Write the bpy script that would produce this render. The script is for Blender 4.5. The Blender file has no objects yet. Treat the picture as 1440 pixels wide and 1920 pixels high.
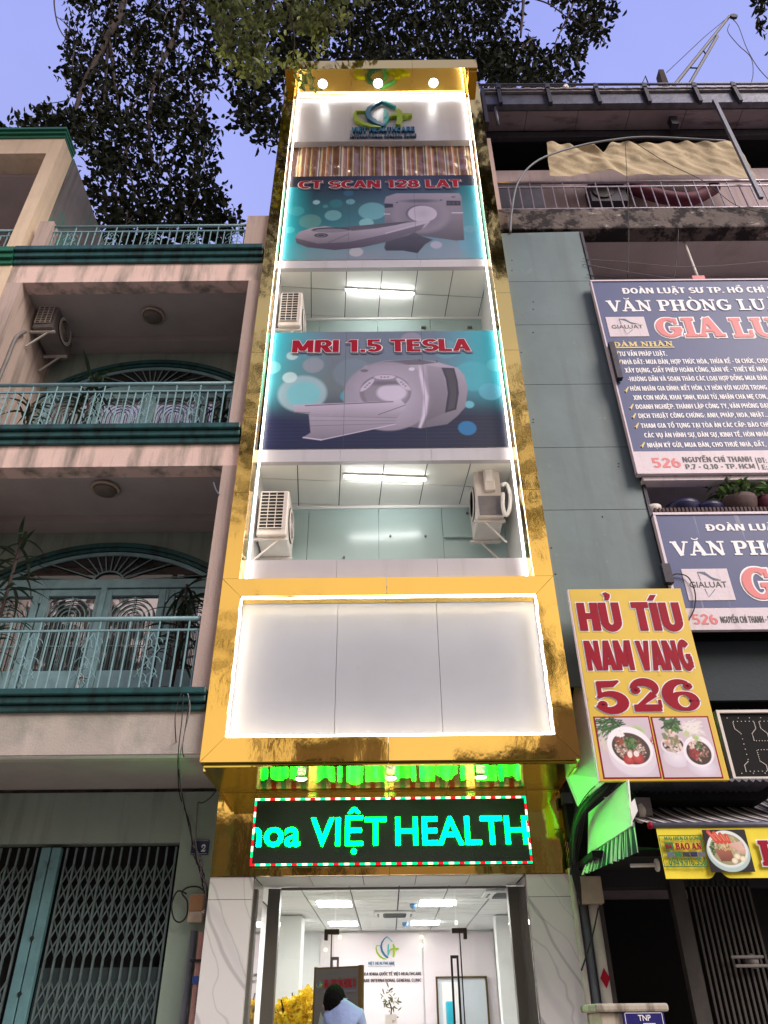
import bpy, bmesh, math, random, unicodedata
import numpy as np
from math import sin, cos, pi, radians, tan, atan, hypot
from mathutils import Vector, Matrix
random.seed(7); RN = np.random.RandomState(11)
S = bpy.context.scene; COL = S.collection
# ------------------------------------------------------------------ camera
FPX, PIT, ROL, CH = 1420., radians(34.07), -0.0095, 1.6
Fw = Vector((0, cos(PIT), sin(PIT))); U0 = Vector((0, -sin(PIT), cos(PIT))); R0 = Vector((1, 0, 0))
Rt = R0*cos(ROL)+U0*sin(ROL); Up = -R0*sin(ROL)+U0*cos(ROL)
cam = bpy.data.objects.new('camera', bpy.data.cameras.new('camera')); COL.objects.link(cam); S.camera = cam
cam.matrix_world = Matrix(((Rt.x, Up.x, -Fw.x, 0), (Rt.y, Up.y, -Fw.y, 0), (Rt.z, Up.z, -Fw.z, CH), (0, 0, 0, 1)))
cam.data.sensor_fit = 'VERTICAL'; cam.data.sensor_height = 36; cam.data.lens = FPX/1920*36
cam.data.clip_start = .05; cam.data.clip_end = 3000
def at(px, py, Y):                       # photo pixel -> point on the vertical plane y = Y
    d = Fw+Rt*((px-720)/FPX)+Up*((960-py)/FPX)
    return Vector((0, 0, CH))+d*(Y/d.y)
# ------------------------------------------------------------------ world, sun, exposure
SUN_EL, SUN_AZ = 35, 134                 # degrees; the sun stands behind the photographer, veiled
w = bpy.data.worlds.new('World'); S.world = w; w.use_nodes = True
nt = w.node_tree; nt.nodes.clear()
sky = nt.nodes.new('ShaderNodeTexSky'); sky.sky_type = 'NISHITA'; sky.sun_disc = False
sky.sun_elevation = radians(SUN_EL); sky.sun_rotation = radians(SUN_AZ); sky.air_density = 1.0; sky.dust_density = 2.0; sky.ozone_density = 1.5
mx = nt.nodes.new('ShaderNodeMix'); mx.data_type = 'RGBA'; mx.blend_type = 'MIX'; mx.inputs[0].default_value = .88
tc = nt.nodes.new('ShaderNodeTexCoord'); sx_ = nt.nodes.new('ShaderNodeSeparateXYZ'); nt.links.new(tc.outputs['Generated'], sx_.inputs[0])
cr = nt.nodes.new('ShaderNodeValToRGB'); nt.links.new(sx_.outputs[2], cr.inputs[0]); e_ = cr.color_ramp.elements    # thin veil of dusk cloud: paler and warmer low down
e_[0].position = 0.0; e_[0].color = (.86, .66, .50, 1); e_[1].position = 1.0; e_[1].color = (.255, .295, .72, 1)
k_ = e_.new(.5); k_.color = (.74, .60, .52, 1); k_ = e_.new(.73); k_.color = (.335, .365, .71, 1)
ns_ = nt.nodes.new('ShaderNodeTexNoise'); ns_.inputs['Scale'].default_value = 2.2; ns_.inputs['Detail'].default_value = 5; nt.links.new(tc.outputs['Generated'], ns_.inputs[0])
mr = nt.nodes.new('ShaderNodeMapRange'); mr.inputs[1].default_value = .3; mr.inputs[2].default_value = .7; mr.inputs[3].default_value = 6.6; mr.inputs[4].default_value = 7.9; nt.links.new(ns_.outputs[0], mr.inputs[0])
vm = nt.nodes.new('ShaderNodeVectorMath'); vm.operation = 'SCALE'; nt.links.new(cr.outputs[0], vm.inputs[0]); nt.links.new(mr.outputs[0], vm.inputs[3]); nt.links.new(vm.outputs[0], mx.inputs[7])
bg = nt.nodes.new('ShaderNodeBackground'); bg.inputs[1].default_value = .12
ow = nt.nodes.new('ShaderNodeOutputWorld')
nt.links.new(sky.outputs[0], mx.inputs[6]); nt.links.new(mx.outputs[2], bg.inputs[0]); nt.links.new(bg.outputs[0], ow.inputs[0])
sl = bpy.data.lights.new('sun', 'SUN'); sl.energy = 2.3; sl.angle = radians(30); sl.color = (1, .90, .80)
so = bpy.data.objects.new('sun', sl); COL.objects.link(so); so.location = (0, -20, 30)
sd = Vector((sin(radians(SUN_AZ))*cos(radians(SUN_EL)), cos(radians(SUN_AZ))*cos(radians(SUN_EL)), sin(radians(SUN_EL))))
so.rotation_euler = sd.to_track_quat('Z', 'Y').to_euler()
S.view_settings.view_transform = 'Standard'; S.view_settings.look = 'None'
S.view_settings.exposure = 0.7; S.view_settings.gamma = 1; S.view_settings.use_curve_mapping = False
S.render.engine = 'CYCLES'; S.cycles.max_bounces = 8; S.cycles.transparent_max_bounces = 12
# ------------------------------------------------------------------ colours and materials
def lin(v): v /= 255.; return v/12.92 if v <= .04045 else ((v+.055)/1.055)**2.4
def C(r, g, b): return (lin(r), lin(g), lin(b), 1)
def nmat(name):
    m = bpy.data.materials.new(name); m.use_nodes = True; n = m.node_tree; n.nodes.clear()
    return m, n, n.nodes.new('ShaderNodeOutputMaterial')
def noise(n, scale, vec, detail=4, rough=.55, rot=(0, 0, 0)):
    mp = n.nodes.new('ShaderNodeMapping'); mp.inputs['Scale'].default_value = vec; mp.inputs['Rotation'].default_value = rot
    g = n.nodes.new('ShaderNodeNewGeometry'); n.links.new(g.outputs['Position'], mp.inputs[0])
    t = n.nodes.new('ShaderNodeTexNoise'); t.inputs['Scale'].default_value = scale; t.inputs['Detail'].default_value = detail; t.inputs['Roughness'].default_value = rough
    n.links.new(mp.outputs[0], t.inputs[0]); return t
def ramp(n, src, a, b, ca=(0, 0, 0, 1), cb=(1, 1, 1, 1)):
    r = n.nodes.new('ShaderNodeValToRGB'); r.color_ramp.elements[0].position = a; r.color_ramp.elements[1].position = b
    r.color_ramp.elements[0].color = ca; r.color_ramp.elements[1].color = cb; n.links.new(src, r.inputs[0]); return r
def mixc(n, f, a, b, mode='MIX'):
    m = n.nodes.new('ShaderNodeMix'); m.data_type = 'RGBA'; m.blend_type = mode
    for i, v in ((0, f), (6, a), (7, b)):
        if hasattr(v, 'node'): n.links.new(v, m.inputs[i])
        else: m.inputs[i].default_value = v
    return m.outputs[2]
def mat(name, col, rough=.6, metal=0, var=.12, vs=2.5, bump=.15, bs=25, streak=None, samt=.5, srange=(.5, .75), spots=None, sprange=(.62, .7), sps=3, spec=.5, attr=False, coat=0, sv=(7, 7, .45), trans=0):
    m, n, o = nmat(name); b = n.nodes.new('ShaderNodeBsdfPrincipled')
    b.inputs['Roughness'].default_value = rough; b.inputs['Metallic'].default_value = metal
    b.inputs['Specular IOR Level'].default_value = spec; b.inputs['Coat Weight'].default_value = coat; b.inputs['Coat Roughness'].default_value = .15
    if attr:
        a = n.nodes.new('ShaderNodeVertexColor'); a.layer_name = 'Col'; c = a.outputs[0]
    else: c = col
    if var:
        t = noise(n, vs, (1, 1, 1)); r = ramp(n, t.outputs[0], .3, .7, (1-var,)*3+(1,), (1+var*.6,)*3+(1,)); c = mixc(n, 1.0, c, r.outputs[0], 'MULTIPLY')
    if streak:
        t = noise(n, 1, sv, 5, .6); r = ramp(n, t.outputs[0], *srange)
        q = n.nodes.new('ShaderNodeMath'); q.operation = 'MULTIPLY'; q.inputs[1].default_value = samt; n.links.new(r.outputs[0], q.inputs[0]); c = mixc(n, q.outputs[0], c, streak)
    if spots:
        t = noise(n, sps, (1, 1, 1), 6, .65); r = ramp(n, t.outputs[0], *sprange); c = mixc(n, r.outputs[0], c, spots)
    if hasattr(c, 'node'): n.links.new(c, b.inputs['Base Color'])
    else: b.inputs['Base Color'].default_value = c
    if bump:
        t = noise(n, bs, (1, 1, 1)); bp = n.nodes.new('ShaderNodeBump'); bp.inputs['Strength'].default_value = bump; bp.inputs['Distance'].default_value = .02
        n.links.new(t.outputs[0], bp.inputs['Height']); n.links.new(bp.outputs[0], b.inputs['Normal'])
    if trans:
        tl = n.nodes.new('ShaderNodeBsdfTranslucent'); ms = n.nodes.new('ShaderNodeMixShader'); ms.inputs[0].default_value = trans
        if hasattr(c, 'node'): n.links.new(c, tl.inputs[0])
        n.links.new(b.outputs[0], ms.inputs[1]); n.links.new(tl.outputs[0], ms.inputs[2]); n.links.new(ms.outputs[0], o.inputs[0])
    else: n.links.new(b.outputs[0], o.inputs[0])
    return m
def em(name, col, s):
    m, n, o = nmat(name); e = n.nodes.new('ShaderNodeEmission'); e.inputs[0].default_value = col; e.inputs[1].default_value = s
    n.links.new(e.outputs[0], o.inputs[0]); return m
def pane_mat(name, tint, refl=.12, rough=.0):
    m, n, o = nmat(name); t = n.nodes.new('ShaderNodeBsdfTransparent'); t.inputs[0].default_value = tint
    g = n.nodes.new('ShaderNodeBsdfGlossy'); g.inputs['Roughness'].default_value = rough
    lw = n.nodes.new('ShaderNodeFresnel'); lw.inputs[0].default_value = 1.5
    s = n.nodes.new('ShaderNodeMixShader'); n.links.new(lw.outputs[0], s.inputs[0]); n.links.new(t.outputs[0], s.inputs[1]); n.links.new(g.outputs[0], s.inputs[2]); n.links.new(s.outputs[0], o.inputs[0]); return m
def gold_mat(name, col, rough, b1, s1, b2, s2, vec2=(1, 1, .6)):
    m, n, o = nmat(name); b = n.nodes.new('ShaderNodeBsdfPrincipled'); b.inputs['Metallic'].default_value = 1; b.inputs['Base Color'].default_value = col
    b.inputs['Roughness'].default_value = rough
    t1 = noise(n, s1, (1, 1, .35), 2, .5); t2 = noise(n, s2, vec2, 3, .5)
    p1 = n.nodes.new('ShaderNodeBump'); p1.inputs['Strength'].default_value = b1; p1.inputs['Distance'].default_value = .1; n.links.new(t1.outputs[0], p1.inputs['Height'])
    p2 = n.nodes.new('ShaderNodeBump'); p2.inputs['Strength'].default_value = b2; p2.inputs['Distance'].default_value = .02
    n.links.new(t2.outputs[0], p2.inputs['Height']); n.links.new(p1.outputs[0], p2.inputs['Normal']); n.links.new(p2.outputs[0], b.inputs['Normal'])
    n.links.new(b.outputs[0], o.inputs[0]); return m
M = {}
M['gold'] = gold_mat('gold_sheet', (1.0, .67, .16, 1), .06, .50, .6, .05, 7)
M['gold_soffit'] = gold_mat('gold_soffit', (.95, .6, .12, 1), .05, .03, 1.0, .05, 22)
M['gold_brushed'] = gold_mat('gold_brushed_soffit', (.75, .62, .14, 1), .05, .03, 1.0, .22, 1.2, (2, 130, 1))
M['white_alu'] = mat('white_composite_panel', C(186, 184, 192), .38, var=.05, vs=1.5, bump=.12, bs=1.4, streak=C(150, 146, 146), samt=.3, srange=(.56, .74))
M['white'] = mat('white_paint', C(228, 228, 226), .5, var=.03, bump=.05)
M['tile'] = mat('ceiling_tile', C(225, 226, 222), .7, var=.03, bump=.08, bs=90)
M['joint'] = mat('joint_grey', C(70, 72, 74), .7, var=.05)
M['frosted'] = mat('frosted_green_glass', C(172, 194, 192), .22, var=.04, vs=1, bump=.01, spec=.6)
M['pink'] = mat('pinkish_render', C(188, 168, 160), .85, var=.10, vs=1.2, bump=.3, bs=40, streak=C(104, 98, 92), samt=.75, srange=(.5, .72), spots=C(120, 112, 110), sprange=(.70, .74), sps=2.2)
M['pinkbeam'] = mat('pinkish_beam_render', C(232, 203, 194), .85, var=.08, vs=1.4, bump=.3, bs=40, streak=C(120, 116, 108), samt=.9, srange=(.46, .66), sv=(3.2, 3.2, .5), spots=C(110, 104, 102), sprange=(.70, .73), sps=2.5)
M['greybeam'] = mat('greyed_beam_render', C(186, 176, 168), .85, var=.08, vs=1.4, bump=.3, bs=40, streak=C(206, 194, 186), samt=.8, srange=(.52, .64), sv=(2.4, 2.4, .5), spots=C(140, 142, 134), sprange=(.5, .7), sps=.9)
M['greyceil'] = mat('grey_ceiling_render', C(172, 164, 162), .9, var=.08, bump=.2)
M['greenwall'] = mat('grey_green_wall', C(140, 154, 146), .85, var=.10, vs=1.5, bump=.25, streak=C(90, 96, 90), samt=.5)
M['teal'] = mat('teal_green_moulding', C(32, 82, 84), .45, var=.25, vs=5, bump=.15, streak=C(24, 44, 44), samt=.8, srange=(.48, .62))
M['rail'] = mat('pale_teal_railing', C(122, 160, 168), .4, var=.12, vs=12, bump=.05)
M['door'] = mat('blue_green_door_paint', C(122, 156, 164), .5, var=.2, vs=6, bump=.15)
M['iron'] = mat('painted_ironwork', C(120, 152, 156), .45, var=.1)
M['darkglass'] = mat('dark_window_glass', (.012, .011, .013, 1), .03, var=0, bump=.012, bs=2, spec=1.0)
M['mirrorglass'] = mat('reflective_tinted_glass', (.52, .49, .52, 1), .03, metal=.95, var=.1, vs=1, bump=.05, bs=1.5)
M['cream'] = mat('cream_render', C(226, 204, 178), .85, var=.07, bump=.2, streak=C(170, 150, 130), samt=.4)
M['green'] = mat('green_trim', C(20, 104, 76), .5, var=.15)
M['plaster_grey'] = mat('stained_side_plaster', C(120, 116, 118), .9, var=.25, vs=1.2, bump=.3, spots=C(84, 130, 118), sprange=(.47, .53), sps=.55, streak=C(60, 56, 58), samt=.6)
M['concrete'] = mat('mossy_concrete', C(104, 94, 92), .95, var=.35, vs=3, bump=.7, bs=20, spots=C(34, 28, 32), sprange=(.47, .56), sps=3.5, streak=C(190, 178, 176), samt=.9, srange=(.60, .68), sv=(2.2, 2.2, 5))
M['rpink'] = mat('pale_mauve_render', C(176, 158, 164), .85, var=.10, vs=1, bump=.2, streak=C(110, 100, 106), samt=.5)
M['rdark'] = mat('dark_soffit_render', C(202, 188, 190), .9, var=.18, vs=.8, bump=.3, spots=C(150, 150, 118), sprange=(.5, .8), sps=.7)
M['roofmetal'] = mat('dull_roof_metal', C(150, 144, 150), .5, metal=.3, var=.2, vs=2, bump=.15, streak=C(70, 60, 62), samt=.7)
M['gutter'] = mat('grey_gutter_metal', C(96, 96, 108), .42, metal=.5, var=.3, vs=6, bump=.25, bs=12)
M['soffit'] = mat('roof_soffit_sheet', C(150, 134, 140), .65, var=.2, vs=1.6, bump=.1, streak=C(70, 58, 60), samt=.8, srange=(.52, .7), sv=(1.2, 5, 5))
M['steel'] = mat('dark_steel', C(52, 50, 60), .55, metal=.4, var=.25, vs=8)
M['steelgrey'] = mat('grey_painted_steel', C(96, 98, 112), .5, metal=.2, var=.2, vs=7)
M['black'] = mat('black_plastic', C(20, 20, 22), .45, var=.1)
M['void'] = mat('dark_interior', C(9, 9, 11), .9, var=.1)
M['railR'] = mat('bare_steel_railing', C(150, 140, 150), .4, metal=.6, var=.25, vs=14)
M['sheet'] = mat('grey_green_sheet_metal', C(98, 116, 120), .5, metal=.0, var=.16, vs=.9, bump=.45, bs=1.6, streak=C(78, 92, 94), samt=.5, srange=(.5, .72), sv=(5, 5, .25), spots=C(118, 128, 124), sprange=(.66, .74), sps=4)
M['tarp'] = mat('beige_tarpaulin', C(186, 168, 138), .8, var=.15, vs=2, bump=.5, bs=14, spots=C(132, 120, 92), sprange=(.52, .72), sps=2.5)
M['navy'] = mat('faded_navy_print', C(62, 72, 122), .5, var=.06, vs=3, bump=.03)
M['navy2'] = mat('streaked_navy_print', C(62, 72, 122), .5, var=.06, vs=3, bump=.03, streak=C(176, 172, 186), samt=.75, srange=(.60, .70), sv=(9, 9, .35))
M['signwhite'] = mat('sign_white', C(214, 200, 210), .5, var=.05, streak=C(150, 136, 140), samt=.35, srange=(.55, .7))
M['lettwhite'] = mat('lettering_white', C(238, 236, 240), .5, var=0, bump=0)
M['letpink'] = mat('lettering_faded_red', C(214, 112, 116), .5, var=.05, bump=0)
M['letgold'] = mat('lettering_gold', C(222, 200, 130), .5, var=.05, bump=0)
M['letblack'] = mat('lettering_black', C(34, 30, 36), .5, var=0, bump=0)
M['letred'] = mat('lettering_crimson', C(150, 2, 36), .55, var=.1, vs=8, bump=0, spec=.2)
M['letredb'] = mat('banner_red', C(150, 2, 36), .5, var=0, bump=0, spec=.2)
M['letblue'] = mat('lettering_slate', C(74, 96, 120), .5, var=0, bump=0)
M['shadowgrey'] = mat('lettering_outline_grey', C(96, 92, 120), .5, var=0, bump=0)
M['yellow'] = mat('yellow_print', C(216, 182, 58), .45, var=.06, vs=3, bump=.03, spots=C(160, 122, 40), sprange=(.66, .78), sps=5)
M['yellow2'] = mat('yellow_canvas', C(232, 212, 44), .6, var=.06, vs=5, bump=.15, bs=10)
M['letgreen'] = mat('lettering_green', C(20, 110, 50), .5, var=0, bump=0)
M['print'] = mat('printed_picture', None, .38, var=.06, vs=1.5, bump=.25, bs=1.6, attr=True)
M['cloth'] = mat('striped_cloth_under_plastic', None, .42, var=0, bump=.35, bs=14, attr=True, coat=.9)
M['canvas'] = mat('striped_awning_canvas', None, .75, var=.05, bump=.1, attr=True)
M['marble'] = None
M['pipe_grey'] = mat('grey_pvc', C(108, 112, 122), .5, var=.15, vs=8)
M['pipe_pink'] = mat('pinkish_pvc', C(190, 142, 132), .5, var=.2, vs=5, streak=C(120, 90, 84), samt=.5)
M['pipe_white'] = mat('dirty_white_pvc', C(190, 186, 178), .55, var=.15, vs=6, streak=C(110, 104, 98), samt=.5)
M['cable'] = mat('black_cable', C(26, 24, 28), .6, var=.1)
M['cable2'] = mat('grey_cable', C(120, 118, 124), .6, var=.1)
M['acwhite'] = mat('ac_enamel', C(214, 206, 200), .45, var=.08, vs=6)
M['acgrey'] = mat('ac_weathered', C(120, 116, 116), .6, var=.2, vs=6)
M['brown'] = mat('brown_box', C(150, 108, 76), .6, var=.1)
M['beige'] = mat('beige_box', C(172, 156, 140), .6, var=.15, vs=8)
M['numblue'] = mat('enamel_blue', C(26, 42, 92), .3, var=.1)
M['gate'] = mat('grey_green_gate_steel', C(92, 110, 112), .5, metal=.15, var=.25, vs=9, bump=.1)
M['gatestile'] = mat('teal_gate_stile', C(92, 134, 142), .5, var=.2, vs=5, spots=C(60, 84, 90), sprange=(.6, .75), sps=6)
M['gate2'] = mat('weathered_folding_gate', C(66, 62, 62), .6, metal=.2, var=.25, vs=6, streak=C(50, 44, 44), samt=.6)
M['wallgreen'] = mat('faded_green_pier', C(148, 166, 154), .85, var=.10, vs=1.6, bump=.2, spots=C(226, 232, 224), sprange=(.71, .73), sps=4.5)
M['bark'] = mat('bark', C(58, 46, 42), .9, var=.3, vs=6, bump=.6)
M['leaf'] = mat('dark_leaf', (.014, .018, .009, 1), .7, var=.5, vs=5, bump=0, trans=.12, spec=.12)
M['leafy'] = mat('lamplit_leaf', (.30, .36, .075, 1), .5, var=.6, vs=7, bump=0, trans=.4)  # pale copy for leaves near the lamps, lamp light put into the colour
M['oliveleaf'] = mat('olive_leaf', (.13, .16, .05, 1), .5, var=.75, vs=9, bump=0, trans=.4)  # same hanging leaves farther from the lamps, darkened in colour; also the lobby twig
M['plantleaf'] = mat('houseplant_leaf', (.030, .060, .030, 1), .4, var=.4, vs=8, bump=0, trans=.15)
M['asphalt'] = mat('asphalt', (.12, .115, .11, 1), .9, var=.2, bump=.5, bs=60)
M['paving'] = mat('paving', C(166, 158, 150), .85, var=.2, bump=.3)
M['skin'] = mat('skin', C(176, 128, 104), .5, var=.05)
M['shirt'] = mat('blue_shirt', C(138, 156, 196), .8, var=.12, vs=5, bump=1.0, bs=8)
M['trousers'] = mat('dark_trousers', C(34, 36, 46), .8)
M['hair'] = mat('black_hair', C(13, 11, 11), .8, var=.3, bump=.9, bs=60, spec=.08)
M['dgrey'] = mat('dark_grey_frame', C(112, 110, 104), .4, metal=.5, var=.08)
M['posterback'] = mat('poster_print', C(84, 84, 82), .5, var=.05)
M['gilt'] = mat('gilt_edge', C(92, 72, 34), .45, metal=.5)
M['blank_white'] = mat('blank_white_panel', C(166, 170, 180), .32, var=.06, vs=1.2, bump=.2, bs=1.3, spots=C(140, 142, 148), sprange=(.66, .8), sps=5)
M['lampbrown'] = mat('dusty_brown_glass', C(104, 96, 88), .35, var=.1)
M['bronze'] = mat('bronze_fitting', C(62, 52, 40), .4, metal=.3, var=.05)
M['palewall'] = mat('pale_blue_white', C(206, 212, 218), .3, var=.04, bump=0)
M['flower'] = mat('yellow_blossom', (1.0, .74, .035, 1), .6, var=.35, vs=14, bump=0, trans=.3)
M['lobbypink'] = mat('lobby_back_panel', C(226, 216, 219), .25, var=.03, vs=1, bump=0)
M['lgreen'] = mat('logo_green', C(150, 178, 32), .35, var=0, bump=0)
M['lblue'] = mat('logo_blue', C(22, 104, 140), .35, var=0, bump=0)
M['lteal'] = mat('logo_teal', C(70, 182, 178), .35, var=0, bump=0)
M['maroon'] = mat('maroon_fabric', C(88, 24, 48), .7, var=.2)
M['basin'] = mat('navy_plastic_basin', C(34, 34, 74), .4, var=.1)
M['clay'] = mat('worn_clay_pot', C(88, 70, 70), .8, var=.25, vs=9)
M['plaque'] = mat('plaque_blue', C(36, 30, 112), .4, var=.08)
M['cabinet'] = mat('weathered_cabinet', C(186, 176, 160), .8, var=.15, vs=7, bump=.3, streak=C(80, 70, 60), samt=.8, srange=(.52, .66), sv=(9, 9, 2))
M['led_white'] = em('led_strip_white', (1, .97, .95, 1), 6.5)
M['led_white2'] = em('led_strip_white_soft', (1, .97, .95, 1), 11)
M['spot'] = em('downlight_lens', (1, .97, .92, 1), 22)
M['tube'] = em('tube_lamp', (1, 1, .97, 1), 27)
M['paneltube'] = em('lobby_light_panel', (1, .99, .95, 1), 24)
M['led_red'] = em('led_red', (.75, .01, .02, 1), 1.1); M['led_grn'] = em('led_green', (.0, .62, .22, 1), 1.5); M['led_wht'] = em('led_warm', (1, .95, .55, 1), 1.5)
def marble():
    m, n, o = nmat('white_grey_marble'); b = n.nodes.new('ShaderNodeBsdfPrincipled'); b.inputs['Roughness'].default_value = .12
    outs = []
    for sc, ds, ph, lo, hi, c in ((.62, 5.5, 2.0, .975, .998, .70), (1.15, 9, 5.2, .984, .999, .80), (.45, 4, .6, .90, 1.0, .90)):
        g = n.nodes.new('ShaderNodeNewGeometry'); mp = n.nodes.new('ShaderNodeMapping'); mp.inputs['Rotation'].default_value = (0, radians(28), 0); n.links.new(g.outputs['Position'], mp.inputs[0])
        w_ = n.nodes.new('ShaderNodeTexWave'); w_.wave_type = 'BANDS'; w_.bands_direction = 'X'; w_.inputs['Scale'].default_value = sc; w_.inputs['Distortion'].default_value = ds; w_.inputs['Detail'].default_value = 3; w_.inputs['Detail Scale'].default_value = .8; w_.inputs['Phase Offset'].default_value = ph
        n.links.new(mp.outputs[0], w_.inputs[0]); outs.append(ramp(n, w_.outputs[1], lo, hi, (1, 1, 1, 1), (c, c, c*1.02, 1)).outputs[0])
    q = mixc(n, 1., C(216, 213, 216), outs[0], 'MULTIPLY'); q = mixc(n, 1., q, outs[1], 'MULTIPLY'); q = mixc(n, 1., q, outs[2], 'MULTIPLY')
    n.links.new(q, b.inputs['Base Color']); n.links.new(b.outputs[0], o.inputs[0]); return m
M['marble'] = marble()
def ledtext():
    m, n, o = nmat('led_cyan_text'); e = n.nodes.new('ShaderNodeEmission'); e.inputs[0].default_value = (.0, 1, .036, 1)
    g = n.nodes.new('ShaderNodeNewGeometry'); sp = n.nodes.new('ShaderNodeSeparateXYZ'); n.links.new(g.outputs['Position'], sp.inputs[0])
    outs = []
    for k in (0, 2):
        a = n.nodes.new('ShaderNodeMath'); a.operation = 'MULTIPLY'; a.inputs[1].default_value = 2*pi/.02; n.links.new(sp.outputs[k], a.inputs[0])
        s = n.nodes.new('ShaderNodeMath'); s.operation = 'SINE'; n.links.new(a.outputs[0], s.inputs[0])
        q = n.nodes.new('ShaderNodeMapRange'); q.inputs[1].default_value = -1; q.inputs[2].default_value = .4; q.inputs[3].default_value = .55; q.inputs[4].default_value = 1; n.links.new(s.outputs[0], q.inputs[0]); outs.append(q.outputs[0])
    p = n.nodes.new('ShaderNodeMath'); p.operation = 'MULTIPLY'; n.links.new(outs[0], p.inputs[0]); n.links.new(outs[1], p.inputs[1])
    v = n.nodes.new('ShaderNodeMath'); v.operation = 'MULTIPLY'; v.inputs[1].default_value = 58; n.links.new(p.outputs[0], v.inputs[0]); n.links.new(v.outputs[0], e.inputs[1])
    n.links.new(e.outputs[0], o.inputs[0]); return m
M['ledtext'] = ledtext()
M['ledface'] = mat('led_matrix_face', C(30, 40, 36), .35, var=0, bump=.4, bs=90)
M['glass'] = pane_mat('clear_glass', (.96, .98, .97, 1))
# ------------------------------------------------------------------ mesh building
class MB:
    def __init__(s): s.v = []; s.f = []
    def add(s, vs, fs):
        k = len(s.v); s.v += [tuple(p) for p in vs]; s.f += [tuple(i+k for i in f) for f in fs]; return s
    def box(s, x0, x1, y0, y1, z0, z1):
        return s.add([(x0, y0, z0), (x1, y0, z0), (x1, y1, z0), (x0, y1, z0), (x0, y0, z1), (x1, y0, z1), (x1, y1, z1), (x0, y1, z1)],
                     [(0, 3, 2, 1), (4, 5, 6, 7), (0, 1, 5, 4), (1, 2, 6, 5), (2, 3, 7, 6), (3, 0, 4, 7)])
    def prism(s, pts, d):               # polygon of 3D points pushed along vector d
        n = len(pts); P = [Vector(p) for p in pts]; D = Vector(d)
        return s.add(P+[p+D for p in P], [tuple(range(n)), tuple(range(2*n-1, n-1, -1))]+[(i, i+n, (i+1) % n+n, (i+1) % n) for i in range(n)])
    def tube(s, pts, r, n=6, r1=None):
        P = [Vector(p) for p in pts]; m = len(P); vs = []; fs = []; ref = Vector((.13, .97, .21))
        for i, p in enumerate(P):
            t = (P[min(i+1, m-1)]-P[max(i-1, 0)]).normalized()
            a = t.cross(ref); a = (a if a.length > .05 else t.cross(Vector((1, 0, 0)))).normalized(); b = t.cross(a)
            rr = r if r1 is None else r+(r1-r)*i/(m-1)
            vs += [p+(a*cos(2*pi*k/n)+b*sin(2*pi*k/n))*rr for k in range(n)]
        for i in range(m-1):
            fs += [(i*n+k, i*n+(k+1) % n, (i+1)*n+(k+1) % n, (i+1)*n+k) for k in range(n)]
        fs += [tuple(range(n-1, -1, -1)), tuple(range((m-1)*n, m*n))]
        return s.add(vs, fs)
    def lathe(s, prof, c, n=16, ax='z'):
        vs = []
        for r, h in prof:
            for k in range(n):
                a = 2*pi*k/n; q = (r*cos(a), r*sin(a), h)
                if ax == 'y': q = (q[0], q[2], q[1])
                if ax == 'x': q = (q[2], q[0], q[1])
                vs.append((c[0]+q[0], c[1]+q[1], c[2]+q[2]))
        m = len(prof)
        return s.add(vs, [(i*n+k, i*n+(k+1) % n, (i+1)*n+(k+1) % n, (i+1)*n+k) for i in range(m-1) for k in range(n)]+[tuple(range(n-1, -1, -1)), tuple(range((m-1)*n, m*n))])
WL = {}                                   # world position of each empty
def root(p):
    while p is not None and p.name not in WL: p = p.parent
    return WL[p.name] if p is not None else Vector((0, 0, 0))
def tag(o, label, cat, group=None, kind=None):
    if label: o['label'] = label
    if cat: o['category'] = cat
    if group: o['group'] = group
    if kind: o['kind'] = kind
    return o
def thing(name, label, cat, loc=(0, 0, 0), group=None):
    o = bpy.data.objects.new(name, None); COL.objects.link(o); o.location = loc; o.empty_display_size = .1
    WL[o.name] = Vector(loc); return tag(o, label, cat, group)
def fin(me, m, smooth):
    if m: me.materials.append(m)
    if smooth: me.polygons.foreach_set('use_smooth', [True]*len(me.polygons))
    me.update()
def obj(name, mb, m, parent=None, smooth=False, bevel=0, kind=None, fix=True):
    off = root(parent)
    vs = [Vector(p)-off for p in mb.v]
    if parent is None:
        lo = [min(v[i] for v in vs) for i in range(3)]; hi = [max(v[i] for v in vs) for i in range(3)]
        o0 = Vector(((lo[0]+hi[0])/2, (lo[1]+hi[1])/2, lo[2])); vs = [v-o0 for v in vs]
    me = bpy.data.meshes.new(name); me.from_pydata(vs, [], mb.f)
    if fix:
        b = bmesh.new(); b.from_mesh(me); bmesh.ops.recalc_face_normals(b, faces=b.faces); b.to_mesh(me); b.free()
    fin(me, M[m] if isinstance(m, str) else m, smooth)
    o = bpy.data.objects.new(name, me); COL.objects.link(o)
    if parent is None: o.location = o0; WL[o.name] = Vector((0, 0, 0))+o0
    else: o.parent = parent
    if bevel:
        q = o.modifiers.new('b', 'BEVEL'); q.width = bevel; q.segments = 2; q.limit_method = 'ANGLE'
    if kind: o['kind'] = kind
    return o
def bx(name, m, parent, x0, x1, y0, y1, z0, z1, **k): return obj(name, MB().box(x0, x1, y0, y1, z0, z1), m, parent, **k)
def proto(name, mb, m, smooth=False):
    me = bpy.data.meshes.new(name); me.from_pydata([tuple(p) for p in mb.v], [], mb.f)
    b = bmesh.new(); b.from_mesh(me); bmesh.ops.recalc_face_normals(b, faces=b.faces); b.to_mesh(me); b.free()
    fin(me, M[m] if isinstance(m, str) else m, smooth); return me
def inst(name, me, parent, loc, rot=(0, 0, 0), sc=(1, 1, 1)):
    o = bpy.data.objects.new(name, me); COL.objects.link(o); o.parent = parent; o.location = Vector(loc)-root(parent); o.rotation_euler = rot; o.scale = sc; return o
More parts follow.
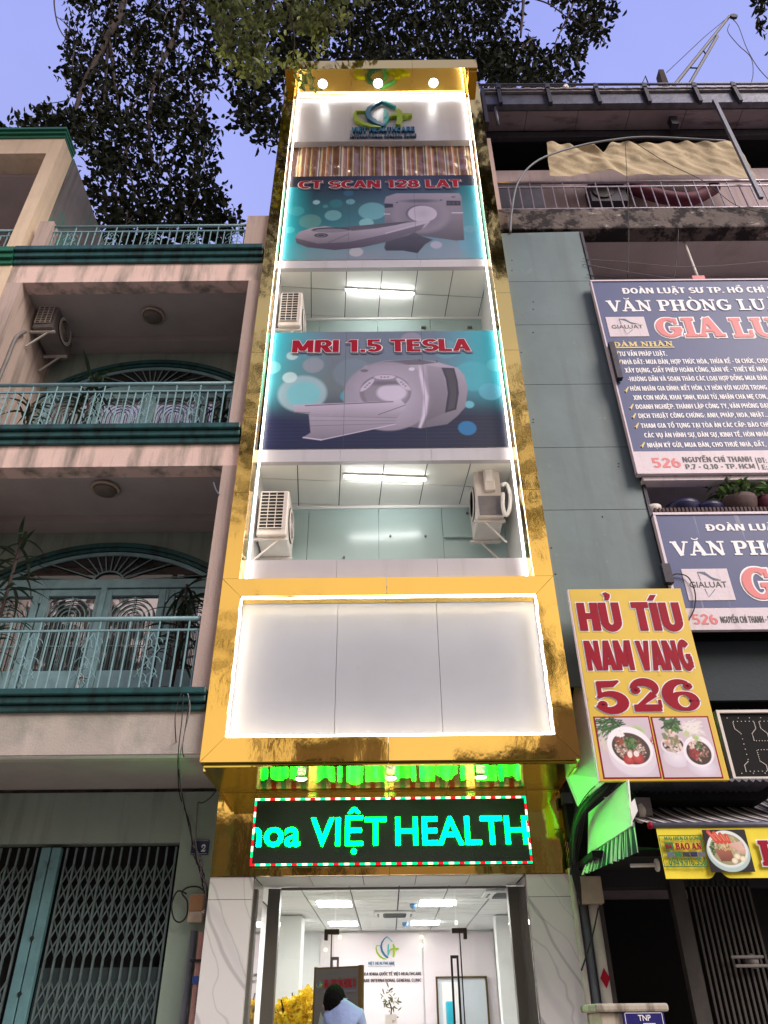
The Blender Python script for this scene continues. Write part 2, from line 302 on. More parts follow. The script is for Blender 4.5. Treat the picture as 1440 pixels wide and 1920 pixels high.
def dup(o, d, label=None, parent=None):
    c = o.copy(); COL.objects.link(c); c.parent = parent
    if parent is None: c.location = o.location+Vector(d); WL[c.name] = root(o)+Vector(d)
    if label: c['label'] = label
    for ch in list(o.children): dup(ch, d, None, c)
    return c
# ------------------------------------------------------------------ lettering
class Fr:                                 # a flat board: origin, right, up, outward
    def __init__(s, O=(0, 0, 0), U=(1, 0, 0), V=(0, 0, 1)):
        s.O = Vector(O); s.U = Vector(U).normalized(); s.V = Vector(V).normalized(); s.N = s.U.cross(s.V)
    def p(s, u, v, w=0): return s.O+s.U*u+s.V*v+s.N*w
def FY(Y): return Fr((0, Y, 0))
_c = {}
def glyphs(body, off=0, depth=0, shear=0):
    k = (body, off, depth, shear)
    if k in _c: return _c[k]
    cu = bpy.data.curves.new('t', 'FONT'); cu.body = body; cu.offset = off; cu.extrude = depth; cu.shear = shear; cu.resolution_u = 3
    o = bpy.data.objects.new('t', cu); COL.objects.link(o)
    bpy.context.view_layer.update()
    me = bpy.data.meshes.new_from_object(o.evaluated_get(bpy.context.evaluated_depsgraph_get()))
    vs = np.empty(len(me.vertices)*3); me.vertices.foreach_get('co', vs); vs = vs.reshape(-1, 3); fs = [tuple(p.vertices) for p in me.polygons]
    bpy.data.objects.remove(o); bpy.data.curves.remove(cu); bpy.data.meshes.remove(me)
    _c[k] = (vs, fs); return _c[k]
CAP = glyphs('H')[0][:, 1].max()
def text(fr, body, u, v, h, wd, m, parent, lift=.004, off=0, depth=0, shear=0, extra='', name='lettering'):
    vs, fs = glyphs(body, off, 0, shear); x0, x1 = vs[:, 0].min(), vs[:, 0].max(); sx = wd/(x1-x0) if wd else h/CAP
    v2, f2 = glyphs(body+extra, off, depth*CAP/h, shear) if (extra or depth) else (vs, fs)
    mb = MB(); mb.add([fr.p(u+(a[0]-x0)*sx, v+a[1]*h/CAP, lift+a[2]*h/CAP) for a in v2], f2)
    return obj(name, mb, m, parent, fix=False)
def tp(body, Y, x0, yb, x1, hp, m, parent, **k):  # lettering measured in the photo, laid on the plane y = Y
    a = at(x0, yb, Y); b = at(x1, yb, Y); c = at(x0, yb-hp, Y)
    return text(FY(Y), body, a.x, a.z, c.z-a.z, b.x-a.x, m, parent, **k)
def ribbon(mb, fr, pts, ws, lift, e=0, dep=0):
    n = len(pts); P = [np.array(p, float) for p in pts]; ws = ws if isinstance(ws, (list, tuple)) else [ws]*n
    if e:
        d = P[0]-P[1]; P[0] = P[0]+d/np.linalg.norm(d)*e; d = P[-1]-P[-2]; P[-1] = P[-1]+d/np.linalg.norm(d)*e
    L = []; R = []
    for i in range(n):
        t = P[min(i+1, n-1)]-P[max(i-1, 0)]; t = t/np.linalg.norm(t); q = np.array((-t[1], t[0]))*(ws[i]/2+e); L.append(P[i]+q); R.append(P[i]-q)
    for i in range(n-1):
        a = [fr.p(*R[i], lift), fr.p(*R[i+1], lift), fr.p(*L[i+1], lift), fr.p(*L[i], lift)]
        if dep: mb.prism([Vector(x) for x in a], -fr.N*dep)
        else: mb.add(a, [(0, 1, 2, 3)])
def arc(cx, cy, rx, ry, a0, a1, n=14, tk=None, tn=None):
    A = [radians(a0+(a1-a0)*i/n) for i in range(n+1)]; P = [(cx+rx*cos(a), cy+ry*sin(a)) for a in A]
    return (P, [tn+(tk-tn)*abs(cos(a))**1.3 for a in A]) if tk else P
K, T, SS = .24, .11, .11
def SG(ch):
    def se(x, y, h=.2): return ([(x-h, y), (x+h, y)], SS)
    lo, hi = SS/2, 1-SS/2
    if ch == ' ': return [], .38
    if ch == 'I': return [([(.24, 0), (.24, 1)], K), se(.24, lo, .24), se(.24, hi, .24)], .54
    if ch in 'VĂÂAẢ':
        if ch == 'V': return [([(.16, 1), (.5, 0)], K), ([(.5, .02), (.8, 1)], T), se(.15, hi, .19), se(.81, hi, .17)], .98
        g = [([(.13, 0), (.44, 1)], T), ([(.44, 1), (.8, 0)], K), ([(.25, .32), (.62, .32)], T), se(.13, lo, .16), se(.8, lo, .21)]
        if ch == 'Ă': g.append((arc(.44, 1.24, .17, .12, 180, 360, 8), .07))
        if ch == 'Â': g.append(([(.27, 1.09), (.44, 1.24), (.61, 1.09)], .08))
        if ch == 'Ậ': pass
        if ch == 'Ả': g.append(([(.38, 1.25), (.46, 1.3), (.5, 1.22), (.44, 1.14), (.44, 1.07)], .06))
        return g, 1.02
    if ch == 'Ậ':
        g, a = SG('Â'); return g+[([(.39, -.18), (.5, -.18)], .11)], a
    if ch in 'NM':
        if ch == 'N': return [([(.2, 0), (.2, 1)], T), ([(.17, .97), (.8, .03)], K), ([(.8, 0), (.8, 1)], T), se(.2, lo), se(.14, hi, .14), se(.8, hi)], 1.02
        return [([(.17, 0), (.17, 1)], T), ([(.2, .97), (.52, .1)], K*.9), ([(.52, .1), (.86, 1)], T), ([(.9, 0), (.9, 1)], K), se(.17, lo, .16), se(.13, hi, .13), se(.92, lo, .2), se(.94, hi, .18)], 1.18
    if ch == 'H': return [([(.24, 0), (.24, 1)], K), ([(.8, 0), (.8, 1)], K), ([(.24, .5), (.8, .5)], T)]+[se(x, y, .21) for x in (.24, .8) for y in (lo, hi)], 1.08
    if ch == 'P': return [([(.24, 0), (.24, 1)], K), se(.24, lo, .22), ([(.02, hi), (.5, hi)], SS), arc(.5, .72, .22, .23, -90, 90, 12, K, SS), ([(.24, .49), (.5, .49)], SS)], .86
    if ch == 'B': return [([(.24, 0), (.24, 1)], K), ([(.02, hi), (.48, hi)], SS), ([(.02, lo), (.5, lo)], SS), ([(.24, .52), (.5, .52)], SS), arc(.48, .73, .2, .21, -90, 90, 12, K, SS), arc(.52, .29, .22, .235, -90, 90, 12, K, SS)], .92
    if ch in 'OÒ':
        g = [arc(.5, .5, .36, .45, 0, 360, 26, K*1.05, T)]
        if ch == 'Ò': g.append(([(.36, 1.26), (.5, 1.1)], .1))
        return g, 1.0
    if ch == 'G': return [arc(.52, .5, .36, .45, 48, 352, 24, K*1.05, T), ([(.8, 0.08), (.8, .42)], K*.85), ([(.56, .44), (.98, .44)], SS), ([(.82, .68), (.82, .98)], .09)], 1.08
    if ch == 'L': return [([(.24, 0), (.24, 1)], K), se(.24, hi, .24), ([(.0, lo), (.78, lo)], SS), ([(.76, .02), (.76, .36)], .1)], .88
    if ch == 'U': return [([(.22, 1), (.22, .34)], K), (arc(.51, .34, .29, .29, 180, 360, 12), [K, K, .2, .19, .17, .15, .14, .13, .12, .11, .11, .11, .11]), ([(.8, .34), (.8, 1)], T), se(.22, hi, .21), se(.8, hi, .17)], 1.04
    if ch in 'DĐ':
        g = [([(.24, 0), (.24, 1)], K), ([(.02, hi), (.46, hi)], SS), ([(.02, lo), (.46, lo)], SS), arc(.46, .5, .34, .445, -90, 90, 14, K, SS)]
        if ch == 'Đ': g.append(([(.0, .5), (.42, .5)], .09))
        return g, .98
    if ch == '5': return [([(.14, .98), (.14, .46)], .09), ([(.12, .88), (.5, .9), (.66, .99)], [.2, .18, .04]), (arc(.36, .3, .33, .27, 150, -160, 20), [.05]+[.10+.17*sin(pi*(i+.5)/20)**1.5 for i in range(19)]+[.12]), (arc(.17, .22, .055, .055, 0, 360, 10), .12)], .86
    if ch == '2': return [(arc(.4, .7, .29, .25, 170, -35, 16), [.08+.17*sin(pi*(i+1)/18)**1.5 for i in range(17)]), ([(.63, .55), (.42, .36), (.2, .16)], [.2, .13, .09]), ([(.08, .1), (.76, .1)], .2), ([(.74, .1), (.74, .36)], .06), (arc(.19, .68, .055, .055, 0, 360, 10), .12)], .88
    if ch == '6': return [(arc(.47, .5, .38, .45, 62, 270, 20), [.06+.2*sin(pi*(i+.5)/21)**1.2 for i in range(21)]), arc(.47, .31, .27, .26, 0, 360, 22, .21, .08), (arc(.64, .8, .05, .05, 0, 360, 10), .12)], .96
    return [], .5
def slab(fr, body, u, v, h, wd, m, parent, lift=.004, e=0, bold=0, visible=None, name='lettering', dep=0):
    W = sum(SG(c)[1] for c in (visible or body))-.06; sx = wd/(W*h) if wd else 1
    mb = MB(); x = 0; k = 0
    f2 = Fr(); f2.O = fr.O+fr.U*u+fr.V*v; f2.U = fr.U*(h*sx); f2.V = fr.V*h; f2.N = fr.N
    for c in body:
        n_ = unicodedata.normalize('NFD', c) if c not in 'ĂÂẬẢÒ' else c
        g, a = SG(n_[0]); g = list(g)
        for mk in n_[1:]:
            if mk == '\u0309': g.append(([(a*.40, 1.24), (a*.48, 1.30), (a*.56, 1.24), (a*.50, 1.15), (a*.50, 1.07)], .08))
            if mk == '\u0302': g.append(([(a*.30, 1.08), (a*.47, 1.24), (a*.64, 1.08)], .08))
            if mk == '\u0323': g.append(([(a*.42, -.18), (a*.54, -.18)], .11))
        for pts, ws in g:
            k += 1
            ws2 = [q+bold for q in ws] if isinstance(ws, (list, tuple)) else ws+bold
            ribbon(mb, f2, [(x+p[0], p[1]) for p in pts], ws2, lift+k*.00012, e, dep)
        x += a
    return obj(name, mb, m, parent, fix=bool(dep))
def sp(body, Y, x0, yb, x1, hp, m, parent, **k):
    a = at(x0, yb, Y); b = at(x1, yb, Y); c = at(x0, yb-hp, Y)
    return slab(FY(Y), body, a.x, a.z, c.z-a.z, b.x-a.x, m, parent, **k)

def dg(x0, y0, x1, y1, w): return ('d', x0, y0, x1, y1, w)
def hb(x0, x1, y, w=.16): return ('h', x0, x1, y, w)
def ab_(cx, cy, rx, ry, a0, a1, w=.18, n=12): return ('a', arc(cx, cy, rx, ry, a0, a1, n), w)
VS = .19
def vb(x, y0=0, y1=1, w=VS): return ('d', x, y0, x, y1, w)
SN = {
 'A': ([dg(.09, 0, .29, 1, .17), dg(.51, 0, .31, 1, .17), hb(.16, .44, .27, .14)], .62),
 'B': ([vb(.11), hb(.1, .34, .92), hb(.1, .34, .53, .14), hb(.1, .36, .08), ab_(.33, .725, .15, .195, -90, 90), ab_(.35, .305, .16, .225, -90, 90)], .62),
 'C': ([ab_(.31, .5, .21, .42, 48, 312, .18, 18)], .58), 'D': ([vb(.11), hb(.1, .3, .92), hb(.1, .3, .08), ab_(.28, .5, .22, .42, -90, 90, .18, 14)], .63),
 'E': ([vb(.11), hb(.1, .47, .92), hb(.1, .44, .52, .15), hb(.1, .48, .08)], .54), 'F': ([vb(.11), hb(.1, .47, .92), hb(.1, .44, .50)], .52),
 'G': ([ab_(.31, .5, .21, .42, 45, 330, .18, 18), vb(.47, .08, .45, .16), hb(.32, .54, .45, .13)], .64), 'H': ([vb(.11), vb(.5), hb(.1, .5, .52)], .65),
 'I': ([vb(.11)], .27), 'J': ([vb(.34, .25, 1), ab_(.21, .26, .13, .18, 180, 360)], .48), 'K': ([vb(.11), dg(.17, .38, .50, 1, .2), dg(.24, .52, .50, 0, .2)], .62),
 'L': ([vb(.11), hb(.1, .46, .08)], .50), 'M': ([vb(.1, w=.17), vb(.64, w=.17), dg(.13, 1, .37, .12, .17), dg(.61, 1, .37, .12, .17)], .78), 'N': ([vb(.1, w=.17), vb(.52, w=.17), dg(.12, 1, .50, 0, .18)], .66),
 'O': ([ab_(.32, .5, .22, .42, 0, 360, .18, 24)], .66), 'P': ([vb(.11), hb(.1, .34, .92), hb(.1, .34, .44), ab_(.33, .68, .16, .24, -90, 90)], .58), 'Q': ([ab_(.32, .5, .22, .42, 0, 360, .18, 24), dg(.34, .26, .55, -.08, .14)], .66),
 'R': ([vb(.11), hb(.1, .34, .92), hb(.1, .34, .48), ab_(.33, .70, .16, .22, -90, 90), dg(.32, .48, .50, 0, .2)], .62), 'S': ([ab_(.28, .71, .18, .21, 30, 270, .17, 12), ab_(.28, .29, .19, .21, -150, 90, .17, 12)], .56),
 'T': ([vb(.26), hb(.0, .52, .92)], .56), 'U': ([vb(.11, .32), vb(.5, .32), ab_(.305, .32, .195, .24, 180, 360, .19, 14)], .64), 'V': ([dg(.09, 1, .28, 0, .17), dg(.49, 1, .30, 0, .17)], .59),
 'W': ([dg(.08, 1, .22, 0, .15), dg(.38, 1, .24, 0, .14), dg(.38, 1, .52, 0, .14), dg(.68, 1, .54, 0, .15)], .78), 'X': ([dg(.08, 0, .5, 1, .19), dg(.5, 0, .08, 1, .19)], .60), 'Y': ([vb(.28, 0, .45), dg(.08, 1, .28, .42, .18), dg(.48, 1, .28, .42, .18)], .58),
 'Z': ([hb(.03, .47, .92), hb(.03, .49, .08), dg(.1, .1, .40, .9, .2)], .54),
 '0': ([ab_(.27, .5, .17, .42, 0, 360, .18, 22)], .56), '1': ([vb(.22), dg(.06, .78, .2, 1, .18)], .40), '2': ([ab_(.27, .70, .17, .22, 165, -30, .17, 12), dg(.1, .1, .42, .62, .2), hb(.03, .48, .08)], .56), '3': ([ab_(.24, .71, .18, .21, 140, -90, .16), ab_(.24, .29, .2, .21, 90, -140, .16)], .54),
 '4': ([vb(.38, w=.17), hb(.02, .52, .25, .15), dg(.09, .25, .34, 1, .16)], .56), '5': ([vb(.12, .48, 1, .16), hb(.06, .46, .92), ab_(.25, .32, .18, .24, 130, -145, .17, 14)], .56), '6': ([ab_(.28, .32, .17, .24, 0, 360, .17, 18), ab_(.36, .5, .25, .43, 110, 200, .17, 10)], .57),
 '7': ([hb(.03, .49, .92), dg(.16, 0, .42, .9, .19)], .52), '8': ([ab_(.27, .72, .15, .20, 0, 360, .16, 16), ab_(.27, .29, .18, .21, 0, 360, .17, 16)], .56), '9': ([ab_(.27, .68, .17, .24, 0, 360, .17, 18), ab_(.19, .5, .25, .43, -70, 20, .17, 10)], .57),
 '.': ([hb(.03, .2, .085, .17)], .24), ',': ([dg(.06, -.14, .14, .17, .14)], .24), ':': ([hb(.04, .2, .085, .17), hb(.04, .2, .55, .17)], .26), '-': ([hb(.04, .3, .42, .15)], .36), ' ': ([], .26)}
def acc(mark, cx, cap=1.0):
    t = cap+.08
    if mark == '\u0300': return [dg(cx+.05, t, cx-.07, t+.2, .11)]
    if mark == '\u0301': return [dg(cx-.05, t, cx+.07, t+.2, .11)]
    if mark == '\u0302': return [dg(cx-.13, t, cx, t+.17, .10), dg(cx+.13, t, cx, t+.17, .10)]
    if mark == '\u0303': return [('a', [(cx-.16, t+.05), (cx-.08, t+.13), (cx+.02, t+.07), (cx+.10, t+.05), (cx+.16, t+.14)], .08)]
    if mark == '\u0306': return [('a', arc(cx, t+.14, .13, .12, 180, 360, 8), .09)]
    if mark == '\u0309': return [('a', [(cx-.07, t+.20), (cx, t+.24), (cx+.07, t+.19), (cx+.04, t+.11), (cx, t+.06), (cx, t+.0)], .08)]
    if mark == '\u0323': return [hb(cx-.08, cx+.08, -.17, .14)]
    return []
def sansg(c):
    n = unicodedata.normalize('NFD', c); b = n[0]; bar = b in 'Đđ'
    if bar: b = 'D'
    g, a = SN.get(b.upper(), ([], .4)); g = list(g); up = 0
    if bar: g.append(hb(-.05, .26, .5, .13))
    cx = (a-.06)/2
    for m in n[1:]:
        if m == '\u031b': g.append(('a', [(a-.16, .90), (a-.02, .93), (a+.03, 1.08)], .10)); a += .04
    tops = [m for m in n[1:] if m in '\u0300\u0301\u0302\u0303\u0306\u0309']
    for k, m in enumerate(tops): g += acc(m, cx+(.17 if k else 0), 1.0+(.08 if k else 0))
    if '\u0323' in n: g += acc('\u0323', cx)
    return g, a
def sw_(s_): return sum(sansg(c)[1] for c in s_)-.06
def sans(fr, body, u, v, h, wd, m, parent, lift=.004, e=0, bold=0, visible=None, name='lettering', dep=0):
    sx = wd/(sw_(visible or body)*h) if wd else 1; f = Fr(); f.O = fr.O+fr.U*u+fr.V*v; f.U = fr.U*(h*sx); f.V = fr.V*h; f.N = fr.N
    mb = MB(); x = 0; k = 0
    def quad(P, l):
        a = [f.p(px_, py_, l) for px_, py_ in P]
        if dep: mb.prism(a, -f.N*dep)
        else: mb.add(a, [(0, 1, 2, 3)])
    for c in body:
        g, a = sansg(c)
        for q in g:
            k += 1; l = lift+(k % 9)*.00025
            if q[0] == 'd':
                _, x0, y0, x1, y1, w_ = q; L = hypot(x1-x0, y1-y0); hw = (w_+bold)/2*L/abs(y1-y0)+e*L/abs(y1-y0)/sx; s_ = 1 if y1 > y0 else -1; dx = (x1-x0)/(y1-y0)*e*s_
                x0, x1, y0, y1 = x0-dx, x1+dx, y0-e*s_, y1+e*s_; quad([(x+x0-hw, y0), (x+x0+hw, y0), (x+x1+hw, y1), (x+x1-hw, y1)], l)
            elif q[0] == 'h': _, x0, x1, y, w_ = q; quad([(x+x0-e/sx, y-w_/2-bold/2-e), (x+x1+e/sx, y-w_/2-bold/2-e), (x+x1+e/sx, y+w_/2+bold/2+e), (x+x0-e/sx, y+w_/2+bold/2+e)], l)
            else: ribbon(mb, f, [(x+p_[0], p_[1]) for p_ in q[1]], q[2]+bold, l, e, dep)
        x += a
    return obj(name, mb, m, parent, fix=bool(dep))
def ts(body, Y, x0, yb, x1, hp, m, parent, extra='', **k):
    a = at(x0, yb, Y); b = at(x1, yb, Y); c = at(x0, yb-hp, Y); k.pop('off', 0); k.pop('shear', 0)
    return sans(FY(Y), body+extra, a.x, a.z, c.z-a.z, b.x-a.x, m, parent, visible=body, **k)
# ------------------------------------------------------------------ printed pictures: colour per vertex of a fine sheet
class Cv:
    def __init__(s, x0, x1, z0, z1, nx, nz, base):
        s.x0, s.z0 = x0, z0; s.X, s.Z = np.meshgrid(np.linspace(x0, x1, nx), np.linspace(z0, z1, nz)); s.px = (x1-x0)/nx
        s.I = np.zeros(s.X.shape+(3,)); s.I[:] = base[:3] if base is not None else 0
    def blend(s, a, col): s.I = s.I*(1-a[..., None])+np.array(col)[:3]*a[..., None]
    def ell(s, cx, cz, rx, rz, col, al=1, soft=None, col2=None, rot=0):
        c, n = cos(rot), sin(rot); dx = s.X-cx; dz = s.Z-cz; a = (dx*c+dz*n)/rx; b = (-dx*n+dz*c)/rz; r = np.sqrt(a*a+b*b)
        d = (r-1)*min(rx, rz); sf = soft or s.px; m = np.clip(.5-d/sf, 0, 1)*al
        cc = np.array(col)[:3]*np.ones(s.I.shape) if col2 is None else np.array(col)[:3]*(1-np.clip(r, 0, 1))[..., None]+np.array(col2)[:3]*np.clip(r, 0, 1)[..., None]
        s.I = s.I*(1-m[..., None])+cc*m[..., None]
    def poly(s, P, col, col2=None, al=1, soft=None):
        P = np.array(P, float); n = len(P); d = np.full(s.X.shape, 1e9); ins = np.zeros(s.X.shape, bool)
        for i in range(n):
            a = P[i]; b = P[(i+1) % n]; e = b-a; wx = s.X-a[0]; wz = s.Z-a[1]; t = np.clip((wx*e[0]+wz*e[1])/(e@e+1e-12), 0, 1)
            d = np.minimum(d, np.hypot(wx-e[0]*t, wz-e[1]*t)); c1 = (a[1] > s.Z) != (b[1] > s.Z)
            with np.errstate(divide='ignore', invalid='ignore'): ins ^= c1 & (s.X < (b[0]-a[0])*(s.Z-a[1])/(b[1]-a[1]+1e-12)+a[0])
        d = np.where(ins, -d, d); m = np.clip(.5-d/(soft or s.px), 0, 1)*al
        if col2 is None: return s.blend(m, col)
        z0, z1 = P[:, 1].min(), P[:, 1].max(); g = np.clip((s.Z-z0)/(z1-z0), 0, 1)[..., None]
        s.I = s.I*(1-m[..., None])+(np.array(col)[:3]*g+np.array(col2)[:3]*(1-g))*m[..., None]
    def line(s, a, b, w, col, al=1, soft=None):
        a = np.array(a, float); b = np.array(b, float); e = b-a; wx = s.X-a[0]; wz = s.Z-a[1]; t = np.clip((wx*e[0]+wz*e[1])/(e@e), 0, 1)
        s.blend(np.clip(.5-(np.hypot(wx-e[0]*t, wz-e[1]*t)-w/2)/(soft or s.px), 0, 1)*al, col)
    def build(s, name, pos, m, parent, **k):       # pos(x array, z array) -> three arrays
        h, w_ = s.X.shape; x, y, z = pos(s.X, s.Z); off = root(parent)
        co = np.stack([x-off.x, y-off.y, z-off.z], -1).reshape(-1, 3)
        i = np.arange(h*w_).reshape(h, w_); f = np.stack([i[:-1, :-1], i[:-1, 1:], i[1:, 1:], i[1:, :-1]], -1).reshape(-1, 4)
        me = bpy.data.meshes.new(name); me.vertices.add(len(co)); me.vertices.foreach_set('co', co.ravel())
        me.loops.add(f.size); me.loops.foreach_set('vertex_index', f.ravel()); me.polygons.add(len(f)); me.polygons.foreach_set('loop_start', np.arange(0, f.size, 4)); me.update(calc_edges=True)
        a = me.color_attributes.new('Col', 'FLOAT_COLOR', 'POINT'); a.data.foreach_set('color', np.concatenate([np.clip(s.I, 0, 1), np.ones(s.I.shape[:2]+(1,))], -1).ravel())
        me.materials.append(M[m]); me.polygons.foreach_set('use_smooth', [True]*len(me.polygons))
        o = bpy.data.objects.new(name, me); COL.objects.link(o); o.parent = parent
        if parent is None: WL[o.name] = Vector((0, 0, 0))
        return o
def flat(Y): return lambda x, z: (x, np.full(x.shape, Y), z)
# ================================================================== SETTING
o = bx('street', 'asphalt', None, -300, 300, -300, 2.6, -.2, 0); o['kind'] = 'structure'
o = bx('pavement', 'paving', None, -60, 60, 2.78, 9.1, -.15, .12); o['kind'] = 'structure'
o = bx('kerb', 'concrete', None, -60, 60, 2.6, 2.78, -.15, .13); o['kind'] = 'structure'
o = bx('ground', 'asphalt', None, -300, 300, 9.1, 600, -.2, .02); o['kind'] = 'structure'
# ================================================================== CLINIC TOWER
X0, X1, XI0, XI1, ZT = -1.95, 2.03, -1.755, 1.80, 17.68
cl = thing('clinic_building', 'narrow gold framed clinic tower between the pink balcony house and the grey sheet wall', 'building', (.04, 8, 0))
# gold cladding strips, one sheet per panel with a thin joint
zs = [6.06+1.28*i for i in range(10)]; zs[-1] = ZT
zs = [z for z in zs if z < ZT]+[ZT]
for (a, b) in ((X0, XI0), (XI1, X1)):
    for i in range(len(zs)-1): bx('cladding_panel', 'gold', cl, a, b, 8.0, 8.26, zs[i]+.003, zs[i+1]-.003)
    bx('inner_jamb', 'gold', cl, (a if a > 0 else b)-.004, (a if a > 0 else b)+.004, 8.003, 8.24, 6.2, ZT-.01)
# mitred gold frame of the box with its centre seams
bo = [(X0, 3.88), (X1, 3.88), (X1, 6.06), (X0, 6.06)]; bi = [(-1.715, 4.135), (1.80, 4.135), (1.80, 5.82), (-1.715, 5.82)]
def fpan(q): obj('cladding_panel', MB().prism([(x, 8.0, z) for x, z in q], (0, .2, 0)), 'gold', cl)
g = .003
fpan([(X0, 3.88+g), (bi[0][0]-g, 4.135), (bi[3][0]-g, 5.82), (X0, 6.055)])
fpan([(X1, 3.88+g), (X1, 6.055), (bi[2][0]+g, 5.82), (bi[1][0]+g, 4.135)])
fpan([(X0+g, 3.88), (.02, 3.88), (.02, 4.135), (bi[0][0], 4.135)]); fpan([(.026, 3.88), (X1-g, 3.88), (bi[1][0], 4.135), (.026, 4.135)])
fpan([(X0+g, 6.06), (bi[3][0], 5.82), (.02, 5.82), (.02, 6.06)]); fpan([(.026, 5.82), (bi[2][0], 5.82), (X1-g, 6.06), (.026, 6.06)])
for i, (a, b) in enumerate(((-1.76, -.57), (-.565, .62), (.625, 1.84))):
    bx('blank_panel', 'blank_white', cl, a, b, 8.215, 8.24, 4.12, 5.86)
# body behind the frame, soffit of the cantilever, side walls
bx('side_cladding', 'gold', cl, X0, X0+.028, 8.2, 9.12, 3.84, 6.06); bx('side_cladding', 'gold', cl, X1-.028, X1, 8.2, 9.12, 3.84, 6.06)
for a, b in ((X0+.03, -.655), (-.65, .70), (.705, X1-.03)): bx('soffit_panel', 'gold_brushed', cl, a, b, 8.07, 9.13, 3.845, 3.875)
bx('floor_slab', 'white', cl, X0+.03, X1-.03, 8.26, 14, 5.9, 6.03); bx('floor_slab', 'white', cl, X0+.03, X1-.03, 8.26, 14, 3.97, 4.1)
bx('side_wall', 'plaster_grey', cl, X0, XI0-.005, 8.262, 18, 6.04, 17.9); bx('side_wall', 'plaster_grey', cl, XI1+.005, X1, 8.262, 18, 6.04, 17.9)
bx('side_wall', 'white', cl, X0, X0+.12, 9.3, 18, 0, 6.03); bx('side_wall', 'white', cl, X1-.12, X1, 9.3, 18, 0, 6.03)
bx('rear_wall', 'plaster_grey', cl, X0, X1, 18, 18.2, 0, 17.9); bx('roof', 'plaster_grey', cl, X0, X1, 8.4, 18.2, 17.9, 18.05)
# canopy at the top
for a, b in ((-1.93, -.6), (-.595, .66), (.665, 1.98)):
    bx('canopy_soffit', 'gold_soffit', cl, a, b, 7.72, 8.28, 17.66, 17.70)
    bx('canopy_fascia', 'gold', cl, a, b, 7.68, 7.715, 17.65, 17.98)
bx('canopy_top', 'gold', cl, -1.93, 1.98, 7.72, 8.6, 17.96, 17.99)
bx('canopy_cheek', 'gold', cl, 1.80, 1.98, 7.72, 8.0, 17.56, 17.655)
# loggias: coloured backs, parapet, lintels
def loggia(zb, zc, zpan):
    bx('lintel', 'white_alu', cl, XI0, -.6, 8.25, 8.33, zc, zpan); bx('lintel', 'white_alu', cl, -.597, .66, 8.25, 8.33, zc, zpan); bx('lintel', 'white_alu', cl, .663, XI1, 8.25, 8.33, zc, zpan)
    bx('loggia_wall', 'white', cl, XI0-.004, XI0+.02, 8.34, 9.4, zb, zc+.3); bx('loggia_wall', 'white', cl, XI1-.02, XI1+.004, 8.34, 9.4, zb, zc+.3)
    bx('loggia_slab', 'white', cl, XI0+.02, XI1-.02, 8.34, 9.6, zc+.06, zc+.2)
    bx('loggia_floor', 'white', cl, XI0+.02, XI1-.02, 8.34, 9.6, zb-.15, zb)
    # frosted glass back wall in sheets
    xs = [XI0+.02, -1.12, -.08, .86, XI1-.02]
    for i in range(4): bx('glass_sheet', 'frosted', cl, xs[i]+.003, xs[i+1]-.003, 9.38, 9.4, zb, zc+.02)
    bx('cornice', 'white', cl, XI0+.02, XI1-.02, 9.35, 9.38, zc-.03, zc+.02)
    # ceiling tiles in a slightly turned grid, each clipped to the room
    a = radians(4.6); ca, sa = cos(a), sin(a)
    def clip(P, ax, val, keep_less):
        R = []
        for i in range(len(P)):
            p, q = P[i], P[(i+1) % len(P)]; ip = (p[ax] <= val) == keep_less; iq = (q[ax] <= val) == keep_less
            if ip: R.append(p)
            if ip != iq: t = (val-p[ax])/(q[ax]-p[ax]); R.append((p[0]+(q[0]-p[0])*t, p[1]+(q[1]-p[1])*t))
        return R
    for i in range(-5, 6):
        for j in range(-3, 6):
            u, v, s_, e_ = i*.6+.02, j*.6, .6, .007
            P = [(u+e_, v+e_), (u+s_-e_, v+e_), (u+s_-e_, v+s_-e_), (u+e_, v+s_-e_)]
            P = [(x*ca-y*sa, 8.18+x*sa+y*ca) for x, y in P]
            for ax, val, kl in ((0, XI0+.022, False), (0, XI1-.022, True), (1, 8.335, False), (1, 9.375, True)):
                P = clip(P, ax, val, kl) if P else P
            if len(P) >= 3: obj('ceiling_tile', MB().prism([(x, y, zc+.012) for x, y in P], (0, 0, .012)), 'tile', cl)
    bx('ceiling_grid', 'joint', cl, XI0+.022, XI1-.022, 8.335, 9.375, zc+.026, zc+.05)
loggia(6.2, 8.03, 8.24); loggia(10.0, 12.15, 12.34)
for a, b in ((XI0, -.6), (-.597, .66), (.663, XI1)): bx('parapet_panel', 'white_alu', cl, a, b, 8.24, 8.30, 6.07, 6.455)
bx('loggia_wall', 'white', cl, XI0+.02, XI1-.02, 9.0, 9.2, 14.3, 17.6)
# a second pane row and patch fittings on the lower loggia glass
p = at(893, 1000, 9.36)
bx('glass_rail', 'frosted', cl, .87, 1.72, 9.33, 9.36, at(893, 1008, 9.36).z, at(893, 1000, 9.36).z)
for q in ((876, 962), (732, 1005), (798, 1005), (835, 1006), (912, 1010), (935, 1005), (645, 1045)):
    p = at(q[0], q[1], 9.36); obj('glass_bolt', MB().lathe([(.018, 0), (.018, .02)], (p.x, 9.35, p.z), 8, 'y'), 'dgrey', cl)
for q in ((794, 614), (881, 614)):
    p = at(q[0], q[1], 9.36); bx('glass_clamp', 'dgrey', cl, p.x-.04, p.x+.04, 9.34, 9.37, p.z-.02, p.z+.02)
